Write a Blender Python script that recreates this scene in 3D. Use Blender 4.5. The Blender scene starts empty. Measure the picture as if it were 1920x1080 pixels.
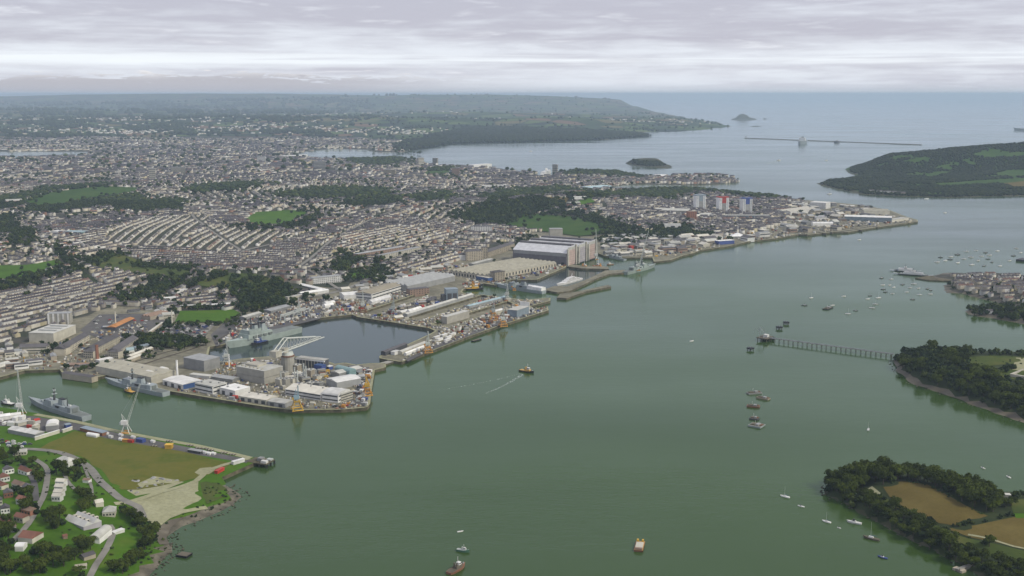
import bpy, bmesh, math, random
import numpy as np
from mathutils import Vector, Matrix
from mathutils.geometry import delaunay_2d_cdt

random.seed(7); rng = np.random.default_rng(7)
scene = bpy.context.scene
COL = scene.collection

# ---------------------------------------------------------------- camera
CAM_H, FPX, HOR = 420.0, 2130.0, 176.0          # camera height (m), focal length (photo px), horizon row
PITCH = math.atan((540.0 - HOR) / FPX)
cam_data = bpy.data.cameras.new('camera')
cam_data.sensor_width = 36.0
cam_data.lens = 36.0 * FPX / 1920.0
cam_data.clip_start = 1.0
cam_data.clip_end = 400000.0
cam = bpy.data.objects.new('camera', cam_data)
cam.location = (0, 0, CAM_H)
cam.rotation_euler = (math.pi / 2 - PITCH, 0, 0)
COL.objects.link(cam)
scene.camera = cam

# ---------------------------------------------------------------- sun, sky, exposure
SUN_EL, SUN_AZ = math.radians(42), math.radians(112)   # azimuth from +Y towards +X
sun_data = bpy.data.lights.new('sun', 'SUN')
sun_data.energy = 1.5
sun_data.angle = math.radians(12)
sun_data.color = (1.0, 0.93, 0.76)
sun = bpy.data.objects.new('sun', sun_data)
sd = Vector((math.sin(SUN_AZ) * math.cos(SUN_EL), math.cos(SUN_AZ) * math.cos(SUN_EL), math.sin(SUN_EL)))
sun.rotation_euler = (-sd).to_track_quat('-Z', 'Y').to_euler()
sun.location = (0, 0, 3000)
COL.objects.link(sun)

world = bpy.data.worlds.new('World')
scene.world = world
world.use_nodes = True
wt = world.node_tree
wt.nodes.clear()
def wn(t, **k):
    n = wt.nodes.new(t)
    for a, b in k.items():
        setattr(n, a, b)
    return n
def wl(a, b): wt.links.new(a, b)
def wmath(op, a, b=None, c=None, clamp=False):
    n = wn('ShaderNodeMath', operation=op, use_clamp=clamp)
    for i, v in enumerate((a, b, c)):
        if v is None: continue
        if isinstance(v, (int, float)): n.inputs[i].default_value = v
        else: wl(v, n.inputs[i])
    return n.outputs[0]
def wmix(f, a, b):
    n = wn('ShaderNodeMix', data_type='RGBA')
    for i, v in ((0, f), (6, a), (7, b)):
        if isinstance(v, tuple): n.inputs[i].default_value = (*v, 1)
        elif isinstance(v, (int, float)): n.inputs[i].default_value = v
        else: wl(v, n.inputs[i])
    return n.outputs[2]
def wsmooth(v, a, b):
    n = wn('ShaderNodeMapRange', interpolation_type='SMOOTHSTEP')
    wl(v, n.inputs[0]); n.inputs[1].default_value = a; n.inputs[2].default_value = b
    return n.outputs[0]
def wnoise(vec, scale, detail, rough=0.55, dist=0.0):
    n = wn('ShaderNodeTexNoise')
    wl(vec, n.inputs['Vector']); n.inputs['Scale'].default_value = scale
    n.inputs['Detail'].default_value = detail; n.inputs['Roughness'].default_value = rough
    n.inputs['Distortion'].default_value = dist
    return n.outputs[0]
wtc = wn('ShaderNodeTexCoord')
sep = wn('ShaderNodeSeparateXYZ'); wl(wtc.outputs['Generated'], sep.inputs[0])
zz = wmath('MAXIMUM', sep.outputs[2], 0.0)
# stretched stratocumulus: the deck is seen edge on near the horizon
def wvec(sx, sy, sz, off=0.0):
    c = wn('ShaderNodeCombineXYZ')
    wl(wmath('MULTIPLY', sep.outputs[0], sx), c.inputs[0])
    wl(wmath('MULTIPLY', sep.outputs[1], sy), c.inputs[1])
    wl(wmath('MULTIPLY_ADD', wmath('POWER', zz, 0.8), sz, off), c.inputs[2])
    return c.outputs[0]
n_big = wnoise(wvec(4, 4, 24), 1.0, 6, 0.52, 0.25)
n_mid = wnoise(wvec(13, 13, 74, 7.3), 1.0, 8, 0.58, 0.3)
n_str = wnoise(wvec(2.6, 2.6, 80, 2.1), 1.0, 5, 0.55, 0.15)
deck = wmath('ADD', wmath('MULTIPLY', n_big, 0.40), wmath('ADD', wmath('MULTIPLY', n_mid, 0.38), wmath('MULTIPLY', n_str, 0.24)))
lift = wmath('MULTIPLY', wsmooth(zz, 0.030, 0.078), 0.135)      # the thicker deck overhead
cov = wmath('ADD', deck, lift)
cloud = wmix(wsmooth(cov, 0.40, 0.66), (0.51, 0.535, 0.585), (0.33, 0.328, 0.385))
cloud = wmix(wmath('MULTIPLY', wsmooth(n_mid, 0.55, 0.80), 0.7), cloud, (0.61, 0.63, 0.67))
# a lighter gap of thin cloud above the haze layer, and the low bank of cumulus over the land
gap = wmath('MULTIPLY', wsmooth(zz, 0.020, 0.027), wsmooth(zz, 0.040, 0.029))
cloud = wmix(wmath('MULTIPLY', gap, wmath('MULTIPLY', wsmooth(n_str, 0.42, 0.60), 0.8)), cloud, (0.62, 0.655, 0.69))
haze_low = wsmooth(zz, 0.011, 0.0)
cloud = wmix(wmath('MULTIPLY', haze_low, 0.80), cloud, (0.385, 0.41, 0.455))
n_cu = wnoise(wvec(42, 42, 190, 1.7), 1.0, 9, 0.66, 0.5)
edge = wmath('ADD', wmath('MULTIPLY', n_cu, 0.036), wmath('MULTIPLY_ADD', wnoise(wvec(9, 9, 0, 4.0), 1.0, 3), 0.014, -0.010))
bank = wmath('MULTIPLY', wsmooth(wmath('SUBTRACT', edge, zz), -0.0002, 0.0016), wsmooth(sep.outputs[0], 0.06, -0.22))
bankcol = wmix(wmath('MULTIPLY', wsmooth(n_cu, 0.46, 0.66), wsmooth(wmath('SUBTRACT', edge, zz), 0.007, 0.0)), (0.315, 0.31, 0.345), (0.60, 0.59, 0.60))
cloud = wmix(wmath('MULTIPLY', bank, wmath('MULTIPLY', wsmooth(zz, 0.0, 0.003), 0.95)), cloud, bankcol)
sky = wn('ShaderNodeTexSky')
sky.sky_type = 'NISHITA'; sky.sun_disc = False
sky.sun_elevation = SUN_EL; sky.sun_rotation = SUN_AZ
skyc = wn('ShaderNodeVectorMath', operation='SCALE'); wl(sky.outputs[0], skyc.inputs[0]); skyc.inputs['Scale'].default_value = 0.08
final = wmix(0.92, skyc.outputs[0], cloud)
bg = wn('ShaderNodeBackground'); wl(final, bg.inputs[0]); bg.inputs[1].default_value = 0.98
wo = wn('ShaderNodeOutputWorld'); wl(bg.outputs[0], wo.inputs[0])

scene.view_settings.view_transform = 'Standard'
scene.view_settings.look = 'None'
scene.view_settings.exposure = 0.78
scene.view_settings.gamma = 1.0
scene.render.engine = 'CYCLES'
scene.cycles.use_denoising = True
scene.cycles.max_bounces = 6
scene.cycles.diffuse_bounces = 3
scene.cycles.glossy_bounces = 3
scene.cycles.volume_bounces = 2
scene.cycles.transparent_max_bounces = 4
scene.cycles.caustics_reflective = False

# ---------------------------------------------------------------- surveying: photo pixel -> point at height z
CT, ST = math.cos(PITCH), math.sin(PITCH)
def G(px, py, z=0.0):
    dx, dv = px - 960.0, 540.0 - py
    d = np.array((dx, FPX * CT + dv * ST, -FPX * ST + dv * CT))
    t = (z - CAM_H) / d[2]
    return np.array((d[0] * t, d[1] * t, z))
def G2(px, py, z=0.0): return G(px, py, z)[:2]

# ---------------------------------------------------------------- materials
MATS = {}
def nt_mat(name):
    m = bpy.data.materials.new(name); m.use_nodes = True
    nt = m.node_tree; b = nt.nodes['Principled BSDF']
    return m, nt, b
def mat(name, col, rough=0.75, var=0.22, scale=0.25, metal=0.0, spec=0.3):
    """plain surface with mottled, weathered variation in object space"""
    if name in MATS: return MATS[name]
    m, nt, b = nt_mat(name)
    tc = nt.nodes.new('ShaderNodeTexCoord')
    n1 = nt.nodes.new('ShaderNodeTexNoise'); n1.inputs['Scale'].default_value = scale; n1.inputs['Detail'].default_value = 5
    nt.links.new(tc.outputs['Object'], n1.inputs['Vector'])
    oi = nt.nodes.new('ShaderNodeObjectInfo')
    ad = nt.nodes.new('ShaderNodeMath'); ad.operation = 'MULTIPLY_ADD'; ad.inputs[1].default_value = 0.5; 
    nt.links.new(oi.outputs['Random'], ad.inputs[0]); nt.links.new(n1.outputs[0], ad.inputs[2])
    mr = nt.nodes.new('ShaderNodeMapRange'); mr.inputs[1].default_value = 0.35; mr.inputs[2].default_value = 1.15
    mr.inputs[3].default_value = 1 - var; mr.inputs[4].default_value = 1 + var
    nt.links.new(ad.outputs[0], mr.inputs[0])
    sc = nt.nodes.new('ShaderNodeVectorMath'); sc.operation = 'SCALE'; sc.inputs[0].default_value = col[:3]
    nt.links.new(mr.outputs[0], sc.inputs['Scale'])
    nt.links.new(sc.outputs[0], b.inputs['Base Color'])
    b.inputs['Roughness'].default_value = rough; b.inputs['Metallic'].default_value = metal
    b.inputs['Specular IOR Level'].default_value = spec
    MATS[name] = m
    return m
def attr_mat(name, rough=0.8, var=0.25, scale=0.02):
    """colour of each piece comes from the Col attribute"""
    if name in MATS: return MATS[name]
    m, nt, b = nt_mat(name)
    a = nt.nodes.new('ShaderNodeAttribute'); a.attribute_name = 'Col'
    tc = nt.nodes.new('ShaderNodeTexCoord')
    n1 = nt.nodes.new('ShaderNodeTexNoise'); n1.inputs['Scale'].default_value = scale; n1.inputs['Detail'].default_value = 4
    nt.links.new(tc.outputs['Object'], n1.inputs['Vector'])
    mr = nt.nodes.new('ShaderNodeMapRange'); mr.inputs[1].default_value = 0.3; mr.inputs[2].default_value = 0.7
    mr.inputs[3].default_value = 1 - var; mr.inputs[4].default_value = 1 + var
    nt.links.new(n1.outputs[0], mr.inputs[0])
    sc = nt.nodes.new('ShaderNodeVectorMath'); sc.operation = 'SCALE'
    nt.links.new(a.outputs['Color'], sc.inputs[0]); nt.links.new(mr.outputs[0], sc.inputs['Scale'])
    nt.links.new(sc.outputs[0], b.inputs['Base Color'])
    b.inputs['Roughness'].default_value = rough; b.inputs['Specular IOR Level'].default_value = 0.2
    MATS[name] = m
    return m
def ground_mat(name, stops, scale, detail=8, rough=0.95, scale2=None, stops2=None, mixs=0.5, bump=0.0):
    """procedural ground: one or two coloured noises multiplied over each other"""
    if name in MATS: return MATS[name]
    m, nt, b = nt_mat(name)
    tc = nt.nodes.new('ShaderNodeTexCoord')
    def ramp(sc, st, det):
        n = nt.nodes.new('ShaderNodeTexNoise'); n.inputs['Scale'].default_value = sc; n.inputs['Detail'].default_value = det
        n.inputs['Roughness'].default_value = 0.6
        nt.links.new(tc.outputs['Object'], n.inputs['Vector'])
        r = nt.nodes.new('ShaderNodeValToRGB'); nt.links.new(n.outputs[0], r.inputs[0])
        els = r.color_ramp.elements
        while len(els) < len(st): els.new(0.5)
        for e, (p, c) in zip(els, st): e.position = p; e.color = (*c, 1)
        return r.outputs[0], n.outputs[0]
    c, raw = ramp(scale, stops, detail)
    if scale2:
        c2, _ = ramp(scale2, stops2, 4)
        mx = nt.nodes.new('ShaderNodeMix'); mx.data_type = 'RGBA'; mx.inputs[0].default_value = mixs
        nt.links.new(c, mx.inputs[6]); nt.links.new(c2, mx.inputs[7]); c = mx.outputs[2]
    nt.links.new(c, b.inputs['Base Color'])
    if bump:
        bp = nt.nodes.new('ShaderNodeBump'); bp.inputs['Distance'].default_value = bump
        nt.links.new(raw, bp.inputs['Height']); nt.links.new(bp.outputs[0], b.inputs['Normal'])
    b.inputs['Roughness'].default_value = rough; b.inputs['Specular IOR Level'].default_value = 0.15
    MATS[name] = m
    return m

def fields_mat():
    m, nt, b = nt_mat('far_fields')
    tc = nt.nodes.new('ShaderNodeTexCoord')
    wp = nt.nodes.new('ShaderNodeTexNoise'); wp.inputs['Scale'].default_value = 0.0016; wp.inputs['Detail'].default_value = 3
    nt.links.new(tc.outputs['Object'], wp.inputs['Vector'])
    ml = nt.nodes.new('ShaderNodeVectorMath'); ml.operation = 'SCALE'; ml.inputs['Scale'].default_value = 320.0
    nt.links.new(wp.outputs['Color'], ml.inputs[0])
    ad = nt.nodes.new('ShaderNodeVectorMath'); ad.operation = 'ADD'
    nt.links.new(tc.outputs['Object'], ad.inputs[0]); nt.links.new(ml.outputs[0], ad.inputs[1])
    v = nt.nodes.new('ShaderNodeTexVoronoi'); v.inputs['Scale'].default_value = 0.0034; v.voronoi_dimensions = '2D'
    nt.links.new(ad.outputs[0], v.inputs['Vector'])
    sp = nt.nodes.new('ShaderNodeSeparateColor'); nt.links.new(v.outputs['Color'], sp.inputs[0])
    r = nt.nodes.new('ShaderNodeValToRGB'); r.color_ramp.interpolation = 'CONSTANT'
    st = [(0.0, (0.045, 0.08, 0.018)), (0.2, (0.022, 0.04, 0.012)), (0.38, (0.085, 0.125, 0.03)), (0.52, (0.14, 0.12, 0.05)), (0.64, (0.03, 0.055, 0.015)), (0.78, (0.16, 0.10, 0.06)), (0.87, (0.012, 0.022, 0.012))]
    els = r.color_ramp.elements
    while len(els) < len(st): els.new(0.5)
    for e, (p, c) in zip(els, st): e.position = p; e.color = (*c, 1)
    nt.links.new(sp.outputs[0], r.inputs[0])
    ve = nt.nodes.new('ShaderNodeTexVoronoi'); ve.inputs['Scale'].default_value = 0.0034; ve.voronoi_dimensions = '2D'; ve.feature = 'DISTANCE_TO_EDGE'
    nt.links.new(ad.outputs[0], ve.inputs['Vector'])
    me = nt.nodes.new('ShaderNodeMapRange'); me.inputs[1].default_value = 0.03; me.inputs[2].default_value = 0.07
    nt.links.new(ve.outputs['Distance'], me.inputs[0])
    mx = nt.nodes.new('ShaderNodeMix'); mx.data_type = 'RGBA'; mx.inputs[6].default_value = (0.022, 0.035, 0.018, 1)
    nt.links.new(me.outputs[0], mx.inputs[0]); nt.links.new(r.outputs[0], mx.inputs[7])
    nt.links.new(mx.outputs[2], b.inputs['Base Color'])
    b.inputs['Roughness'].default_value = 0.95; b.inputs['Specular IOR Level'].default_value = 0.1
    MATS['far_fields'] = m
    return m

C3 = lambda *a: tuple(a)
ground_mat('dock_ground', [(0.3, (0.085, 0.08, 0.055)), (0.5, (0.185, 0.175, 0.125)), (0.7, (0.33, 0.31, 0.225))], 0.02, 9, 0.9, 0.12, [(0.35, (0.11, 0.105, 0.08)), (0.65, (0.27, 0.255, 0.19))])
ground_mat('town_ground', [(0.3, (0.02, 0.035, 0.012)), (0.46, (0.05, 0.055, 0.04)), (0.58, (0.085, 0.08, 0.07)), (0.75, (0.03, 0.05, 0.016))], 0.012, 9, 0.95)
ground_mat('wood_floor', [(0.35, (0.018, 0.03, 0.012)), (0.65, (0.045, 0.06, 0.022))], 0.03)
ground_mat('rough_grass', [(0.3, (0.035, 0.06, 0.012)), (0.5, (0.065, 0.09, 0.018)), (0.7, (0.11, 0.11, 0.03))], 0.02, 9)
ground_mat('lawn', [(0.28, (0.026, 0.068, 0.004)), (0.42, (0.050, 0.122, 0.005)), (0.56, (0.064, 0.155, 0.006)), (0.68, (0.10, 0.145, 0.016)), (0.8, (0.14, 0.13, 0.04))], 0.018, 10, 0.95, 0.15, [(0.3, (0.034, 0.088, 0.004)), (0.7, (0.08, 0.15, 0.012))], 0.4)
ground_mat('park_grass', [(0.3, (0.025, 0.065, 0.008)), (0.55, (0.04, 0.088, 0.01)), (0.75, (0.065, 0.1, 0.02))], 0.012, 9)
ground_mat('dry_field', [(0.28, (0.060, 0.098, 0.006)), (0.40, (0.105, 0.122, 0.014)), (0.52, (0.14, 0.134, 0.024)), (0.60, (0.078, 0.112, 0.010)), (0.72, (0.20, 0.182, 0.055))], 0.009, 10, 0.95, 0.15, [(0.3, (0.08, 0.095, 0.012)), (0.7, (0.125, 0.122, 0.02))], 0.4)
ground_mat('ploughed', [(0.3, (0.088, 0.070, 0.016)), (0.5, (0.118, 0.095, 0.024)), (0.7, (0.175, 0.145, 0.045))], 0.02, 9, 0.95, 0.3, [(0.3, (0.095, 0.07, 0.018)), (0.7, (0.145, 0.106, 0.033))], 0.4)
ground_mat('asphalt', [(0.3, (0.085, 0.083, 0.085)), (0.7, (0.14, 0.135, 0.13))], 0.05, 8, 0.9)
ground_mat('road', [(0.3, (0.17, 0.165, 0.15)), (0.7, (0.27, 0.26, 0.23))], 0.08, 8, 0.9)
ground_mat('gravel', [(0.3, (0.25, 0.25, 0.145)), (0.5, (0.32, 0.32, 0.195)), (0.7, (0.38, 0.38, 0.25))], 0.03, 9, 0.95, 0.25, [(0.35, (0.2, 0.2, 0.12)), (0.65, (0.36, 0.36, 0.225))], 0.45)
ground_mat('mud', [(0.3, (0.085, 0.075, 0.055)), (0.55, (0.13, 0.115, 0.085)), (0.75, (0.2, 0.18, 0.14))], 0.06, 9, 0.6)
ground_mat('foreshore', [(0.3, (0.05, 0.048, 0.035)), (0.55, (0.15, 0.135, 0.10)), (0.75, (0.24, 0.22, 0.17))], 0.08, 9, 0.8)
ground_mat('quay_stone', [(0.3, (0.05, 0.047, 0.03)), (0.5, (0.11, 0.10, 0.065)), (0.72, (0.2, 0.175, 0.115))], 0.12, 9, 0.9)
ground_mat('rock', [(0.3, (0.03, 0.035, 0.022)), (0.5, (0.06, 0.065, 0.035)), (0.75, (0.10, 0.085, 0.06))], 0.02, 9, 0.95)
ground_mat('rust_ballast', [(0.3, (0.06, 0.05, 0.04)), (0.7, (0.12, 0.10, 0.08))], 0.2)
fields_mat()

def water_shader(nt, colour, rgb, rough, normal, tint=(0.83, 1.0, 0.85), sheen=None):
    """silty water: a dim green body under a fresnel reflection of the sky"""
    nt.nodes.remove(nt.nodes['Principled BSDF'])
    df = nt.nodes.new('ShaderNodeBsdfDiffuse'); gl = nt.nodes.new('ShaderNodeBsdfGlossy'); fr = nt.nodes.new('ShaderNodeFresnel'); mx = nt.nodes.new('ShaderNodeMixShader')
    fr.inputs['IOR'].default_value = 1.33; gl.inputs['Color'].default_value = (*tint, 1)
    if colour is not None: nt.links.new(colour, df.inputs['Color'])
    else: df.inputs['Color'].default_value = (*rgb, 1)
    if isinstance(rough, float): gl.inputs['Roughness'].default_value = rough
    else: nt.links.new(rough, gl.inputs['Roughness'])
    nt.links.new(normal, gl.inputs['Normal']); nt.links.new(normal, fr.inputs['Normal'])
    mr = nt.nodes.new('ShaderNodeMapRange'); mr.inputs[1].default_value = 0.12; mr.inputs[2].default_value = 0.50
    tm = nt.nodes.new('ShaderNodeMix'); tm.data_type = 'RGBA'; tm.inputs[6].default_value = (*tint, 1); tm.inputs[7].default_value = (0.92, 0.97, 1.0, 1)
    nt.links.new(fr.outputs[0], mr.inputs[0]); nt.links.new(mr.outputs[0], tm.inputs[0]); nt.links.new(tm.outputs[2], gl.inputs['Color'])
    fac = fr.outputs[0]
    if sheen is not None:      # ruffled and slick patches reflect a little differently
        ml = nt.nodes.new('ShaderNodeMath'); ml.operation = 'MULTIPLY'; nt.links.new(fac, ml.inputs[0]); nt.links.new(sheen, ml.inputs[1]); fac = ml.outputs[0]
    nt.links.new(fac, mx.inputs[0]); nt.links.new(df.outputs[0], mx.inputs[1]); nt.links.new(gl.outputs[0], mx.inputs[2])
    nt.links.new(mx.outputs[0], nt.nodes['Material Output'].inputs['Surface'])
def water_mat():
    m, nt, b = nt_mat('sea_water')
    tc = nt.nodes.new('ShaderNodeTexCoord')
    def noise(sc, det, sx=1.0, sy=1.0, rot=0.0, rough=0.5):
        mp = nt.nodes.new('ShaderNodeMapping'); mp.inputs['Scale'].default_value = (sx, sy, 1); mp.inputs['Rotation'].default_value = (0, 0, rot)
        nt.links.new(tc.outputs['Object'], mp.inputs[0])
        n = nt.nodes.new('ShaderNodeTexNoise'); n.inputs['Scale'].default_value = sc; n.inputs['Detail'].default_value = det; n.inputs['Roughness'].default_value = rough
        nt.links.new(mp.outputs[0], n.inputs['Vector'])
        return n.outputs[0]
    big = noise(0.0016, 6, 0.35, 1.0, math.radians(12))
    wind = noise(0.004, 6, 0.22, 1.0, math.radians(-8), 0.6)
    r = nt.nodes.new('ShaderNodeValToRGB'); nt.links.new(big, r.inputs[0])
    e = r.color_ramp.elements
    e[0].position = 0.3; e[0].color = (0.027, 0.056, 0.011, 1)
    e[1].position = 0.7; e[1].color = (0.046, 0.086, 0.019, 1)
    mr = nt.nodes.new('ShaderNodeMapRange'); mr.inputs[1].default_value = 0.35; mr.inputs[2].default_value = 0.68
    mr.inputs[3].default_value = 0.06; mr.inputs[4].default_value = 0.24
    nt.links.new(wind, mr.inputs[0])
    rip = noise(0.07, 5, 0.5, 1.0, math.radians(20), 0.62)
    bp = nt.nodes.new('ShaderNodeBump'); bp.inputs['Distance'].default_value = 0.7; bp.inputs['Strength'].default_value = 0.38
    nt.links.new(rip, bp.inputs['Height'])
    wv = nt.nodes.new('ShaderNodeMapRange'); wv.inputs[1].default_value = 0.34; wv.inputs[2].default_value = 0.68; wv.inputs[3].default_value = 0.80; wv.inputs[4].default_value = 1.10
    nt.links.new(noise(0.0028, 9, 0.3, 1.0, math.radians(-10), 0.66), wv.inputs[0])
    water_shader(nt, r.outputs[0], None, mr.outputs[0], bp.outputs[0], sheen=wv.outputs[0])
    MATS['sea_water'] = m
water_mat()

# ---------------------------------------------------------------- object helpers
def tag(o, label=None, cat=None, group=None, kind=None):
    if label: o['label'] = label
    if cat: o['category'] = cat
    if group: o['group'] = group
    if kind: o['kind'] = kind
    return o
def link(o, parent=None):
    COL.objects.link(o)
    if parent is not None: o.parent = parent
    return o
def empty(name, loc, rz=0.0):
    o = bpy.data.objects.new(name, None); o.location = loc; o.rotation_euler = (0, 0, rz)
    o.empty_display_size = 2.0
    return link(o)
def mesh_obj(name, verts, faces, material, parent=None, smooth=False):
    me = bpy.data.meshes.new(name)
    me.from_pydata([tuple(map(float, v)) for v in verts], [], [tuple(map(int, f)) for f in faces])
    if material is not None: me.materials.append(MATS[material] if isinstance(material, str) else material)
    if smooth:
        me.polygons.foreach_set('use_smooth', [True] * len(me.polygons))
    me.update()
    return link(bpy.data.objects.new(name, me), parent)
def np_mesh(name, V, T, material, cols=None, parent=None, smooth=False):
    """fast mesh of same-size faces from numpy arrays, with an optional colour for each face"""
    me = bpy.data.meshes.new(name)
    V = np.asarray(V, np.float32); T = np.asarray(T, np.int32)
    k = T.shape[1]
    me.vertices.add(len(V)); me.vertices.foreach_set('co', V.ravel())
    me.loops.add(T.size); me.loops.foreach_set('vertex_index', T.ravel())
    me.polygons.add(len(T)); me.polygons.foreach_set('loop_start', np.arange(0, T.size, k, dtype=np.int32))
    if smooth: me.polygons.foreach_set('use_smooth', np.ones(len(T), bool))
    if cols is not None:
        a = me.attributes.new('Col', 'FLOAT_COLOR', 'FACE')
        c4 = np.ones((len(T), 4), np.float32); c4[:, :3] = cols
        a.data.foreach_set('color', c4.ravel())
    me.materials.append(MATS[material]); me.update(calc_edges=True); me.validate()
    return link(bpy.data.objects.new(name, me), parent)

class MB:
    """collects simple shapes into one mesh"""
    def __init__(s): s.v = []; s.f = []
    def poly(s, pts, faces):
        n = len(s.v); s.v += [tuple(p) for p in pts]; s.f += [tuple(i + n for i in f) for f in faces]; return s
    def box(s, x0, x1, y0, y1, z0, z1):
        return s.poly([(x0, y0, z0), (x1, y0, z0), (x1, y1, z0), (x0, y1, z0), (x0, y0, z1), (x1, y0, z1), (x1, y1, z1), (x0, y1, z1)],
                      [(0, 3, 2, 1), (4, 5, 6, 7), (0, 1, 5, 4), (1, 2, 6, 5), (2, 3, 7, 6), (3, 0, 4, 7)])
    def frus(s, x0, x1, y0, y1, z0, z1, i0=0.0, i1=None):
        i1 = i0 if i1 is None else i1
        return s.poly([(x0, y0, z0), (x1, y0, z0), (x1, y1, z0), (x0, y1, z0), (x0 + i0, y0 + i1, z1), (x1 - i0, y0 + i1, z1), (x1 - i0, y1 - i1, z1), (x0 + i0, y1 - i1, z1)],
                      [(0, 3, 2, 1), (4, 5, 6, 7), (0, 1, 5, 4), (1, 2, 6, 5), (2, 3, 7, 6), (3, 0, 4, 7)])
    def bar(s, p, q, r, r2=None, n=4):
        p, q = Vector(p), Vector(q); d = (q - p)
        if d.length < 1e-6: return s
        d.normalize(); a = d.orthogonal().normalized(); b = d.cross(a); r2 = r if r2 is None else r2
        k = len(s.v)
        for c, rr in ((p, r), (q, r2)):
            for i in range(n):
                t = 2 * math.pi * (i + 0.5) / n
                s.v.append(tuple(c + (a * math.cos(t) + b * math.sin(t)) * rr))
        for i in range(n):
            j = (i + 1) % n; s.f.append((k + i, k + j, k + n + j, k + n + i))
        s.f.append(tuple(k + i for i in reversed(range(n)))); s.f.append(tuple(k + n + i for i in range(n)))
        return s
    def extr(s, prof, x0, x1, axis='x'):
        """profile of (across, height) points swept along an axis"""
        n = len(prof); k = len(s.v)
        for x in (x0, x1):
            for a, h in prof: s.v.append((x, a, h) if axis == 'x' else (a, x, h))
        for i in range(n):
            j = (i + 1) % n; s.f.append((k + i, k + j, k + n + j, k + n + i))
        s.f.append(tuple(k + i for i in reversed(range(n)))); s.f.append(tuple(k + n + i for i in range(n)))
        return s
    def dome(s, cx, cy, z, r, h, n=10, m=4):
        k = len(s.v)
        for i in range(m):
            t = math.pi / 2 * i / m
            for j in range(n):
                a = 2 * math.pi * j / n
                s.v.append((cx + r * math.cos(t) * math.cos(a), cy + r * math.cos(t) * math.sin(a), z + h * math.sin(t)))
        s.v.append((cx, cy, z + h))
        for i in range(m - 1):
            for j in range(n):
                q = (j + 1) % n; s.f.append((k + i * n + j, k + i * n + q, k + (i + 1) * n + q, k + (i + 1) * n + j))
        for j in range(n): s.f.append((k + (m - 1) * n + j, k + (m - 1) * n + (j + 1) % n, k + m * n))
        return s
    def lattice(s, p, q, w0, w1, nseg, r):
        """square lattice boom from p to q"""
        p, q = Vector(p), Vector(q); d = (q - p).normalized()
        a = d.cross(Vector((0, 0, 1)));
        if a.length < 0.05: a = Vector((1, 0, 0))
        a.normalize(); b = d.cross(a)
        def c(i, sx, sy):
            t = i / nseg; w = (w0 * (1 - t) + w1 * t) / 2
            return p.lerp(q, t) + a * (sx * w) + b * (sy * w)
        cs = [(-1, -1), (1, -1), (1, 1), (-1, 1)]
        for cc in cs: s.bar(c(0, *cc), c(nseg, *cc), r)
        for i in range(nseg):
            for k in range(4):
                A, B = cs[k], cs[(k + 1) % 4]
                if (i + k) % 2: A, B = B, A
                s.bar(c(i, *A), c(i + 1, *B), r * 0.6, n=3)
        return s
    def build(s, name, material, parent=None, smooth=False):
        return mesh_obj(name, s.v, s.f, material, parent, smooth)

# ---------------------------------------------------------------- land
def in_poly(P, xy):
    """P (n,2) polygon; xy (m,2) points -> bool"""
    x, y = xy[:, 0], xy[:, 1]
    r = np.zeros(len(xy), bool)
    a = P; b = np.roll(P, -1, 0)
    for (x0, y0), (x1, y1) in zip(a, b):
        c = (y0 > y) != (y1 > y)
        if y0 == y1: continue
        r ^= c & (x < (x1 - x0) * (y - y0) / (y1 - y0) + x0)
    return r
def seg_dist(segs, xy):
    if len(xy) * len(segs) < 60000:
        S = np.array(segs); a, ab = S[:, 0], S[:, 1] - S[:, 0]
        t = np.clip(((xy[:, None] - a) * ab).sum(2) / np.maximum((ab * ab).sum(1), 1e-9), 0, 1)
        q = xy[:, None] - (a + t[..., None] * ab)
        return np.sqrt((q * q).sum(2).min(1))
    d = np.full(len(xy), 1e9)
    for (a, b) in segs:
        ab = b - a; L = max(ab @ ab, 1e-9)
        t = np.clip(((xy - a) @ ab) / L, 0, 1)
        q = xy - (a + t[:, None] * ab)
        d = np.minimum(d, np.sqrt((q * q).sum(1)))
    return d
def smooth(x): x = np.clip(x, 0, 1); return x * x * (3 - 2 * x)
def vnoise(xy, s, seed=0):
    """cheap smooth noise from sines"""
    x, y = xy[:, 0] / s, xy[:, 1] / s
    return (np.sin(x * 1.3 + seed) * np.cos(y * 1.7 + seed * 2.1) + np.sin(x * 2.9 + y * 1.1 + seed * 0.7) * 0.5 + np.cos(y * 3.7 - x * 2.3 + seed * 1.9) * 0.33) / 1.83

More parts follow.
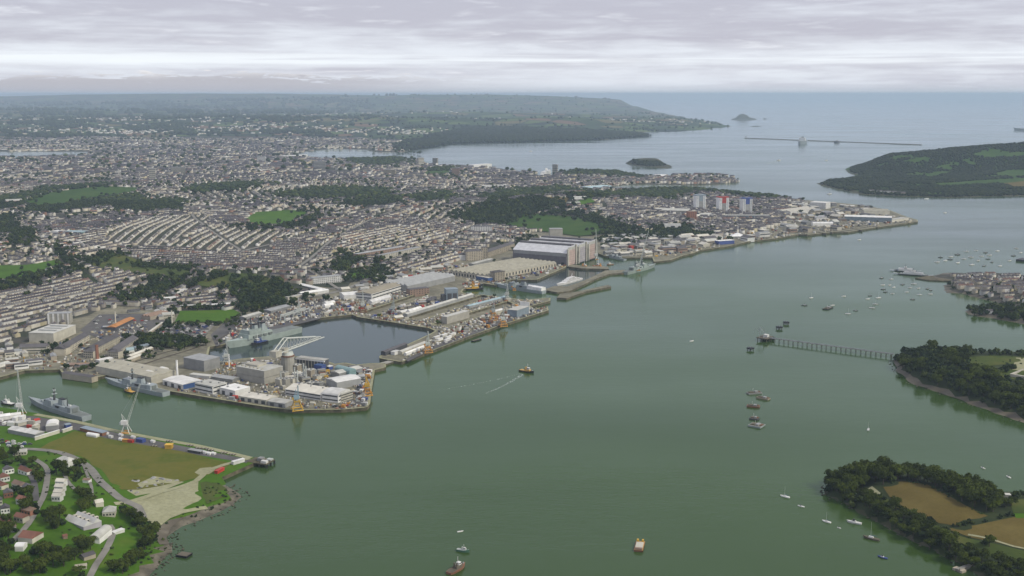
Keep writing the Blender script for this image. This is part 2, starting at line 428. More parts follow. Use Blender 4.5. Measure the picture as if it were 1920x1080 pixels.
QZ = 4.5
class Land:
    def __init__(s, name, pts, holes=(), hills=(), amp=0.0, slope=40.0, zones=(), base=4.5, inner=300.0):
        # pts: (px, py, 'q'|'t'|'n')  q: quay, waterline seen; t: quay, top edge seen; n: natural shore
        s.name = name
        conv = lambda L: (np.array([G2(p[0], p[1], QZ if p[2] == 't' else 0.0) for p in L]), [p[2] for p in L])
        s.P, s.F = conv(pts)
        s.holes = [conv(h) for h in holes]
        s.nat, s.all = [], []
        for P, F in [(s.P, s.F)] + s.holes:
            for i in range(len(P)):
                j = (i + 1) % len(P)
                sg = (P[i], P[j]); s.all.append(sg)
                if F[i] == 'n' and F[j] == 'n': s.nat.append(sg)
        s.hills = [(G2(a, b), r, hh, asp) for a, b, r, hh, asp in hills]
        s.amp, s.slope, s.base, s.inner = amp, slope, base, inner
        s.zmax = base + amp + sum(hh for _, _, hh, _ in s.hills) * 0.75 + 2.0 if len(s.hills) < 8 else 60.0
    def inside(s, xy):
        r = in_poly(s.P, xy)
        for P, _ in s.holes: r &= ~in_poly(P, xy)
        return r
    def h(s, xy):
        xy = np.atleast_2d(np.asarray(xy, float))
        z = np.full(len(xy), s.base)
        if s.nat:
            dn = seg_dist(s.nat, xy); z = z * smooth(dn / s.slope) - 0.3 * (dn < 0.5)
        da = seg_dist(s.all, xy)
        k = smooth(da / s.inner)
        hh = np.zeros(len(xy))
        for c, r, a, asp in s.hills:
            q = xy - c; hh += a * np.exp(-((q[:, 0] / (r * asp)) ** 2 + (q[:, 1] / r) ** 2))
        hh += s.amp * (0.5 + 0.5 * vnoise(xy, 420.0, 1.0)) * smooth(da / 900.0)
        return z + k * hh
    def at(s, px, py):
        # walk down the sight line until it meets the ground
        zs = np.linspace(s.zmax, -0.5, 120); P = np.array([G(px, py, z) for z in zs])
        d = s.h(P[:, :2]) - zs; k = int(np.argmax(d >= 0))
        if d[k] < 0: k = len(zs) - 1
        if k == 0: return G(px, py, float(zs[0]))
        t = d[k - 1] / min(d[k - 1] - d[k], -1e-6); return G(px, py, float(zs[k - 1] + (zs[k] - zs[k - 1]) * min(max(t, 0), 1)))
LANDS = {}
def PX(L, f): return [(a, b, f) for a, b in L]
# --- the town and dockyard mainland
B_pts = (PX([(-500, 735), (0, 713), (47, 700), (112, 698)], 'q') + PX([(118, 706), (178, 714), (200, 709), (312, 738), (467, 764), (500, 769), (550, 775), (640, 774),
        (688, 770), (694, 763), (699, 724), (703, 699), (724, 694), (723, 686)], 'q')
        + PX([(695, 681), (668, 684), (647, 680), (628, 682), (596, 672), (556, 668), (507, 668), (455, 672), (418, 678), (388, 676)], 't')
        + PX([(394, 655), (424, 650), (500, 630), (558, 612), (590, 602), (632, 597), (660, 594), (672, 599), (738, 609), (805, 620), (816, 625), (806, 631)], 'q')
        + PX([(763, 646), (722, 662), (711, 668)], 't') + PX([(712, 677), (735, 681), (753, 684), (807, 664), (873, 638), (940, 614), (1029, 586), (1026, 578), (998, 584), (996, 578), (1032, 568), (1032, 562)], 'q')
        + PX([(985, 562), (950, 558), (907, 553), (886, 553), (866, 548)], 't')
        + PX([(869, 546), (907, 535), (930, 539), (958, 528), (1007, 528), (1060, 505), (1068, 494), (1122, 478), (1133, 483), (1168, 486), (1223, 486), (1226, 494), (1257, 491), (1281, 482)], 'q')
        + PX([(1300, 478), (1313, 472), (1363, 465), (1407, 455), (1453, 450), (1497, 442), (1513, 443), (1563, 438), (1590, 438), (1617, 433), (1650, 428), (1721, 418), (1720, 415)], 'q')
        + PX([(1697, 408), (1682, 402), (1670, 397), (1620, 387), (1547, 380), (1503, 377), (1467, 373)], 'q')
        + PX([(1410, 367), (1330, 358), (1280, 355), (1215, 357), (1150, 356), (1143, 350), (1200, 346), (1280, 348), (1330, 347), (1393, 342), (1381, 334), (1347, 329), (1280, 330), (1200, 331), (1153, 323), (1060, 323), (1040, 328), (1010, 333), (1007, 324), (940, 321), (913, 313), (870, 314), (800, 308), (788, 301), (730, 297),
                (690, 300), (640, 299), (590, 298), (561, 291), (575, 284), (620, 280), (680, 281), (708, 287), (748, 291), (800, 294), (813, 296), (813, 293), (770, 287), (764, 283), (833, 273), (847, 270), (973, 267.5), (1107, 263.5), (1190, 258), (1222, 256), (1196, 249), (1223, 247), (1280, 246.5), (1373, 237.5),
                (1340, 230), (1300, 223), (1250, 213), (1190, 205), (1150, 201), (1118, 197.5), (1100, 195), (900, 189), (300, 186), (-500, 186)], 'n'))
B_holes = [PX([(-60, 285), (60, 284.5), (160, 285), (170, 289), (120, 294), (40, 296), (-60, 296)], 'n'),
           PX([(762, 600), (905, 556.5), (916, 560), (786, 606)], 'q'),
           PX([(812, 612), (952, 569), (964, 574), (842, 617)], 'q'),
           PX([(672, 592), (790, 553), (803, 556), (700, 596)], 'q')]
B_hills = [(900, 225, 900, 100, 3.0), (1060, 240, 500, 70, 1.6), (700, 240, 1300, 70, 2.0), (1240, 232, 900, 45, 1.6), (1000, 206, 4500, 170, 1.6), (700, 204, 4000, 100, 2.0),
           (300, 235, 2200, 70, 2.5), (0, 220, 3000, 110, 2.0), (100, 202, 3500, 160, 2.0), (330, 199, 5000, 120, 1.2), (520, 201, 3500, 130, 1.6), (760, 201, 4000, 110, 1.3), (950, 205, 2600, 95, 1.5), (-200, 199, 8000, 180, 2.0), (640, 206, 2200, 60, 2.0), (220, 208, 2200, 80, 2.2), (820, 303, 160, 25, 2), (1030, 395, 260, 22, 1.6),
           (430, 530, 120, 18, 2.0), (150, 365, 350, 25, 2.0), (520, 405, 170, 22, 1.6), (130, 470, 300, 20, 2)]
LANDS['B'] = Land('mainland', B_pts, B_holes, B_hills, amp=26.0, slope=60.0)
# --- foreground left: wharf, dry field, barracks
A_pts = (PX([(-300, 752), (0, 763), (65, 774), (143, 788), (217, 805), (313, 823), (378, 834), (478, 858)], 't') + PX([(482, 872), (416, 902)], 'q')
         + PX([(425, 908), (452, 924), (459, 931), (440, 947), (423, 957), (393, 970), (345, 988), (318, 1007), (321, 1018)], 'n') + PX([(329, 1024), (330, 1034)], 'n') + PX([(313, 1046), (302, 1063), (283, 1082), (200, 1160), (-400, 1170)], 'n'))
LANDS['A'] = Land('near_shore', A_pts, (), [(60, 960, 110, 14, 1.6), (60, 1060, 110, 10, 1.5)], amp=2.0, slope=26.0, inner=130.0)
# --- wooded parkland hill across the sound
F_pts = PX([(1529, 345), (1557, 353), (1613, 365), (1697, 369), (1780, 371), (1920, 368), (2300, 360), (2300, 288), (1720, 296), (1650, 303), (1600, 311), (1586, 316), (1588, 323), (1606, 331), (1580, 336), (1545, 339)], 'n')
LANDS['F'] = Land('park_hill', F_pts, (), [(1850, 318, 330, 76, 2.2), (1715, 322, 240, 36, 1.8), (2070, 318, 380, 84, 2.0), (1620, 317, 120, 20, 1.5)], amp=18.0, slope=50.0, inner=260.0)
# --- small town on the western shore
G_pts = (PX([(1715, 524), (1753, 515), (1777, 511), (1818, 513), (1867, 510), (1890, 514), (1920, 516), (2300, 522), (2300, 640), (1920, 609), (1885, 602), (1852, 596), (1815, 593), (1806, 583), (1816, 579), (1845, 576), (1873, 569), (1835, 560), (1803, 551), (1790, 550), (1784, 556), (1772, 556), (1766, 536), (1783, 529)], 'n'))
LANDS['G'] = Land('west_town_shore', G_pts, (), [(1960, 560, 120, 14, 2)], amp=0, slope=22.0, inner=70.0, base=3.5)
# --- wooded point with the fuel jetty
H_pts = PX([(1672, 669), (1674, 680), (1680, 698), (1702, 716), (1747, 733), (1800, 750), (1850, 769), (1920, 794), (2300, 900), (2300, 690), (1920, 668), (1850, 661), (1770, 657), (1700, 659)], 'n')
LANDS['H'] = Land('wooded_point', H_pts, (), [(1830, 695, 90, 12, 2.2), (2000, 720, 150, 14, 2)], amp=0, slope=22.0, inner=60.0)
# --- point with ploughed fields ringed by trees
I_pts = PX([(1543, 921), (1547, 929), (1597, 953), (1647, 981), (1697, 1008), (1763, 1042), (1813, 1066), (1840, 1085), (1880, 1140), (2400, 1200), (2400, 930), (1930, 924), (1862, 924), (1800, 908), (1700, 889), (1610, 882), (1570, 893), (1547, 910)], 'n')
LANDS['I'] = Land('field_point', I_pts, (), [(1780, 955, 100, 13, 2.2)], amp=0, slope=9.0, inner=60.0)
# --- islands
LANDS['D'] = Land('island', PX([(1172, 306), (1190, 311), (1235, 315.5), (1262, 315.5), (1257, 310), (1232, 304), (1190, 302)], 'n'), (), [(1215, 307, 110, 30, 1.6)], slope=25, inner=40)
LANDS['E'] = Land('sea_stack', PX([(1369, 225), (1393, 227), (1417, 225.5), (1412, 221), (1378, 221)], 'n'), (), [(1392, 224, 170, 92, 0.75)], slope=40, inner=130)
LANDS['E2'] = Land('islet', PX([(1429, 223.5), (1436, 224.2), (1441, 223.5), (1436, 222.3)], 'n'), (), [(1435, 223.3, 60, 24, 0.6)], slope=40, inner=60)
LANDS['E3'] = Land('reef', PX([(1404, 237), (1415, 237.6), (1430, 237), (1418, 236)], 'n'), (), [], slope=40, inner=60, base=6)

DOCK = np.array([G2(*p) for p in [(-300, 690), (0, 668), (90, 640), (150, 605), (240, 585), (420, 600), (470, 575), (560, 555), (640, 545), (660, 535), (760, 505), (850, 490), (960, 462), (1000, 440), (1125, 440), (1200, 440), (1290, 455), (1400, 430), (1500, 380), (1560, 370), (1730, 400), (1730, 425), (1300, 500), (1000, 620), (760, 700), (740, 800), (500, 800), (100, 730), (-300, 760)]])
RURAL = np.array([G2(*p) for p in [(-600, 262), (120, 262), (300, 262), (450, 260), (640, 261), (720, 266), (752, 289), (765, 290), (2000, 290), (2000, 183), (-600, 183)]])

def build_land(L, step=0.03, minstep=18.0, matf=None, mats=('town_ground',), wall='quay_stone', name=None):
    allb = [(L.P, L.F)] + L.holes
    lo, hi = L.P.min(0), L.P.max(0)
    pts, edges, flags = [], [], []
    for P, F in allb:
        k = len(pts); n = len(P)
        # subdivide long natural edges so shores are not straight
        ring = []
        for i in range(n):
            j = (i + 1) % n; a, b = P[i], P[j]
            ring.append((a, F[i]))
            if F[i] == 'n' and F[j] == 'n':
                L_ = np.linalg.norm(b - a); Y = max(a[1], b[1]); m = int(min(10, L_ / max(14.0, Y * 0.006)))
                nrm = np.array((-(b - a)[1], (b - a)[0])) / max(L_, 1e-6)
                for q in range(1, m):
                    t = q / m; w = min(L_ / m * 0.30, 60.0)
                    ring.append((a + (b - a) * t + nrm * rng.uniform(-w, w), 'n'))
        for p, f in ring: pts.append(p); flags.append(f)
        m = len(ring); edges += [(k + i, k + (i + 1) % m) for i in range(m)]
        if P is L.P: L.ring = np.array([p for p, _ in ring])
    nb = len(pts); BP = np.array(pts)
    Y = max(lo[1], 150.0); inner = []
    while Y < hi[1]:
        s = max(minstep, Y * step)
        xs = np.arange(lo[0], hi[0], s)
        lim = Y * 0.62 + 600
        xs = xs[np.abs(xs) < lim]
        inner.append(np.stack([xs + rng.uniform(-.2, .2, len(xs)) * s, np.full(len(xs), Y) + rng.uniform(-.2, .2, len(xs)) * s], 1))
        Y += s
    I = np.concatenate(inner); I = I[L.inside(I)]
    d = seg_dist(L.all, I); I = I[d > np.maximum(minstep * 0.5, I[:, 1] * step * 0.35)]
    ap = np.concatenate([BP, I])
    sc = 1.0 / max(hi[0] - lo[0], hi[1] - lo[1]); off = lo
    res = delaunay_2d_cdt([Vector(((p - off) * sc)) for p in ap], edges, [], 0, 1e-9)
    V2 = np.array([(v.x, v.y) for v in res[0]]) / sc + off
    T = np.array([f for f in res[2] if len(f) == 3])
    cen = V2[T].mean(1)
    ok = in_poly(L.ring, cen)
    for P, F in L.holes: ok &= ~in_poly(P, cen)
    T = T[ok]; cen = cen[ok]
    a, b, c = V2[T[:, 0]], V2[T[:, 1]], V2[T[:, 2]]
    ar = (b[:, 0] - a[:, 0]) * (c[:, 1] - a[:, 1]) - (c[:, 0] - a[:, 0]) * (b[:, 1] - a[:, 1])
    T[ar < 0] = T[ar < 0][:, ::-1]
    T = T[np.abs(ar) > 1e-3]; cen = cen[np.abs(ar) > 1e-3]
    z = L.h(V2)
    # the shore points themselves
    orig = res[3]
    for i, o in enumerate(orig):
        for q in o:
            if q < nb: z[i] = L.base if flags[q] in 'qt' else -0.6
    o = np_mesh(name or L.name, np.column_stack([V2, z]), T, mats[0])
    for m in mats[1:]: o.data.materials.append(MATS[m])
    if matf is not None: o.data.polygons.foreach_set('material_index', matf(cen, z[T].mean(1)).astype(np.int32))
    tag(o, kind='structure')
    # quay walls
    wv, wf = [], []
    k = 0
    for P, F in allb:
        for i in range(len(P)):
            j = (i + 1) % len(P)
            if F[i] in 'qt' and F[j] in 'qt':
                n = len(wv)
                wv += [(*P[i], L.base), (*P[j], L.base), (*P[j], -6), (*P[i], -6)]
                wf.append((n, n + 1, n + 2, n + 3))
    if wv: tag(mesh_obj('quay_wall', wv, wf, wall), kind='structure')
    return o

def mat_B(cen, z):
    r = np.zeros(len(cen), int)
    r[in_poly(RURAL, cen)] = 2
    r[in_poly(DOCK, cen)] = 1
    d = seg_dist(LANDS['B'].nat, cen); r[(d < 35) & (r != 1) & (cen[:, 1] < 9000)] = 3
    return r
build_land(LANDS['B'], 0.022, 30.0, mat_B, ('town_ground', 'dock_ground', 'far_fields', 'rock'))
def mat_A(cen, z):
    r = np.zeros(len(cen), int); r[z < 2.4] = 1; return r
build_land(LANDS['A'], 0.012, 9.0, mat_A, ('lawn', 'foreshore'))
def mat_shore(lim):
    def f(cen, z): r = np.zeros(len(cen), int); r[z < lim] = 1; return r
    return f
build_land(LANDS['F'], 0.012, 20.0, mat_shore(3.0), ('park_grass', 'rock'))
build_land(LANDS['G'], 0.010, 12.0, mat_shore(2.2), ('town_ground', 'mud'))
build_land(LANDS['H'], 0.008, 7.0, mat_shore(3.2), ('wood_floor', 'mud'))
build_land(LANDS['I'], 0.008, 6.0, mat_shore(1.6), ('wood_floor', 'rock'))
for k in ('D', 'E', 'E2', 'E3'): build_land(LANDS[k], 0.003, 8.0, None, ('rock',))

# --- the sea: one sheet to the horizon
def fan():
    ys = [-3000, 200]
    y = 200.0
    while y < 95000: y *= 1.35; ys.append(y)
    v, f = [], []
    for y in ys:
        w = max(4000, abs(y) * 0.9)
        for i in range(9): v.append((-w + 2 * w * i / 8, y, 0))
    for r in range(len(ys) - 1):
        for i in range(8): a = r * 9 + i; f.append((a, a + 1, a + 10, a + 9))
    return v, f
tag(mesh_obj('sea', *fan(), 'sea_water'), kind='structure')

# --- draped sheets: fields, pitches, roads, yards
def patch(name, land, px, material, dz=0.35, step=None, kind='structure', z0=None, wob=0.0):
    L = LANDS[land]
    P = np.array([L.at(*p)[:2] for p in px])
    ring = []
    for i in range(len(P)):
        a, b = P[i], P[(i + 1) % len(P)]
        l = np.linalg.norm(b - a); m = max(1, int(l / 25.0)) if step is None else max(1, int(l / step))
        m = min(m, 14)
        for q in range(m):
            ring.append(a + (b - a) * q / m + (rng.uniform(-wob, wob, 2) if q else 0))
    R = np.array(ring); lo, hi = R.min(0), R.max(0)
    s = max(12.0, (hi - lo).max() / 26.0)
    gx, gy = np.meshgrid(np.arange(lo[0], hi[0], s), np.arange(lo[1], hi[1], s))
    I = np.stack([gx.ravel(), gy.ravel()], 1); I = I[in_poly(R, I)]
    if len(I):
        segs = [(R[i], R[(i + 1) % len(R)]) for i in range(len(R))]
        I = I[seg_dist(segs, I) > s * 0.35]
    ap = np.concatenate([R, I]) if len(I) else R
    sc = 1.0 / (hi - lo).max()
    n = len(R)
    res = delaunay_2d_cdt([Vector((p - lo) * sc) for p in ap], [(i, (i + 1) % n) for i in range(n)], [], 0, 1e-9)
    V2 = np.array([(v.x, v.y) for v in res[0]]) / sc + lo
    T = np.array([f for f in res[2] if len(f) == 3]); T = T[in_poly(R, V2[T].mean(1))]
    z = L.h(V2) + dz if z0 is None else np.full(len(V2), z0)
    a, b, c = V2[T[:, 0]], V2[T[:, 1]], V2[T[:, 2]]
    ar = (b[:, 0] - a[:, 0]) * (c[:, 1] - a[:, 1]) - (c[:, 0] - a[:, 0]) * (b[:, 1] - a[:, 1])
    T[ar < 0] = T[ar < 0][:, ::-1]
    o = np_mesh(name, np.column_stack([V2, z]), T, material)
    return tag(o, kind=kind)
def ribbon(name, land, px, width, material, dz=0.5):
    L = LANDS[land]
    P = [L.at(*p)[:2] for p in px]
    # resample with a smooth curve
    Q = []
    for i in range(len(P) - 1):
        p0 = P[max(i - 1, 0)]; p1, p2 = P[i], P[i + 1]; p3 = P[min(i + 2, len(P) - 1)]
        n = max(2, int(np.linalg.norm(p2 - p1) / 12.0))
        for q in range(n):
            t = q / n
            Q.append(0.5 * ((2 * p1) + (-p0 + p2) * t + (2 * p0 - 5 * p1 + 4 * p2 - p3) * t * t + (-p0 + 3 * p1 - 3 * p2 + p3) * t ** 3))
    Q.append(P[-1]); Q = np.array(Q)
    T = np.gradient(Q, axis=0); T /= np.maximum(np.linalg.norm(T, axis=1), 1e-6)[:, None]
    N = np.stack([-T[:, 1], T[:, 0]], 1)
    V = np.concatenate([Q + N * width / 2, Q - N * width / 2])
    z = L.h(V) + dz
    n = len(Q)
    F = [(n + i, n + i + 1, i + 1, i) for i in range(n - 1)]
    return tag(mesh_obj(name, np.column_stack([V, z]), F, material), kind='structure')

# town parks and pitches
patch('park', 'B', [(40, 378), (95, 362), (190, 350), (262, 353), (255, 362), (170, 375), (95, 388), (55, 390)], 'park_grass', 2.5)
patch('park', 'B', [(455, 412), (480, 399), (545, 395), (580, 398), (565, 412), (530, 424), (480, 424)], 'lawn', 2.5)
patch('park', 'B', [(935, 425), (970, 402), (1010, 402), (1080, 408), (1150, 425), (1148, 438), (1085, 444), (1000, 432)], 'park_grass', 2.5)
patch('park', 'B', [(-60, 500), (50, 498), (110, 488), (118, 497), (60, 520), (-60, 537)], 'lawn', 2.0)
patch('park', 'B', [(158, 495), (175, 480), (230, 478), (262, 490), (300, 500), (365, 505), (345, 524), (290, 520), (200, 505)], 'rough_grass', 2.0)
patch('sports_pitch', 'B', [(328, 604), (338, 584), (437, 581), (452, 588), (422, 606)], 'lawn', 1.0)
patch('park', 'B', [(650, 522), (660, 508), (695, 506), (692, 522)], 'lawn', 1.5)
patch('park', 'B', [(360, 535), (420, 512), (480, 515), (540, 533), (520, 548), (430, 545)], 'rough_grass', 1.5)
patch('park', 'B', [(795, 328), (805, 318), (845, 317), (848, 326)], 'park_grass', 4)
patch('sports_pitch', 'B', [(1068, 383), (1110, 372), (1115, 380), (1085, 386)], 'lawn', 3)
patch('sports_pitch', 'B', [(1015, 380), (1030, 371), (1068, 372), (1060, 383)], 'ploughed', 3)
patch('park', 'B', [(1190, 437), (1240, 425), (1290, 427), (1285, 440), (1225, 446)], 'rough_grass', 1.5)
patch('sports_pitch', 'B', [(205, 387), (250, 381), (330, 374), (335, 380), (280, 391)], 'park_grass', 2.5)
patch('car_park', 'B', [(282, 629), (312, 607), (398, 609), (385, 632), (330, 634)], 'asphalt', 0.35)
patch('yard', 'B', [(150, 620), (185, 590), (300, 588), (310, 604), (262, 630), (200, 640)], 'asphalt', 0.3)
patch('yard', 'B', [(425, 600), (480, 585), (600, 560), (640, 560), (600, 598), (430, 640), (405, 650), (395, 628)], 'asphalt', 0.3)
patch('quay_road', 'B', [(665, 705), (677, 690), (692, 688), (690, 720), (684, 755), (640, 768), (640, 758), (668, 745)], 'asphalt', 0.3)
patch('quay_road', 'B', [(760, 675), (806, 650), (870, 626), (940, 600), (1000, 584), (1005, 588), (940, 608), (870, 634), (806, 658), (765, 678)], 'asphalt', 0.3)
STREETS = []
def street(px, w=9):
    ribbon('street', 'B', px, w, 'road', 1.6)
    P = [LANDS['B'].at(*p)[:2] for p in px]
    for a, b in zip(P, P[1:]):
        d = (b - a) / np.linalg.norm(b - a); n = np.array((-d[1], d[0])) * (w / 2 + 7); STREETS.append(np.array([a - n, b - n, b + n, a + n]))
for q in ([(700, 500), (760, 478), (830, 455), (880, 430), (930, 395)], [(360, 402), (385, 425), (420, 450), (455, 472)], [(120, 480), (200, 466), (300, 462), (400, 472), (520, 468)], [(0, 475), (60, 470), (120, 480), (190, 505)], [(560, 500), (600, 470), (640, 440), (700, 410), (780, 385)], [(20, 395), (120, 402), (260, 398), (420, 385), (600, 378)],
          [(640, 545), (600, 520), (560, 505), (480, 510)], [(780, 350), (900, 362), (1000, 366), (1100, 390)], [(300, 345), (420, 362), (520, 380), (640, 392)], [(1180, 420), (1260, 405), (1340, 415), (1440, 420)], [(460, 470), (540, 450), (620, 420), (680, 395), (740, 375)], [(60, 330), (200, 322), (330, 312), (480, 316)]): street(q)
ribbon('railway', 'B', [(95, 460), (120, 480), (150, 510), (185, 535)], 16, 'wood_floor', 2.0)
ribbon('road', 'B', [(185, 690), (245, 670), (330, 645), (375, 632), (402, 605)], 9, 'road', 0.8)
ribbon('road', 'B', [(215, 680), (280, 655), (345, 640), (385, 620)], 6, 'road', 0.8)
for q in ([(232, 686), (300, 664), (350, 650), (392, 634)], [(250, 690), (310, 670), (360, 655), (396, 640)], [(405, 640), (440, 622), (520, 598), (600, 575)], [(640, 566), (700, 548), (780, 524), (850, 505)]): ribbon('railway_siding', 'B', q, 3.0, 'rust_ballast', 0.55)
ribbon('road', 'B', [(700, 520), (640, 545), (560, 560), (470, 575), (400, 600)], 12, 'road', 0.8)
ribbon('road', 'B', [(430, 528), (500, 535), (560, 545), (640, 540)], 10, 'road', 1.2)
# near shore: field, roads, gravel yard, lawns
patch('dry_field', 'A', [(72, 842), (140, 808), (200, 822), (280, 836), (340, 846), (434, 868), (420, 880), (375, 895), (330, 905), (260, 918), (228, 918), (190, 880), (150, 855), (110, 848)], 'dry_field', 0.12, wob=3.5)
patch('gravel_yard', 'A', [(250, 942), (300, 925), (372, 903), (378, 935), (345, 962), (285, 985), (262, 965)], 'gravel', 0.16, wob=2.5)
patch('gravel_patch', 'A', [(365, 886), (375, 878), (395, 876), (404, 881), (392, 889), (372, 890)], 'gravel', 0.2)
patch('rough_bank', 'A', [(375, 905), (400, 900), (425, 916), (420, 932), (388, 945), (380, 930)], 'rough_grass', 0.14)
patch('rubble_ground', 'A', [(238, 920), (262, 905), (290, 893), (330, 900), (345, 904), (300, 922), (255, 930)], 'gravel', 0.18)
patch('wharf_apron', 'A', [(-200, 765), (60, 780), (140, 793), (220, 812), (320, 832), (470, 862), (462, 868), (300, 842), (200, 822), (140, 806), (100, 812), (30, 800), (-200, 790)], 'asphalt', 0.10)
ribbon('quay_edge', 'A', [(66, 777), (143, 791), (217, 808), (313, 826), (376, 837), (470, 859)], 8, 'gravel', 0.2)
ribbon('road', 'A', [(40, 842), (90, 845), (130, 855), (165, 875), (190, 905), (225, 935), (258, 950), (268, 975)], 9, 'road', 0.55)
ribbon('track', 'A', [(215, 945), (250, 940), (300, 923), (368, 902), (385, 886), (420, 872), (468, 860)], 7, 'gravel', 0.5)
ribbon('lane', 'A', [(66, 862), (88, 880), (85, 920), (72, 950), (52, 985), (20, 1020)], 6, 'road', 0.7)
ribbon('lane', 'A', [(118, 872), (125, 900), (140, 918)], 4, 'road', 0.7)
ribbon('lane', 'A', [(205, 985), (212, 1000), (200, 1030), (180, 1060), (165, 1090)], 6, 'road', 0.7)
ribbon('lane', 'A', [(40, 870), (62, 900), (68, 940)], 6, 'asphalt', 0.7)
ribbon('footway', 'A', [(155, 868), (172, 915), (172, 935)], 3, 'road', 0.7)
ribbon('shingle', 'A', [(290, 990), (318, 968), (352, 958), (388, 952)], 6, 'gravel', 0.5)
patch('shingle', 'A', [(292, 1010), (296, 990), (318, 975), (345, 970), (320, 990), (312, 1010), (318, 1020), (300, 1022)], 'mud', 0.4)
# ploughed fields on the point
patch('ploughed_field', 'I', [(1656, 914), (1690, 902), (1740, 910), (1775, 930), (1810, 948), (1852, 968), (1790, 986), (1755, 980), (1700, 955), (1668, 932)], 'ploughed', 0.35)
patch('ploughed_field', 'I', [(1775, 992), (1830, 985), (1900, 970), (1990, 975), (1990, 1045), (1930, 1032), (1880, 1020), (1820, 1008)], 'ploughed', 0.35)
patch('meadow', 'I', [(1760, 993), (1815, 1010), (1880, 1024), (1990, 1050), (1990, 1070), (1900, 1058), (1850, 1040), (1800, 1020)], 'rough_grass', 0.35)
patch('meadow', 'I', [(1892, 940), (1990, 930), (1990, 962), (1900, 962)], 'rough_grass', 0.35)
patch('meadow', 'I', [(1900, 963), (1990, 964), (1990, 972), (1905, 972)], 'lawn', 0.4)
patch('clearing', 'I', [(1625, 918), (1635, 912), (1655, 928), (1645, 932)], 'gravel', 0.4)
ribbon('hedge_bank', 'I', [(1650, 934), (1700, 958), (1745, 985), (1775, 996)], 5, 'rough_grass', 0.5)
ribbon('track', 'I', [(1815, 1003), (1860, 1012), (1900, 1025), (1960, 1036)], 3, 'gravel', 0.5)
# clearings on the wooded point and the park hill
patch('clearing', 'H', [(1800, 672), (1860, 668), (1990, 676), (1990, 686), (1880, 684), (1820, 690)], 'rough_grass', 0.5)
patch('clearing', 'H', [(1860, 700), (1895, 690), (1990, 700), (1990, 722), (1900, 712), (1870, 712)], 'rough_grass', 0.5)
patch('tank_yard', 'H', [(1898, 694), (1905, 672), (1990, 676), (1990, 702)], 'gravel', 0.6)
patch('clearing', 'H', [(1700, 678), (1722, 676), (1726, 682), (1708, 684)], 'gravel', 0.5)
for q in ([(1815, 290), (1850, 284), (1885, 286), (1960, 287), (1960, 294), (1900, 293), (1850, 296)], [(1725, 330), (1755, 322), (1785, 322), (1750, 332)], [(1862, 327), (1885, 320), (1930, 318), (1960, 320), (1960, 329), (1900, 333)],
          [(1750, 345), (1830, 339), (1960, 333), (1960, 340), (1850, 346), (1760, 350)], [(1690, 303), (1730, 295), (1750, 297), (1715, 306)]):
    patch('meadow', 'F', q, 'park_grass', 2.0, wob=12)
patch('ploughed_field', 'F', [(1880, 345), (1920, 341), (1990, 341), (1990, 354), (1900, 352)], 'ploughed', 4.0)

# sheltered, darker water of the closed basins, a few millimetres proud of the river
def basin_mat():
    m, nt, b = nt_mat('basin_water')
    tc = nt.nodes.new('ShaderNodeTexCoord'); n = nt.nodes.new('ShaderNodeTexNoise'); n.inputs['Scale'].default_value = 0.2; n.inputs['Detail'].default_value = 3
    nt.links.new(tc.outputs['Object'], n.inputs['Vector'])
    bp = nt.nodes.new('ShaderNodeBump'); bp.inputs['Distance'].default_value = 0.2; bp.inputs['Strength'].default_value = 0.25
    nt.links.new(n.outputs[0], bp.inputs['Height'])
    water_shader(nt, None, (0.030, 0.042, 0.036), 0.12, bp.outputs[0], (0.88, 1.0, 0.97))
    MATS['basin_water'] = m
basin_mat()
def sheet(name, px, material, z):
    P = [G2(*p) for p in px]
    return tag(mesh_obj(name, [(*p, z) for p in P], [tuple(range(len(P)))[::-1]], material), kind='structure')
for hpx in B_holes[1:]: sheet('dock_floor', [(p[0], p[1]) for p in hpx], 'dock_ground', 0.35)
sheet('basin_water', [(380, 690), (385, 652), (424, 648), (500, 628), (590, 600), (660, 592), (740, 606), (812, 618), (822, 632), (765, 652), (718, 676), (702, 690), (630, 694), (500, 684)], 'basin_water', 0.03)
sheet('basin_water', [(1016, 546), (955, 530), (1005, 525), (1060, 503), (1092, 506), (1145, 507), (1110, 524), (1085, 534), (1060, 540)], 'basin_water', 0.03)
# pale stone coping along the quay edges
def coping():
    v, f = [], []
    for k in ('B',):
        L = LANDS[k]
        for P, F in [(L.P, L.F)] + L.holes[1:]:
            for i in range(len(P)):
                j = (i + 1) % len(P)
                if not (F[i] in 'qt' and F[j] in 'qt'): continue
                a, b = P[i], P[j]; d = b - a; l = np.linalg.norm(d)
                if l < 4: continue
                nn = np.array((-d[1], d[0])) / l
                if not L.inside(((a + b) / 2 + nn * 2)[None])[0]: nn = -nn
                w = 3.4; n = len(v); z = QZ + 0.14
                v += [(*a, z), (*b, z), (*(b + nn * w), z), (*(a + nn * w), z)]; f.append((n, n + 1, n + 2, n + 3))
    tag(mesh_obj('quay_coping', v, f, 'gravel'), kind='structure')
coping()
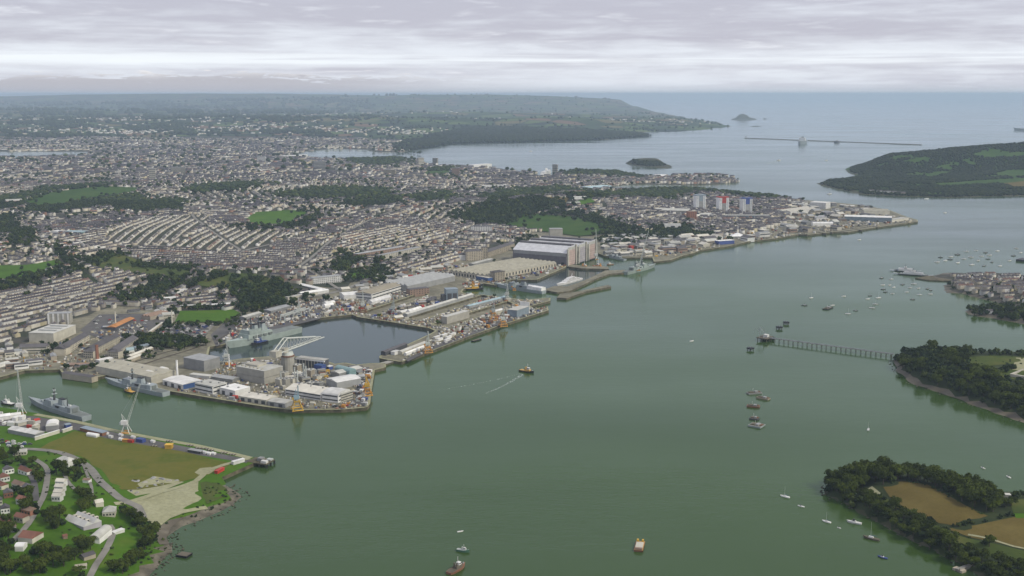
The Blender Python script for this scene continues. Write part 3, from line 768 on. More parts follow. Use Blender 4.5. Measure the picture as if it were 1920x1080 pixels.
# ---------------------------------------------------------------- paints and claddings
for nm, c, r in [('white_clad', (0.68, 0.68, 0.65), 0.6), ('cream_clad', (0.50, 0.48, 0.40), 0.7), ('pale_roof', (0.46, 0.46, 0.42), 0.7), ('buff_roof', (0.36, 0.345, 0.275), 0.75), ('tan_roof', (0.30, 0.27, 0.20), 0.8),
                 ('grey_clad', (0.28, 0.285, 0.28), 0.6), ('dark_clad', (0.075, 0.078, 0.085), 0.6), ('slate', (0.105, 0.10, 0.105), 0.75), ('blue_clad', (0.05, 0.10, 0.25), 0.55), ('blue_grey', (0.22, 0.27, 0.31), 0.6),
                 ('teal_clad', (0.20, 0.31, 0.31), 0.4), ('stone', (0.36, 0.32, 0.25), 0.85), ('pale_stone', (0.44, 0.41, 0.33), 0.85), ('brick', (0.27, 0.13, 0.085), 0.85), ('brown_brick', (0.24, 0.17, 0.13), 0.85), ('orange_roof', (0.46, 0.21, 0.07), 0.7),
                 ('red_tile', (0.21, 0.10, 0.072), 0.85), ('concrete', (0.33, 0.32, 0.28), 0.85), ('dark_window', (0.045, 0.05, 0.055), 0.25), ('yellow_paint', (0.58, 0.36, 0.05), 0.55), ('orange_paint', (0.50, 0.24, 0.045), 0.55),
                 ('pale_steel', (0.46, 0.49, 0.46), 0.5), ('crane_grey', (0.43, 0.45, 0.42), 0.5), ('grey_steel', (0.30, 0.34, 0.34), 0.5), ('blue_steel', (0.25, 0.36, 0.42), 0.5), ('naval_grey', (0.285, 0.325, 0.335), 0.5), ('naval_green_grey', (0.30, 0.355, 0.325), 0.5), ('deck_grey', (0.17, 0.19, 0.18), 0.8),
                 ('black_paint', (0.018, 0.018, 0.02), 0.5), ('red_paint', (0.42, 0.045, 0.03), 0.5), ('blue_paint', (0.05, 0.08, 0.25), 0.55), ('white_paint', (0.74, 0.74, 0.72), 0.4), ('tug_buff', (0.56, 0.36, 0.10), 0.55), ('rust', (0.20, 0.10, 0.06), 0.85),
                 ('pink_door', (0.40, 0.30, 0.27), 0.7), ('halls_roof', (0.50, 0.51, 0.53), 0.6), ('halls_wall', (0.17, 0.16, 0.175), 0.7), ('lilac_door', (0.36, 0.34, 0.37), 0.7), ('timber', (0.13, 0.115, 0.085), 0.9), ('foam', (0.62, 0.66, 0.64), 0.6), ('green_paint', (0.08, 0.18, 0.12), 0.6), ('cream_roof', (0.55, 0.53, 0.46), 0.75), ('grey_roof', (0.30, 0.31, 0.31), 0.7), ('pale_blue_roof', (0.34, 0.45, 0.48), 0.6)]:
    mat(nm, c, r, 0.3, 0.11)

EXCL = []          # footprints nothing else may be built on (world polygons)
def frame_of(land, A, B, z=None):
    L = LANDS[land]
    a, b = L.at(*A), L.at(*B)
    d = (b - a)[:2]; n = np.linalg.norm(d)
    return a, b, n, math.atan2(d[1], d[0])
ROOFTRIM = {}
def bld(name, label, cat, A, B, D, H, roof='flat', wall='white_clad', rmat='pale_roof', land='B', rh=None, n=1, bands=0, wins=0, extra=None, group=None, doors=0, vents=0, parapet=False, L=None):
    """a building from its front-left and front-right ground corners, its depth and its eaves height"""
    a, b, ln, rz = frame_of(land, A, B)
    if L: ln = L
    z = min(a[2], b[2])
    r = empty(name, (a[0], a[1], z), rz); tag(r, label, cat, group)
    x1 = ln
    W = MB()
    W.box(0, x1, 0, D, -4, H).build('wall', wall, r)
    o = 0.35
    rh = rh if rh is not None else 0.22 * (D / n if roof in ('gx', 'bx') else ln / n)
    R = MB()
    if roof == 'flat':
        R.box(-o, x1 + o, -o, D + o, H, H + 0.5)
        if parapet: R.box(-o, x1 + o, -o, 0.2, H + 0.5, H + 1.6); R.box(-o, x1 + o, D - 0.2, D + o, H + 0.5, H + 1.6)
    elif roof == 'gx':       # n ridges running along the front
        w = D / n
        for i in range(n): R.extr([(i * w - (o if i == 0 else 0), H), ((i + 1) * w + (o if i == n - 1 else 0), H), (i * w + w / 2, H + rh)], -o, x1 + o, 'x')
    elif roof == 'gy':       # n ridges running away from the front
        w = x1 / n
        for i in range(n): R.extr([(i * w - (o if i == 0 else 0), H), ((i + 1) * w + (o if i == n - 1 else 0), H), (i * w + w / 2, H + rh)], -o, D + o, 'y')
    elif roof in ('bx', 'by'):
        w = (D if roof == 'bx' else x1) / n
        for i in range(n):
            pr = [(i * w + w / 2 - w / 2 * math.cos(math.pi * t / 8), H + rh * math.sin(math.pi * t / 8)) for t in range(9)]
            R.extr(pr[::-1], -o, (x1 if roof == 'bx' else D) + o, 'x' if roof == 'bx' else 'y')
    elif roof == 'sawx':
        w = D / n
        for i in range(n): R.extr([(i * w, H), ((i + 1) * w, H), (i * w + w * 0.82, H + rh)], -o, x1 + o, 'x')
    elif roof == 'hip':
        k = min(x1, D) / 2 * 0.96
        R.frus(-o, x1 + o, -o, D + o, H, H + rh, k, k)
    ro = R.build('roof', rmat, r)
    if vents:
        for i in range(vents):
            t = (i + 0.5) / vents
            V = MB()
            if roof == 'gx':
                V.box(x1 * t - 0.9, x1 * t + 0.9, D * 0.5 - 1.0, D * 0.5 + 1.0, H + rh - 0.6, H + rh + 1.1)
            else:
                yy = D * (0.3 + 0.4 * ((i * 7) % 3) / 2)
                V.box(x1 * t - 1.3, x1 * t + 1.3, yy - 1.2, yy + 1.2, H + (0.4 if roof == 'flat' else rh * 0.3), H + (2.0 if roof == 'flat' else rh + 0.7))
            V.build('roof_vent', 'grey_clad', r)
    for i in range(bands):
        zc = H * (i + 0.62) / bands
        MB().box(x1 * 0.02, x1 * 0.98, -0.12, 0.3, zc - H / bands * 0.16, zc + H / bands * 0.16).build('window_band', 'dark_window', r)
        MB().box(x1 - 0.3, x1 + 0.12, D * 0.06, D * 0.94, zc - H / bands * 0.16, zc + H / bands * 0.16).build('window_band', 'dark_window', r)
        MB().box(-0.12, 0.3, D * 0.06, D * 0.94, zc - H / bands * 0.16, zc + H / bands * 0.16).build('window_band', 'dark_window', r)
    if wins:
        rows = max(1, int(H / 3.6)); nx = wins; me = None
        for j in range(rows):
            for i in range(nx):
                xc = x1 * (i + 0.5) / nx; zc = (j + 0.55) * H / rows; hw = min(1.0, x1 / nx * 0.28)
                if me is None:
                    w_ = MB().box(-hw, hw, -0.12, 0.2, -0.85, 0.85).build('window', 'dark_window', r); me = w_.data
                else: w_ = link(bpy.data.objects.new('window', me), r)
                w_.location = (xc, 0, zc)
    for i in range(doors):
        xc = x1 * (i + 0.5) / doors; hw = min(3.2, x1 / doors * 0.32)
        MB().box(xc - hw, xc + hw, -0.15, 0.3, 0, min(5.5, H * 0.7)).build('door', 'dark_clad', r)
    if extra: extra(r, x1, D, H)
    c, s = math.cos(rz), math.sin(rz); q = 3.0
    EXCL.append(np.array([(a[0] + c * u - s * v, a[1] + s * u + c * v) for u, v in ((-q, -q), (ln + q, -q), (ln + q, D + q), (-q, D + q))]))
    return r

# ---------------------------------------------------------------- the yard on the near island of the dockyard
bld('boat_shed', 'long buff-roofed shed behind the moored frigate, ending in white arches', 'shed', (180, 699), (284, 721), 46, 11, 'gx', 'cream_clad', 'buff_roof', n=2, rh=3.5, vents=4)
def arches(r, x1, D, H):
    for i in range(3):
        w = x1 / 3
        MB().extr([(w * i + w / 2 + w * 0.28 * math.cos(math.pi * t / 6), 0.5 + 5.5 * math.sin(math.pi * t / 6)) for t in range(7)], -0.4, 0.3, 'y').build('arch_opening', 'dark_window', r)
bld('arched_shed', 'white shed with three round-topped arches at the end of the buff-roofed shed', 'shed', (278, 713), (318, 703), 10, 7, 'by', 'white_paint', 'white_clad', n=3, rh=6, extra=arches)
def blue_end(r, x1, D, H): MB().box(x1, x1 + 0.3, 0.5, D - 0.5, 0.2, H - 0.4).build('end_wall', 'blue_clad', r)
bld('warehouse', 'white quayside warehouse with a bright blue end wall', 'warehouse', (305, 721), (343, 731), 34, 7.5, 'gx', 'white_clad', 'white_clad', rh=2, extra=blue_end, doors=3)
bld('office_block', 'white two-tone quayside block with dark window bands', 'office', (366, 733), (399, 740), 26, 11.5, 'flat', 'white_clad', 'pale_roof', bands=2, vents=3)
bld('office_block', 'smaller plain white quayside block with a flat white roof', 'office', (412, 738), (441, 745), 27, 9, 'flat', 'white_clad', 'white_clad', vents=2, doors=2)
bld('store_shed', 'long low cream shed with a ribbed roof beside the yellow quay crane', 'shed', (449, 751), (500, 759), 24, 6.5, 'gx', 'cream_clad', 'cream_roof', rh=2.6, doors=4, vents=3)
bld('store_shed', 'short pale shed with a red door next to the long cream shed', 'shed', (502, 760), (534, 765), 20, 6, 'gx', 'grey_clad', 'pale_roof', rh=2.2, doors=2)
bld('workshop', 'wide white workshop with two dark window strips along its front', 'workshop', (535, 741), (602, 752), 36, 9, 'gx', 'white_clad', 'cream_roof', rh=4, bands=2, vents=3)
bld('office_block', 'white office with a domed roof light at the end of the wide workshop', 'office', (604, 752), (634, 756), 30, 11, 'bx', 'white_clad', 'white_clad', rh=4, bands=2)
bld('office_block', 'cream three-storey office with stepped window bands facing the river', 'office', (640, 754), (662, 747), 20, 10.5, 'flat', 'cream_clad', 'pale_roof', bands=3, parapet=True, vents=2)
bld('store_shed', 'broad white-roofed shed standing behind the three-storey office', 'shed', (612, 722), (632, 730), 40, 10, 'gy', 'grey_clad', 'white_clad', rh=2.5)
bld('store_shed', 'long pale shed behind the broad white-roofed shed', 'shed', (620, 705), (636, 709), 46, 7, 'gy', 'grey_clad', 'pale_roof', rh=2.5)
bld('glazed_hall', 'pale teal round-roofed hall by the basin entrance', 'hall', (655, 707), (668, 704), 34, 7, 'by', 'teal_clad', 'teal_clad', rh=5)
def step(r, x1, D, H):
    MB().box(-0.6, x1 + 0.6, -0.6, D + 0.6, H * 0.48, H * 0.52).build('ledge', 'concrete', r)
    MB().box(x1 * 0.12, x1 * 0.55, D * 0.3, D * 0.8, H + 0.5, H + 3.2).build('plant_room', 'cream_clad', r)
    for i in range(6): MB().box(x1 * (0.1 + 0.14 * i), x1 * (0.1 + 0.14 * i) + 2, D * 0.12, D * 0.2, H + 0.5, H + 1.8).build('roof_vent', 'buff_roof', r)
bld('reactor_hall', 'big windowless pale grey block in the middle of the yard', 'hall', (444, 711), (496, 721), 38, 19.5, 'flat', 'concrete', 'pale_roof', extra=step)
bld('process_block', 'plain dark grey cube by the corner of the large basin', 'building', (345, 690), (383, 697), 32, 16.5, 'flat', 'grey_clad', 'grey_roof')
bld('pipe_shed', 'low white shed in front of the dark grey cube', 'shed', (355, 707), (392, 711), 10, 4, 'flat', 'white_clad', 'pale_roof')
bld('tower_store', 'low grey shed with white roof lights beside the dark grey cube', 'shed', (396, 712), (436, 718), 16, 5, 'gx', 'grey_clad', 'grey_roof', rh=2)
def gallery(r, x1, D, H):
    for i in range(10): MB().box(x1 * i / 9.3, x1 * i / 9.3 + 1.4, -0.5, 0.2, 0, H).build('pier', 'pale_stone', r)
    MB().box(-0.8, x1 + 0.8, -1.2, 1.2, H - 2.2, H - 0.4).build('crane_rail', 'white_clad', r)
bld('crane_gallery', 'tall open-fronted gallery with white roof edge on the basin side', 'building', (556, 689), (608, 695), 13, 15.5, 'flat', 'dark_clad', 'pale_roof', extra=gallery)
bld('tank_house', 'bright blue block at the foot of the tall gallery', 'building', (589, 697), (603, 699), 11, 10.5, 'flat', 'blue_paint', 'blue_clad')
bld('tank_house', 'small blue and white hut beyond the bright blue block', 'hut', (608, 692), (617, 694), 8, 5, 'flat', 'blue_paint', 'white_clad')
for (x, y, w, h, d, m_) in [(516, 722, 9, 9, 10, 'cream_clad'), (529, 727, 7, 13, 9, 'concrete'), (541, 722, 8, 10, 9, 'cream_clad'), (556, 715, 12, 8, 12, 'concrete'), (572, 707, 11, 11, 10, 'stone'), (513, 705, 6, 15, 8, 'blue_steel'), (586, 712, 8, 6, 9, 'cream_clad'),
                            (560, 728, 9, 6, 8, 'cream_clad'), (574, 724, 10, 5, 9, 'grey_clad'), (590, 725, 9, 6, 9, 'grey_clad'), (548, 700, 10, 13, 10, 'stone'), (525, 712, 9, 11, 9, 'cream_clad')]:
    bld('service_block', 'small boxy plant building crowded around the giant crane', 'building', (x, y), (x + w, y + 1.5), d, h, 'flat', m_, 'pale_roof', group='plant buildings round the giant crane', vents=2)
def stack(x, y, h, r0, r1, m_, label, name='chimney', land='B', cat='chimney', n=10, cap=None):
    p = LANDS[land].at(x, y); e = empty(name, p); tag(e, label, cat)
    MB().bar((0, 0, -2), (0, 0, h), r0, r1, n).build('shaft', m_, e)
    MB().bar((0, 0, h - 1.2), (0, 0, h), r1 * 1.25, None, n).build('rim', cap or m_, e)
    MB().bar((0, 0, 0), (0, 0, 1.5), r0 * 1.3, None, n).build('plinth', 'concrete', e)
    return e
stack(333, 711, 29, 1.7, 1.4, 'white_paint', 'slim white chimney beside the dark grey cube')
stack(183, 678, 27, 3.2, 2.4, 'brick', 'square brick chimney behind the buff-roofed shed', n=4)
stack(430, 690, 22, 1.1, 0.9, 'white_paint', 'thin white stack at the corner of the basin')
for x, y, h in ((553, 720, 25), (558, 722, 22), (570, 715, 27), (574, 716, 24), (527, 721, 20)):
    e = stack(x, y, h, 1.2, 1.0, 'pale_steel', 'slender pale steel stack among the plant buildings', 'vent_stack', cat='stack'); e['group'] = 'steel stacks by the giant crane'

# ---------------------------------------------------------------- cranes
def giant_crane():
    b = LANDS['B'].at(540, 699); e = empty('cantilever_crane', b); tag(e, 'giant pale hammerhead crane on a round tower over the basin', 'crane')
    zj = 40.0
    MB().bar((0, 0, -1), (0, 0, 26), 10.5, 9.8, 16).build('tower', 'concrete', e)
    MB().bar((0, 0, 26), (0, 0, 28), 10.6, None, 16).build('tower_rim', 'rust', e)
    MB().bar((0, 0, 28), (0, 0, 33), 9.5, 8.0, 16).build('turntable', 'pale_steel', e)
    tip = G(604, 627, b[2] + zj + 2)[:2] - b[:2]; back = G(512, 649, b[2] + zj - 4)[:2] - b[:2]
    d = tip / np.linalg.norm(tip); nrm = np.array((-d[1], d[0]))
    Lf = np.linalg.norm(tip); Lb = -30.0
    rz = math.atan2(d[1], d[0])
    jib = empty('jib_pivot', (0, 0, 33)); COL.objects.unlink(jib); bpy.data.objects.remove(jib)
    J = MB(); U = MB(); K = MB()
    P = lambda u, w, z: (d[0] * u + nrm[0] * w, d[1] * u + nrm[1] * w, z)
    for w in (-3.6, 3.6):
        J.bar(P(Lb, w, 35), P(Lf, w, 38), 1.5, 1.0)
        U.bar(P(Lb, w, 38), P(-4, w, 54), 1.0); U.bar(P(-4, w, 54), P(Lf * 0.86, w, 41.0), 0.9, 0.7)
        for i in range(9):
            u0, u1 = -4 + (Lf * 0.8 + 4) * i / 9, -4 + (Lf * 0.8 + 4) * (i + 1) / 9
            zt = lambda u: 54 - (u + 4) / (Lf * 0.82 + 4) * 12.5
            K.bar(P(u0, w, zt(u0)), P(u1, w, 35.6 + 2.2 * u1 / Lf), 0.32); K.bar(P(u1, w, zt(u1)), P(u1, w, 35.6), 0.28)
        for i in range(3):
            u0, u1 = Lb + 26 * i / 3, Lb + 26 * (i + 1) / 3
            K.bar(P(u0, w, 38 + 16 * i / 3), P(u1, w, 35), 0.35); K.bar(P(u1, w, 38 + 16 * (i + 1) / 3), P(u1, w, 35), 0.35)
    for i in range(12): u = Lb + (Lf - Lb) * i / 11; J.bar(P(u, -3.6, 35.5 + 2 * max(u, 0) / Lf), P(u, 3.6, 35.5 + 2 * max(u, 0) / Lf), 0.4)
    J.build('jib', 'crane_grey', e); U.build('top_chord', 'crane_grey', e); K.build('bracing', 'crane_grey', e)
    c = MB().box(-7, 7, -6, 6, 0, 9).build('counterweight', 'cream_clad', e); c.location = P(Lb + 2, 0, 31); c.rotation_euler[2] = rz
    c = MB().box(-5, 5, -4.5, 4.5, 0, 7).build('machinery_house', 'cream_clad', e); c.location = P(-8, 0, 33); c.rotation_euler[2] = rz
    t = MB().bar(P(Lf * 0.6, 0, 34), P(Lf * 0.6, 0, 20), 0.15).build('hoist_rope', 'dark_clad', e)
giant_crane()
def quay_crane(x, y, label, base='yellow_paint', top='blue_steel', h=12.0, jl=28.0, az=60.0, el=70.0, land='B', w=7.0, group=None):
    p = LANDS[land].at(x, y); e = empty('quay_crane', p, math.radians(20)); tag(e, label, 'crane', group)
    for sx in (-1, 1):
        for sy in (-1, 1):
            MB().bar((sx * w, sy * w, 0), (sx * w * 0.45, sy * w * 0.45, h), 0.75, 0.6).build('leg', base, e)
    Q = MB()
    for s in (-1, 1):
        Q.bar((-w, s * w, 0.9), (w, s * w, 0.9), 0.7); Q.bar((s * w, -w, 4.5), (s * w, w, 4.5), 0.45); Q.bar((-w * 0.75, s * w * 0.75, 5.0), (w * 0.75, s * w * 0.75, 5.0), 0.45)
    Q.build('sill_beam', base, e)
    MB().box(-w * 0.6, w * 0.6, -w * 0.6, w * 0.6, h - 0.4, h + 1.2).build('portal_deck', base, e)
    MB().bar((0, 0, h + 1), (0, 0, h + 3.5), 2.0, None, 10).build('slew_ring', 'grey_steel', e)
    hz = h + 3.4
    ca, sa = math.cos(math.radians(az)), math.sin(math.radians(az)); ce, se = math.cos(math.radians(el)), math.sin(math.radians(el))
    MB().box(-4.0, 3.2, -2.4, 2.4, hz, hz + 4.6).build('machinery_house', top, e)
    MB().box(2.2, 4.6, 0.8, 2.6, hz + 0.4, hz + 3.0).build('cab', 'white_clad', e)
    MB().bar((-2.5, -1.8, hz + 4), (-1.0, 0, hz + 13), 0.35).bar((-2.5, 1.8, hz + 4), (-1.0, 0, hz + 13), 0.35).bar((2.2, 0, hz + 4), (-1.0, 0, hz + 13), 0.3).build('a_frame', top, e)
    tip = (2 + ca * ce * jl, sa * ce * jl, hz + 3 + se * jl)
    MB().lattice((2, 0, hz + 3), tip, 2.0, 0.9, 9, 0.28).build('jib', top, e)
    MB().bar((-1.0, 0, hz + 13), tip, 0.14).bar(tip, (tip[0], tip[1], hz + 1), 0.1).build('rope', 'dark_clad', e)
    MB().box(-6.0, -3.6, -2.0, 2.0, hz - 0.5, hz + 2.2).build('counterweight', base, e)
    return e
quay_crane(557, 769, 'yellow-legged crane with a blue-grey tower on the near quay edge', az=80, el=75, jl=15)
quay_crane(689, 741, 'yellow-legged crane on the river-side quay beside the asphalt road', 'orange_paint', 'yellow_paint', 9, 14, 100, 40, w=6)
quay_crane(802, 661, 'orange-legged crane with pale top at the wharf end near the dark shed', 'orange_paint', 'pale_steel', 9, 20, 95, 80)
quay_crane(943, 612, 'orange-legged crane beside the blue-white block on the long wharf', 'orange_paint', 'pale_steel', 9, 24, 90, 78)
quay_crane(925, 600, 'orange-legged crane standing beside the dry dock', 'orange_paint', 'grey_steel', 13, 16, 90, 76)
quay_crane(680, 585, 'grey-topped crane among the scaffolds behind the basin', 'rust', 'pale_steel', 9, 24, 100, 82)
quay_crane(737, 590, 'thin grey crane standing between the two dry docks', 'grey_steel', 'grey_steel', 8, 24, 90, 80, w=4)
quay_crane(425, 682, 'pale green-grey crane on the basin quay beside the dark grey cube', 'pale_steel', 'pale_steel', 8, 26, 95, 76)
quay_crane(951, 563, 'pale green crane at the mouth of the inner basin', 'pale_steel', 'pale_steel', 8, 26, 110, 80, w=5)
quay_crane(560, 594, 'pale crane among the sheds on the far side of the basin', 'pale_steel', 'pale_steel', 8, 22, 100, 80, w=5)
quay_crane(964, 545, 'small orange crane beside the covered frigate', 'orange_paint', 'grey_steel', 5, 10, 90, 60, w=3)
def tower_crane(x, y, h_lean, label, top, m_='pale_steel', land='A', base='orange_paint', w=5.0, zt=None):
    """tall travelling jib crane with its boom raised almost upright"""
    p = LANDS[land].at(x, y); e = empty('jib_crane', p); tag(e, label, 'crane')
    for sx in (-1, 1):
        for sy in (-1, 1): MB().bar((sx * w, sy * w, 0), (sx * w * 0.4, sy * w * 0.4, 9), 0.7, 0.55).build('leg', m_, e)
    MB().box(-w, w, -w - 0.6, -w + 0.6, 0.2, 1.6).box(-w, w, w - 0.6, w + 0.6, 0.2, 1.6).build('bogie_beam', base, e)
    MB().box(-w * 0.55, w * 0.55, -w * 0.55, w * 0.55, 8.6, 10).build('portal_deck', m_, e)
    MB().box(-5.5, 2.0, -2.6, 2.6, 10.4, 15.5).build('machinery_house', 'white_clad', e)
    MB().bar((0, 0, 10), (0, 0, 11), 2.4, None, 10).build('slew_ring', 'grey_steel', e)
    t = G(top[0], top[1], zt or (p[2] + h_lean)) - p
    k = zt - p[2] if zt else h_lean
    ti = (t[0], 4.0, k)
    MB().bar((-3, -1.5, 15), (-5, 0, 24), 0.4).bar((-3, 1.5, 15), (-5, 0, 24), 0.4).bar((1, 0, 15), (-5, 0, 24), 0.3).build('a_frame', m_, e)
    MB().lattice((1.5, 0, 12), ti, 2.2, 1.0, 14, 0.2).build('jib', m_, e)
    MB().bar((-5, 0, 24), ti, 0.12).build('rope', 'grey_steel', e)
    MB().box(-7.5, -5.2, -2.2, 2.2, 10.6, 13.5).build('counterweight', 'grey_steel', e)
    return e
tower_crane(237, 811, 62, 'tall pale lattice-jib crane on the near wharf beside the field', (250, 729))
tower_crane(40, 777, 58, 'tall pale lattice-jib crane by the frigate at the near wharf', (42, 690))
tower_crane(1197, 507, 95, 'very tall pale crane by the frigate on the river wall', (1196, 412), land='B', w=5)
tower_crane(1119, 487, 78, 'thin tall crane mast in front of the frigate halls', (1120, 434), land='B', w=4)

# ---------------------------------------------------------------- the frigate halls, the great multi-ridge workshop and the sheds between
def frigate_halls():
    B_ = LANDS['B'].at(1062, 498); LN, D, H, N = 150.0, 176.0, 30.0, 3
    d1 = np.array((-117.0, 65.0)); d1 /= np.linalg.norm(d1)
    A_ = B_[:2] + d1 * LN
    rz = math.atan2(-d1[1], -d1[0])
    e = empty('frigate_hall', (A_[0], A_[1], B_[2]), rz); tag(e, 'huge triple-bay ship hall with pale curved roofs and pinkish doors', 'hall')
    w = D / N
    MB().box(0, LN, 0, D, -3, H).build('wall', 'halls_wall', e)
    MB().box(2, LN - 2, -0.3, 0.3, H * 0.72, H * 0.98).build('cladding_strip', 'grey_clad', e)
    for i in range(N):
        y0 = i * w
        pr = [(y0, H), (y0 + w * 0.50, H + 14.0), (y0 + w * 0.56, H + 15), (y0 + w * 0.84, H + 15), (y0 + w, H)]
        MB().extr(pr[::-1], -1, LN + 0.5, 'x').build('roof_bay', 'halls_roof', e)
        MB().box(2, LN - 3, y0 + w * 0.54, y0 + w * 0.80, H + 10, H + 18.0).build('roof_monitor', 'slate', e)
        for k in (0.04, 0.80):
            MB().box(LN - 0.5, LN + 4, y0 + w * k, y0 + w * k + 5.0, -3, H + (10 if k < 0.5 else 17)).build('pillar', 'cream_clad', e)
        dr = MB().box(LN, LN + 1.2, y0 + w * 0.14, y0 + w * 0.78, -1, H + 6).build('hall_door', 'pink_door' if i != 1 else 'lilac_door', e)
        MB().box(LN, LN + 0.9, y0 + w * 0.14, y0 + w * 0.78, H + 6, H + 13.5).build('gable_panel', 'pale_roof', e)
        for q in range(6):
            MB().box(LN + 1.1, LN + 1.5, y0 + w * 0.14, y0 + w * 0.78, q * 5.6 + 4.6, q * 5.6 + 5.2).build('door_rail', 'cream_clad', dr)
    MB().box(LN - 14, LN - 6, -0.3, 0.4, 0, 7).build('side_door', 'dark_window', e)
    c, s = math.cos(rz), math.sin(rz)
    EXCL.append(np.array([(A_[0] + c * u - s * v, A_[1] + s * u + c * v) for u, v in ((-6, -6), (LN + 8, -6), (LN + 8, D + 6), (-6, D + 6))]))
frigate_halls()
def quad_face(r, x1, D, H):
    for i in range(22):
        xc = x1 * (i + 0.5) / 22
        MB().box(xc - 2.0, xc + 2.0, -0.25, 0.2, 2.0, 8.5).build('arched_window', 'dark_window', r)
    for i in range(14):
        yc = D * (i + 0.5) / 14
        MB().box(-0.25, 0.2, yc - 1.8, yc + 1.8, 2.0, 8.0).build('arched_window', 'dark_window', r)
    for i in range(9):
        w = D / 9
        MB().box(x1 * 0.04, x1 * 0.96, w * (i + 0.62), w * (i + 0.78), H + 2.0, H + 3.6).build('roof_light', 'cream_clad', r)
bld('quadrangle_works', 'vast low stone workshop with nine parallel pale roof ridges', 'workshop', (917, 526), (1043, 501), 118, 10.5, 'gx', 'pale_stone', 'buff_roof', n=9, rh=4.2, extra=quad_face)
bld('stone_tower', 'square dark stone entrance block in front of the nine-ridge workshop', 'building', (928, 527), (947, 524), 16, 19, 'flat', 'stone', 'slate', wins=4, parapet=True)
bld('dock_office', 'small block with a blue lower front at the corner of the nine-ridge workshop', 'building', (893, 524), (915, 528), 14, 8, 'flat', 'blue_clad', 'cream_roof', wins=6)
bld('machine_shop', 'long white-walled shed with a tan roof and a dark window strip', 'shed', (697, 563), (761, 543), 40, 13, 'gx', 'white_clad', 'tan_roof', rh=3, bands=2)
bld('machine_shop', 'low white shed with a pale end wall beside the tan-roofed shed', 'shed', (645, 562), (676, 560), 40, 9, 'gx', 'white_clad', 'white_clad', rh=2.5)
bld('foundry', 'grey factory with a row of sawtooth roof ridges', 'factory', (764, 547), (853, 527), 62, 12, 'sawx', 'grey_clad', 'grey_roof', n=6, rh=5)
bld('pump_house', 'brown-pink brick pump house in front of the sawtooth factory', 'building', (769, 554), (805, 550), 16, 12, 'flat', 'brown_brick', 'slate', wins=7)
def crane_house(r, x1, D, H):
    MB().box(x1 * 0.1, x1 * 0.45, -0.4, 0.3, 0, H * 0.7).build('tall_door', 'dark_clad', r)
    MB().box(x1 * 0.55, x1 * 0.9, -0.4, 0.3, 0, H * 0.7).build('tall_door', 'dark_clad', r)
    MB().box(-8, 0, 2, D - 2, -2, H * 0.55).build('side_wing', 'dark_clad', r)
bld('tower_hall', 'tall blue-grey boxy hall standing over the dry docks', 'hall', (837, 567), (859, 566), 22, 26, 'flat', 'blue_grey', 'blue_grey', extra=crane_house)
bld('marquee', 'long bright white tent beside the first dry dock', 'tent', (698, 571), (734, 561), 12, 5, 'gx', 'white_paint', 'white_paint', rh=4)
bld('marquee', 'bright white double tent on the quay between the dry docks', 'tent', (770, 589), (793, 582), 12, 4, 'gx', 'white_paint', 'white_paint', rh=4.5, n=1)
bld('marquee', 'smaller cream tent beside the bright white double tent', 'tent', (754, 590), (767, 587), 12, 4, 'gx', 'cream_clad', 'white_clad', rh=3)
bld('marquee', 'buff-coloured tent near the basin quay corner', 'tent', (742, 600), (757, 598), 14, 4, 'gx', 'tan_roof', 'cream_roof', rh=3)
bld('dock_shed', 'very long low grey shed running beside the dry dock', 'shed', (764, 595), (888, 557), 11, 6, 'gx', 'grey_clad', 'pale_roof', rh=2.2)
bld('submarine_cover', 'pale caisson-like shelter lying along the second dry dock', 'shelter', (838, 604), (880, 592), 12, 9.5, 'flat', 'concrete', 'pale_roof')
bld('dock_shed', 'low pale shed with a greenish white roof near the inner basin', 'shed', (880, 579), (950, 561), 12, 5, 'gx', 'grey_clad', 'pale_blue_roof', rh=2)
bld('dock_shed', 'short cream shed on the quay beside the orange crane', 'shed', (928, 590), (946, 586), 12, 6, 'gx', 'cream_clad', 'white_clad', rh=2)
bld('screen_block', 'tall blue-white windowless block near the end of the long wharf', 'building', (969, 596), (992, 588), 20, 14, 'flat', 'blue_grey', 'pale_roof', extra=lambda r, x1, D, H: MB().box(x1, x1 + 2, 0, D, 0, H + 8).build('screen_wall', 'white_clad', r))
bld('wharf_shed', 'dark timber pontoon shed at the wharf end by the basin entrance', 'shed', (723, 667), (764, 651), 9, 6, 'gx', 'dark_clad', 'slate', rh=1.5)
bld('wharf_shed', 'pale green-roofed long shed on the wharf near the orange-legged crane', 'shed', (754, 665), (800, 647), 9, 4.5, 'gx', 'cream_clad', 'pale_roof', rh=2)
bld('wharf_shed', 'narrow white-roofed shed parallel to the pale green-roofed one', 'shed', (762, 667), (805, 650), 5, 4, 'gx', 'white_clad', 'white_clad', rh=1.5)
bld('wharf_hut', 'small white hut at the end of the dark pontoon shed', 'hut', (740, 666), (750, 663), 8, 5, 'flat', 'white_clad', 'white_clad')
for k, (x, y) in enumerate([(816, 636), (822, 640), (830, 632), (838, 636), (846, 630), (836, 641)]):
    bld('site_cabin', 'flat white site cabin on the wharf behind the orange-legged crane', 'cabin', (x, y), (x + 9, y - 3), 4, 3.2, 'flat', 'white_clad', 'white_clad', group='white site cabins on the wharf')
bld('slip_cover', 'pale round-topped shelter on the basin far quay', 'shelter', (612, 574), (629, 571), 12, 5, 'bx', 'cream_clad', 'white_clad', rh=3)
bld('quay_shed', 'white round-roofed shelter near the scaffolding behind the basin', 'shelter', (610, 578), (626, 575), 10, 4, 'bx', 'white_clad', 'white_paint', rh=4)
bld('quay_shed', 'long low shed with a white roof behind the large grey ship', 'shed', (459, 600), (491, 591), 14, 5, 'gx', 'grey_clad', 'pale_roof', rh=2)
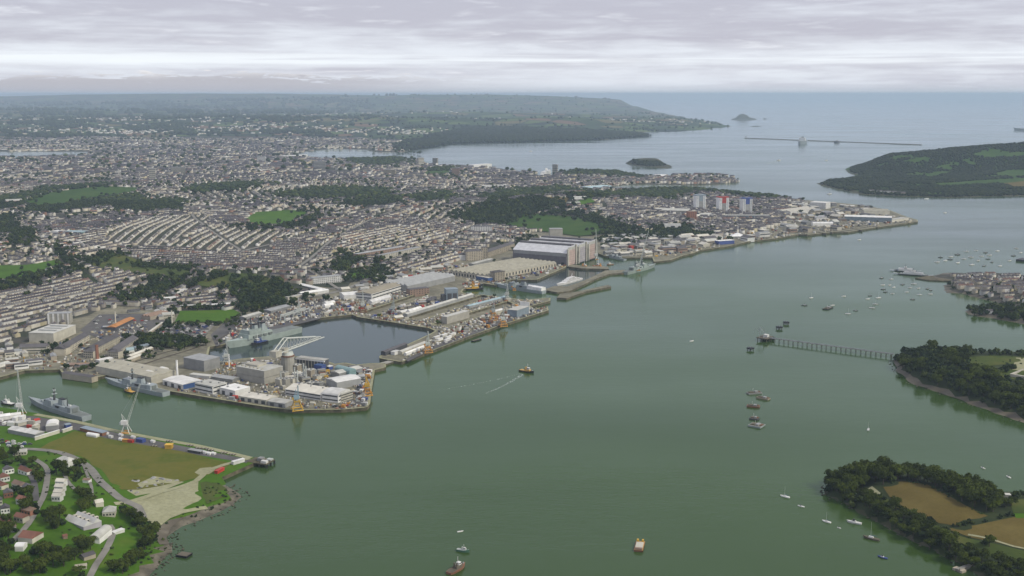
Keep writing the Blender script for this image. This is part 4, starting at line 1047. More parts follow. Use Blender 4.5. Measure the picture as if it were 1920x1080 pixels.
bld('quay_shed', 'long pale blue-grey roofed shed further along the yard behind the large ship', 'shed', (508, 588), (545, 578), 22, 5, 'gx', 'grey_clad', 'grey_roof', rh=2)
def gantry(x0, y0, x1, y1):
    a, b, ln, rz = frame_of('B', (x0, y0), (x1, y1)); e = empty('gantry_frame', a, rz); tag(e, 'pale green steel gantry frame on the quay behind the large ship', 'gantry')
    for i in range(4):
        for yy in (0, 9): MB().box(ln * i / 3 - 0.8, ln * i / 3 + 0.8, yy - 0.8, yy + 0.8, 0, 10).build('column', 'pale_steel', e)
    for yy in (0, 9): MB().box(-1, ln + 1, yy - 1, yy + 1, 10, 12).build('beam', 'pale_steel', e)
gantry(534, 603, 580, 588)

# ---------------------------------------------------------------- west of the basin: barracks, stores, stadium masts
bld('warehouse', 'massive cream-white warehouse with three roof strips above the dockyard wall', 'warehouse', (55, 642), (101, 644), 72, 17, 'flat', 'cream_clad', 'pale_roof', extra=lambda r, x1, D, H: [MB().box(x1 * 0.15, x1 * 0.85, D * k, D * k + 5, H + 0.4, H + 1.6).build('roof_strip', 'grey_roof', r) for k in (0.25, 0.5, 0.75)])
def silos(r, x1, D, H):
    for i in range(5): MB().box(x1 * i / 4.6, x1 * i / 4.6 + 3, -0.8, 0.3, 0, H).build('buttress', 'white_clad', r)
bld('flats_block', 'pale ribbed tower block behind the massive cream warehouse', 'block', (90, 608), (132, 607), 18, 19, 'flat', 'concrete', 'grey_roof', extra=silos)
bld('barracks', 'cream barrack block with a dark slate roof on the dockyard edge', 'barracks', (36, 661), (88, 660), 15, 9, 'gx', 'cream_clad', 'slate', rh=4, bands=2)
for k, (a, b, lab) in enumerate([((122, 667), (168, 638), 'long stone barrack terrace nearest the massive cream warehouse'), ((177, 668), (226, 641), 'long stone barrack terrace beside the brick chimney'), ((222, 671), (260, 645), 'long stone barrack terrace furthest from the massive cream warehouse')]):
    bld('barracks', lab, 'barracks', a, b, 18, 11, 'gx', 'pale_stone', 'slate', rh=5, wins=16)
for (x, y, w_, lab) in [(102, 665, 22, 'square stone gable block at the end of the first barrack terrace'), (157, 671, 18, 'square stone gable block at the end of the middle barrack terrace'), (204, 672, 18, 'square stone gable block at the end of the last barrack terrace')]:
    bld('barracks', lab, 'barracks', (x, y), (x + w_, y + 1), 14, 11, 'hip', 'pale_stone', 'slate', rh=4, wins=5)
bld('drill_shed', 'shed with a vivid orange roof beside the asphalt yard', 'shed', (217, 619), (253, 600), 17, 5, 'gx', 'dark_clad', 'orange_roof', rh=2.5)
bld('canteen', 'long low dark shed in front of the vivid orange roof', 'shed', (192, 617), (216, 617), 10, 4, 'flat', 'dark_clad', 'grey_roof')
bld('bakery', 'white flat shed beside the brick chimney', 'shed', (187, 681), (213, 676), 12, 4, 'flat', 'white_clad', 'white_clad')
bld('dome_tank', 'round pale blue domed tank near the stone barracks', 'tank', (238, 662), (252, 660), 10, 3, 'bx', 'white_clad', 'pale_blue_roof', rh=5)
bld('annexe', 'low blue-grey roofed annexe next to the domed tank', 'building', (254, 657), (281, 651), 12, 4, 'gx', 'grey_clad', 'blue_grey', rh=2)
for (a, b, lab) in [((246, 673), (288, 657), 'long pale flat-roofed shed beside the dockyard railway'), ((243, 680), (268, 670), 'shorter pale shed parallel to the dockyard railway')]:
    bld('goods_shed', lab, 'shed', a, b, 9, 4.5, 'gx', 'stone', 'cream_roof', rh=2)
bld('wall_range', 'thin pale wall-like range running up from the car park', 'building', (283, 626), (307, 607), 4, 4, 'flat', 'stone', 'cream_roof')
bld('quarry_works', 'grey-brown heap-like works building above the car park', 'building', (282, 601), (316, 592), 20, 7, 'gx', 'stone', 'brown_brick', rh=3, n=3)
bld('stadium_stand', 'long white stand roof above the green pitch', 'stand', (398, 578), (439, 576), 14, 7, 'flat', 'brown_brick', 'white_clad')
bld('stadium_stand', 'pale pink-brown stand with a flat roof beside the green pitch', 'stand', (338, 578), (392, 577), 10, 6, 'flat', 'brown_brick', 'pale_roof')
bld('school', 'white clubhouse cluster above the green pitch', 'building', (298, 565), (334, 563), 12, 6, 'flat', 'white_clad', 'white_clad', wins=8)
bld('school', 'white low L-shaped school building above the trees', 'building', (330, 552), (352, 545), 10, 5, 'flat', 'white_clad', 'white_clad')
for x, y, h, lab in ((217, 611, 26, 'tall pale square mast beside the vivid orange roof'), (323, 612, 30, 'tall pale square mast by the green pitch')):
    stack(x, y, h, 1.5, 1.0, 'cream_clad', lab, 'mast', cat='mast', n=4)
bld('yard_office', 'low stone quay building beside the moored white launches', 'building', (116, 705), (172, 713), 12, 4.5, 'gx', 'stone', 'slate', rh=2)
bld('yard_office', 'reddish flat shed between the barracks and the quay', 'building', (128, 689), (165, 689), 14, 4, 'gx', 'brown_brick', 'brown_brick', rh=2)
bld('quay_house', 'low pale house with a grassy bank on the stone embankment', 'house', (-4, 690), (20, 684), 12, 4, 'gx', 'white_clad', 'pale_roof', rh=2)
bld('flats_block', 'white flats with long balconies beyond the road junction', 'block', (587, 533), (640, 529), 16, 15, 'flat', 'white_clad', 'grey_roof', wins=14)
bld('depot', 'long white-roofed depot shed beside the dockyard road', 'shed', (560, 533), (603, 549), 15, 6, 'gx', 'grey_clad', 'white_clad', rh=2)
bld('depot', 'large white double-roofed depot beyond the yard road', 'shed', (570, 556), (617, 549), 20, 6, 'gx', 'white_clad', 'white_clad', rh=2, n=2)
bld('depot', 'long pale depot range along the dockyard railway', 'shed', (540, 563), (596, 553), 10, 6, 'flat', 'cream_clad', 'pale_roof')
bld('flats_block', 'pinkish brick apartment row with stepped bays above the workshops', 'flats', (672, 487), (760, 470), 16, 14, 'flat', 'brown_brick', 'grey_roof', wins=20)
bld('flats_block', 'cream and brown apartment row on the slope above the workshops', 'flats', (715, 488), (790, 470), 14, 12, 'flat', 'cream_clad', 'grey_roof', wins=18)
bld('flats_block', 'brown and white panelled block of flats below the wood', 'flats', (883, 437), (923, 438), 22, 22, 'flat', 'white_clad', 'dark_clad', wins=9)
bld('stone_range', 'tall stone dockyard house with a square tower', 'building', (875, 489), (905, 488), 22, 24, 'hip', 'stone', 'slate', rh=5, wins=7)
bld('stone_range', 'square stone tower block beside the long stone range', 'building', (903, 484), (914, 484), 14, 28, 'flat', 'stone', 'slate', wins=3)
bld('stone_range', 'long stone range with a slate roof uphill of the nine-ridge workshop', 'building', (915, 483), (965, 466), 20, 14, 'gx', 'stone', 'slate', rh=5, wins=14)
bld('stone_range', 'white gabled house below the tall stone dockyard house', 'house', (861, 488), (874, 488), 12, 14, 'gy', 'white_clad', 'slate', rh=5)
bld('quay_shed', 'pale shed beside the road uphill of the inner basin', 'shed', (888, 499), (925, 490), 16, 6, 'gx', 'grey_clad', 'pale_roof', rh=2)
bld('stone_block', 'blank grey stone block rising behind the frigate halls', 'building', (1031, 450), (1055, 450), 25, 32, 'flat', 'concrete', 'grey_roof')
# ---------------------------------------------------------------- further down the river: towers, yards, docks
def point_block(x, y, cap, lab):
    p = LANDS['B'].at(x, y); e = empty('tower_block', p, math.radians(18)); tag(e, lab, 'tower block')
    w, d, h = 13.0, 12.0, 50.0
    MB().box(-w, w, -d, d, -3, h).build('core', 'blue_grey', e)
    for s in (-1, 1):
        MB().box(s * w - 4.5, s * w + 4.5, -d - 1.2, d + 1.2, -3, h + 1).build('white_panel', 'white_paint', e)
        for i in range(14): MB().box(s * w - 2.6, s * w + 2.6, -d - 1.5, -d - 1.1, 3 + i * 3.4, 4.7 + i * 3.4).build('window_band', 'blue_grey', e)
    MB().box(-w * 0.6, w * 0.6, -d - 0.5, -d + 0.5, 1, h * 0.62).build('balcony_strip', 'grey_clad', e)
    MB().box(-w * 0.6, w * 0.6, -d - 0.6, -d + 0.5, h * 0.62, h).build('coloured_strip', cap, e)
    MB().box(-w - 5, w + 5, -d - 1.8, d + 1.8, h, h + 3.5).build('roof_cap', cap, e)
    MB().box(-5, 5, -5, 5, h + 3.5, h + 6.5).build('lift_house', 'grey_clad', e)
    EXCL.append(np.array([(p[0] + a, p[1] + b) for a, b in ((-24, -24), (24, -24), (24, 24), (-24, 24))]))
point_block(1311, 393, 'blue_grey', 'white tower block with a plain grey-green top')
point_block(1354, 397, 'red_paint', 'white tower block with a red top')
point_block(1398, 399, 'blue_paint', 'white tower block with a blue top')
bld('slab_block', 'long pale blue-green office slab below the tower blocks', 'block', (1360, 410), (1443, 412), 25, 14, 'flat', 'blue_grey', 'pale_roof', bands=3)
bld('slab_block', 'shorter white slab left of the blue-green office slab', 'block', (1310, 407), (1342, 405), 25, 9, 'flat', 'white_clad', 'pale_roof')
bld('brick_tower', 'brown brick tower block at the edge of the old town', 'block', (1291, 414), (1306, 414), 25, 30, 'flat', 'brick', 'brown_brick', wins=4)
bld('long_store', 'long pale multi-bay store near the brown brick tower', 'building', (1228, 398), (1290, 402), 45, 12, 'gx', 'concrete', 'pale_roof', n=3, rh=4)
bld('villa', 'white modernist building with a dark recessed centre', 'building', (1246, 430), (1277, 430), 25, 15, 'flat', 'white_clad', 'pale_roof', extra=lambda r, x1, D, H: MB().box(x1 * 0.38, x1 * 0.62, -0.5, 1, 3, H - 4).build('recess', 'dark_window', r))
bld('assembly_hall', 'big white windowless hall at the far end of the yards', 'hall', (1518, 390), (1548, 392), 50, 22, 'flat', 'white_clad', 'white_clad')
bld('assembly_hall', 'lower stepped white hall beside the big windowless one', 'hall', (1482, 404), (1530, 398), 60, 14, 'gx', 'white_clad', 'cream_roof', n=2, rh=4)
bld('ferry_shed', 'long pale blue-grey shed with a white roof at the tip of the yards', 'shed', (1583, 414), (1672, 417), 40, 15, 'gx', 'blue_grey', 'white_clad', rh=4, doors=5)
bld('ferry_shed', 'buff shed with a yellow-brown roof behind the pale blue-grey shed', 'shed', (1620, 402), (1668, 402), 50, 12, 'gx', 'cream_clad', 'buff_roof', rh=5)
bld('ferry_shed', 'pale end shed on the very tip of the yards', 'shed', (1672, 417), (1704, 413), 25, 8, 'flat', 'cream_clad', 'pale_roof')
bld('slip_shed', 'long white shed beside the slipways', 'shed', (1524, 424), (1562, 424), 20, 9, 'bx', 'white_clad', 'white_paint', rh=4)
bld('slip_shed', 'white gabled shed pair behind the slipways', 'shed', (1531, 413), (1549, 413), 30, 9, 'gy', 'white_clad', 'white_clad', n=3, rh=4)
def moored_barge_slips():
    for k, (x, y, w) in enumerate([(1513, 443, 42), (1560, 439, 28), (1596, 436, 24), (1624, 430, 25)]):
        a = G(x, y, 0); e = empty('slipway', a, math.radians(20)); tag(e, 'dark sloping slipway reaching into the river below the white sheds', 'slipway', 'slipways below the white sheds')
        ww = w * a[1] / FPX
        MB().poly([(0, 0, -1), (ww, 0, -1), (ww, 60, 5.2), (0, 60, 5.2), (0, 0, -4), (ww, 0, -4), (ww, 60, -4), (0, 60, -4)], [(0, 1, 2, 3), (4, 7, 6, 5), (0, 4, 5, 1), (1, 5, 6, 2), (2, 6, 7, 3), (3, 7, 4, 0)]).build('ramp', 'quay_stone', e)
        for s in (0, ww): MB().box(s - 1, s + 1, -2, 60, -3, 5.6).build('side_wall', 'timber', e)
moored_barge_slips()
def pavilion():
    p = LANDS['B'].at(1383, 446); e = empty('pavilion', p); tag(e, 'white tent-roofed pavilion with a tall white mast on the waterfront', 'pavilion')
    MB().box(-18, 18, -12, 12, 0, 6).build('wall', 'white_clad', e)
    MB().frus(-22, 22, -15, 15, 6, 15, 20, 13).build('roof', 'white_paint', e)
    MB().bar((0, 0, 14), (0, 0, 38), 0.9, 0.5).build('mast', 'white_paint', e)
pavilion()
bld('blue_hangar', 'bright blue shed with a white roof on the river wall', 'shed', (1348, 459), (1377, 457), 20, 10, 'flat', 'blue_paint', 'white_clad')
bld('terrace_office', 'cream office with pale roof behind the white pavilion', 'office', (1343, 440), (1374, 438), 18, 9, 'hip', 'cream_clad', 'cream_roof', rh=3)
# city centre and the Hoe
for (x, y, w_, h, m_, lab) in [(1040, 328, 9, 55, 'concrete', 'grey tower block standing alone by the far docks'), (286, 338, 12, 55, 'concrete', 'pale grey tower block in the middle of the terraced town'), (600, 318, 22, 45, 'grey_clad', 'wide dark slab tower in the town centre'),
                               (790, 312, 10, 50, 'cream_clad', 'pale hotel tower beside the green headland'), (815, 309, 8, 40, 'concrete', 'grey tower behind the green headland'), (855, 330, 14, 40, 'brown_brick', 'dark brown tower below the green headland'),
                               (335, 325, 26, 32, 'concrete', 'long grey slab block in the town centre'), (490, 305, 16, 34, 'white_clad', 'white office tower in the town centre'), (730, 329, 22, 30, 'tan_roof', 'buff block in the town centre')]:
    bld('tower_block', lab, 'tower block', (x - w_ / 2, y), (x + w_ / 2, y), 22, h, 'flat', m_, 'grey_roof', bands=6)
for (x, y, w_, h, lab) in [(905, 316, 34, 24, 'white seafront flats on the far headland'), (1400 - 840, 296, 34, 18, 'white warehouses beside the far creek'), (530, 297, 22, 14, 'white store beside the far creek'), (410, 285, 22, 16, 'white factory on the far edge of town'), (470, 292, 16, 14, 'white works beyond the town centre')]:
    bld('waterside_block', lab, 'building', (x - w_ / 2, y), (x + w_ / 2, y - 1), 40, h, 'flat', 'white_clad', 'white_clad')
bld('market_roof', 'pale blue-roofed industrial shed beside the inner creek', 'shed', (1103, 355), (1148, 353), 60, 9, 'gx', 'blue_grey', 'pale_blue_roof', n=3, rh=4)
for (x0, x1, y, lab) in [(1000, 1030, 355, 'white-roofed store among trees before the inner creek'), (1032, 1060, 357, 'long white trading shed before the inner creek'), (960, 984, 360, 'bright white shed by the ferry port'), (905, 955, 352, 'long white store near the ferry port'), (1080, 1112, 346, 'pale shed beyond the inner creek')]:
    bld('trade_shed', lab, 'shed', (x0, y), (x1, y - 1), 35, 9, 'flat', 'white_clad', 'white_clad')
bld('stadium_stand', 'white stand beside the distant green pitch', 'stand', (1073, 374), (1100, 373), 14, 9, 'flat', 'white_clad', 'white_clad')
bld('stadium_stand', 'white stand on the near side of the distant green pitch', 'stand', (1065, 384), (1088, 382), 12, 8, 'flat', 'white_clad', 'white_clad')
bld('arena', 'white round-roofed hall near the far headland', 'hall', (1228, 333), (1250, 333), 40, 6, 'bx', 'white_clad', 'white_paint', rh=9)
bld('terminal', 'glass-green flat depot in the terraced streets', 'depot', (118, 440), (153, 440), 35, 8, 'flat', 'teal_clad', 'pale_blue_roof')
bld('terminal', 'white flat depot adjoining the glass-green one', 'depot', (95, 438), (117, 439), 25, 7, 'flat', 'white_clad', 'white_clad')
bld('church_hall', 'pale pink hall beside the long park', 'hall', (12, 383), (42, 381), 30, 12, 'gx', 'pink_door', 'pale_roof', rh=5)
for x, y, h, lab in ((1227, 397, 40, 'pale church spire in the old town'), (1190, 345, 30, 'slim spire beyond the inner creek')):
    stack(x, y, h, 4.0, 0.3, 'pale_stone', lab, 'church_spire', cat='spire', n=8)
# small fort, breakwater, lighthouse on the sea wall
def breakwater():
    a, b = G(1397, 259.3), G(1728, 272); d = (b - a)[:2]; ln = np.linalg.norm(d); e = empty('breakwater', a, math.atan2(d[1], d[0])); tag(e, 'long thin stone breakwater lying across the mouth of the sound', 'breakwater')
    MB().extr([(-18, -8), (18, -8), (9, 4.5), (-9, 4.5)], 0, ln, 'x').build('mole', 'quay_stone', e)
    MB().box(0, ln, -3, 3, 4.5, 5.6).build('crest', 'concrete', e)
    MB().bar((12, 0, 4), (12, 0, 24), 4, 3, 10).build('lighthouse', 'pale_stone', e)
    p = G(1569, 268); f = empty('sea_fort', p); tag(f, 'low round sea fort beside the breakwater', 'fort')
    MB().bar((0, 0, -6), (0, 0, 15), 26, 25, 18).build('wall', 'dark_clad', f); MB().bar((0, 0, 15), (0, 0, 17), 22, 21, 18).build('roof', 'slate', f)
    MB().box(-6, 6, -5, 5, 17, 23).build('lookout', 'concrete', f)
breakwater()
def pier(name, label, px, z=QZ, m_='quay_stone', top='dock_ground', t=8.0):
    """solid stone pier from its outline at deck height"""
    P = [G2(x, y, z) for x, y in px]; c = np.mean(P, 0); e = empty(name, (*c, 0)); tag(e, label, 'pier')
    n = len(P); loc = [p - c for p in P]
    MB().poly([(*p, -t) for p in loc] + [(*p, z - 0.3) for p in loc], [(i, (i + 1) % n, n + (i + 1) % n, n + i) for i in range(n)]).build('wall', m_, e)
    MB().poly([(*p, z - 0.3) for p in loc] + [(*p, z) for p in loc], [tuple(range(n, 2 * n))] + [(i, (i + 1) % n, n + (i + 1) % n, n + i) for i in range(n)]).build('deck', top, e)
    EXCL.append(np.array(P))
    return e
pier('stone_pier', 'outer stone pier with a rounded end guarding the inner basin', [(1044, 558), (1050, 551), (1085, 546), (1140, 534), (1146, 537), (1100, 546), (1062, 559)])
pier('stone_pier', 'crooked inner pier where the white yacht is moored', [(1018, 543), (1040, 536), (1062, 537), (1085, 530), (1108, 520), (1135, 507), (1172, 506), (1174, 511), (1144, 513), (1118, 522), (1095, 533), (1070, 545), (1045, 548)])
pier('stone_pier', 'low jetty with the red and blue tugs in front of the frigate halls', [(1068, 495), (1092, 498), (1140, 500), (1142, 504), (1090, 503), (1066, 500)])
pier('caisson_gate', 'low grey caisson closing the entrance of the large basin', [(694, 685), (736, 674), (738, 678), (699, 689)], z=3.2, top='concrete')
# fuel jetty
def fuel_jetty():
    a, b = G(1676, 664, 6), G(1440, 633, 6); d = (b - a)[:2]; ln = np.linalg.norm(d); e = empty('fuel_jetty', (a[0], a[1], 0), math.atan2(d[1], d[0])); tag(e, 'long thin jetty on many piles running out from the wooded point', 'jetty')
    MB().box(0, ln, -1.7, 1.7, 5.5, 6.1).build('deck', 'grey_clad', e)
    for s in (-1.65, 1.65):
        MB().box(0, ln, s - 0.10, s + 0.12, 7.0, 7.25).build('handrail', 'grey_steel', e)
    MB().bar((0, -1.2, 6.6), (ln, -1.2, 6.6), 0.3).bar((0, -0.6, 6.6), (ln, -0.6, 6.6), 0.25).build('pipeline', 'grey_steel', e)
    n = int(ln / 8); me = None
    for i in range(n):
        if me is None:
            o = MB().bar((0, -2.2, -6), (0, -2.0, 5.5), 0.4).bar((0, 2.2, -6), (0, 2.0, 5.5), 0.4).bar((0, -2.2, 4.4), (0, 2.2, 4.4), 0.35).build('pile_pair', 'timber', e); me = o.data
        else: o = link(bpy.data.objects.new('pile_pair', me), e)
        o.location = (4 + i * (ln - 8) / (n - 1), 0, 0)
    h = empty('loading_platform', (b[0], b[1], 0), math.atan2(d[1], d[0])); tag(h, 'loading platform with hoses and small cranes at the end of the jetty', 'platform')
    MB().box(-4, 16, -13, 13, 5.0, 6.6).build('deck', 'timber', h)
    for x in (-2, 6, 14):
        for y in (-11, 0, 11): MB().bar((x, y, -6), (x, y, 5.2), 0.7).build('pile', 'timber', h)
    MB().box(0, 8, -5, 3, 6.6, 11).build('control_house', 'white_clad', h)
    for (x, y, t_) in ((10, -8, 4), (11, 3, -3), (4, 9, 2), (12, 9, 5)):
        MB().bar((x, y, 6.4), (x, y, 17), 0.5).bar((x, y, 17), (x + 5, y + t_, 23), 0.4).bar((x + 5, y + t_, 23), (x + 9, y + t_, 15), 0.3).build('loading_arm', 'grey_steel', h)
    MB().box(-6, 18, -15, -13, -2, 5.6).build('fender', 'black_paint', h)
fuel_jetty()
def dolphin(x, y, w=9.0, h=5.0):
    p = G(x, y, 0); e = empty('mooring_dolphin', p, random.uniform(0, 1)); tag(e, 'dark square mooring dolphin standing in the water off the jetty head', 'dolphin', 'mooring dolphins off the jetty')
    MB().box(-w / 2, w / 2, -w / 2, w / 2, h - 2.5, h).build('cap', 'black_paint', e)
    for sx in (-1, 1):
        for sy in (-1, 1): MB().bar((sx * w * 0.38, sy * w * 0.38, -5), (sx * w * 0.36, sy * w * 0.36, h - 2), 0.8).build('pile', 'timber', e)
    MB().bar((0, 0, h), (0, 0, h + 1.2), 0.6, None, 8).build('bollard', 'grey_steel', e)
for x, y in ((1461, 617), (1474, 608), (1407, 657)): dolphin(x, y)
# end of the near wharf
def wharf_head():
    p = G(493, 864, 5); e = empty('landing_platform', (p[0], p[1], 0), math.radians(-20)); tag(e, 'piled landing platform with grey cabins at the end of the near wharf', 'platform')
    MB().box(-16, 10, -9, 9, 3.6, 5.0).build('deck', 'quay_stone', e)
    for x in (-9, 0, 10):
        for y in (-8, 0, 8): MB().bar((x, y, -6), (x, y, 4), 1.3).build('pile', 'black_paint', e)
    MB().box(-6, 0, -3, 4, 5, 8.5).build('cabin', 'grey_clad', e); MB().box(2, 9, -8, -3, 5, 7.6).build('cabin', 'white_clad', e)
    MB().box(3, 9, 2, 8, 5, 6.6).build('ramp_house', 'pale_steel', e)
wharf_head()

# ---------------------------------------------------------------- ships
def hull_mesh(L, Bm, D, draft=1.0, sheer=0.25, bow=0.16, stern=0.85, n=16, bowrake=0.06, lift=0.0):
    """plan-formed hull from x=-L/2 (stern) to +L/2 (bow); deck on top"""
    M = MB(); k = 0
    for i in range(n + 1):
        t = i / n; x = -L / 2 + L * t
        w = 1.0 if t < 0.55 else max(0.02, math.cos((t - 0.55) / 0.45 * math.pi / 2) ** 0.75)
        if t < 0.2: w = stern + (1 - stern) * math.sin(t / 0.2 * math.pi / 2)
        zt = D * (1 + sheer * max(0, (t - 0.5) / 0.5) ** 2) + lift
        rk = bowrake * L * max(0, (t - 0.75) / 0.25) ** 2
        hw = Bm / 2 * w
        M.v += [(x + rk, -hw, zt), (x + rk, hw, zt), (x - rk * 0.2, -hw * 0.86, -draft), (x - rk * 0.2, hw * 0.86, -draft)]
    for i in range(n):
        a, b = i * 4, i * 4 + 4
        M.f += [(a, b, b + 1, a + 1), (a, a + 2, b + 2, b), (a + 1, b + 1, b + 3, a + 3)]
    M.f += [(0, 1, 3, 2), (n * 4, n * 4 + 2, n * 4 + 3, n * 4 + 1)]
    return M
def ship_root(name, label, cat, bow, stern, z=0.0, group=None):
    a, b = G(*bow, z), G(*stern, z); d = (a - b)[:2]; L = float(np.linalg.norm(d)); c = (a + b) / 2
    e = empty(name, (c[0], c[1], 0), math.atan2(d[1], d[0])); tag(e, label, cat, group)
    return e, L
def frigate(label, bow, stern, m_='naval_grey', cover=False, L=None):
    e, LL = ship_root('frigate', label, 'warship', bow, stern); L = L or LL; Bm = L * 0.122; D = L * 0.048
    hull_mesh(L, Bm, D, 2.0).build('hull', m_, e)
    MB().box(-L * 0.495, L * 0.3, -Bm * 0.43, Bm * 0.43, D, D + 0.12).build('deck', 'deck_grey', e)
    hu = Bm * 0.43; s = L / 133.0
    MB().frus(-L * 0.24, L * 0.02, -hu, hu, D, D + 5.2 * s, 0.8 * s, 0.7 * s).build('aft_superstructure', m_, e)
    MB().frus(L * 0.04, L * 0.19, -hu, hu, D, D + 8.0 * s, 1.4 * s, 1.0 * s).build('bridge', m_, e)
    MB().box(L * 0.155, L * 0.178, -hu * 0.9, hu * 0.9, D + 5.8 * s, D + 6.9 * s).build('bridge_windows', 'dark_window', e)
    MB().frus(-L * 0.30, -L * 0.20, -hu * 0.95, hu * 0.95, D, D + 6.5 * s, 0.4 * s, 0.5 * s).build('hangar', m_, e)
    MB().box(-L * 0.305, -L * 0.3, -hu * 0.5, hu * 0.5, D + 0.4, D + 5.4 * s).build('hangar_door', 'deck_grey', e)
    MB().frus(-L * 0.13, -L * 0.04, -hu * 0.55, hu * 0.55, D + 4, D + 12.5 * s, 1.6 * s, 0.9 * s).build('funnel', m_, e)
    MB().box(-L * 0.12, -L * 0.05, -hu * 0.38, hu * 0.38, D + 12.3 * s, D + 13.4 * s).build('funnel_cap', 'black_paint', e)
    MB().bar((L * 0.065, 0, D + 7), (L * 0.06, 0, D + 24 * s), 1.6 * s, 0.9 * s, 6).build('foremast', 'dark_clad', e)
    MB().box(L * 0.05, L * 0.072, -3.4 * s, 3.4 * s, D + 16 * s, D + 16.8 * s).box(L * 0.054, L * 0.068, -1.8 * s, 1.8 * s, D + 20 * s, D + 22.4 * s).build('radar', 'grey_steel', e)
    MB().bar((-L * 0.17, 0, D + 5), (-L * 0.17, 0, D + 17 * s), 0.8 * s, 0.4 * s, 5).build('mainmast', 'dark_clad', e)
    for x in (L * 0.13, -L * 0.02, -L * 0.22): MB().dome(x, 0, D + (8 if x > 0 else 5.5) * s, 1.9 * s, 2.6 * s).build('radar_dome', 'white_clad', e)
    MB().box(L * 0.27, L * 0.30, -1.9 * s, 1.9 * s, D * 1.05, D * 1.05 + 3 * s).bar((L * 0.3, 0, D * 1.05 + 2 * s), (L * 0.355, 0, D * 1.05 + 3 * s), 0.3 * s).build('gun', m_, e)
    MB().box(L * 0.2, L * 0.255, -2.6 * s, 2.6 * s, D, D + 2.2 * s).build('missile_silo', m_, e)
    for y in (-1, 1):
        MB().box(-L * 0.10, -L * 0.05, y * hu - 1.2 * s, y * hu + 1.2 * s, D + 2.4 * s, D + 4.4 * s).build('boat', 'black_paint', e)
    if cover: MB().extr([(-Bm * 0.46, D), (Bm * 0.46, D), (Bm * 0.4, D + 6 * s), (0, D + 8 * s), (-Bm * 0.4, D + 6 * s)], -L * 0.49, -L * 0.2, 'x').build('flight_deck_cover', 'white_paint', e)
    return e
frigate('grey frigate with a dark mast alongside the near wharf', (60, 756), (163, 789))
frigate('grey frigate moored with a buff tug against the buff-roofed shed', (203, 718), (312, 743))
frigate('grey frigate with its aft deck under a bright white cover in the inner basin', (929, 537), (1020, 551), cover=True)
frigate('pale grey frigate lying outside the river wall', (1226, 501), (1172, 515), 'naval_green_grey')
frigate('dark grey small warship inside the basin beside the frigate halls', (1132, 481), (1172, 489))
def assault_ship():
    e, L = ship_root('assault_ship', 'large grey-green assault ship moored across the big basin', 'warship', (430, 653), (557, 622)); Bm, D = 28.0, 10.0
    hull_mesh(L, Bm, D, 2.0, 0.3, stern=0.95).build('hull', 'naval_green_grey', e)
    MB().box(-L * 0.49, -L * 0.06, -Bm * 0.47, Bm * 0.47, D, D + 0.2).build('flight_deck', 'deck_grey', e)
    MB().frus(-L * 0.06, L * 0.30, -Bm * 0.44, Bm * 0.44, D, D + 8, 1.5, 1.0).build('superstructure', 'naval_green_grey', e)
    MB().frus(L * 0.10, L * 0.28, -Bm * 0.42, Bm * 0.42, D + 8, D + 14, 1.5, 1.5).build('bridge', 'naval_green_grey', e)
    MB().box(L * 0.255, L * 0.272, -Bm * 0.36, Bm * 0.36, D + 11, D + 12.6).build('bridge_windows', 'dark_window', e)
    MB().frus(-L * 0.04, L * 0.08, -Bm * 0.36, Bm * 0.1, D + 8, D + 13, 1, 1).build('aft_deckhouse', 'naval_green_grey', e)
    for x in (L * 0.02, L * 0.13):
        MB().frus(x - 5, x + 5, -4, 4, D + 8, D + 20, 1.6, 1.0).build('funnel', 'grey_steel', e); MB().box(x - 3.6, x + 3.6, -3, 3, D + 20, D + 22).build('funnel_cap', 'black_paint', e)
        MB().bar((x + 9, 0, D + 13), (x + 9, 0, D + 34), 1.6, 0.8, 6).build('mast', 'dark_clad', e)
        MB().box(x + 7.6, x + 10.4, -4.5, 4.5, D + 24, D + 25).build('radar', 'grey_steel', e)
    for i in range(4):
        for s in (-1, 1): MB().box(-L * 0.04 + i * 12, -L * 0.04 + i * 12 + 8, s * Bm * 0.46 - 1.4, s * Bm * 0.46 + 1.4, D + 1.5, D + 4.5).build('landing_boat', 'deck_grey', e)
    MB().box(-L * 0.495, -L * 0.47, -Bm * 0.36, Bm * 0.36, 1, D - 1).build('stern_gate', 'deck_grey', e)
    for x in (L * 0.33, L * 0.24): MB().dome(x, 0, D + (2 if x > L * 0.3 else 14), 2.2, 3.2).build('radar_dome', 'white_clad', e)
assault_ship()
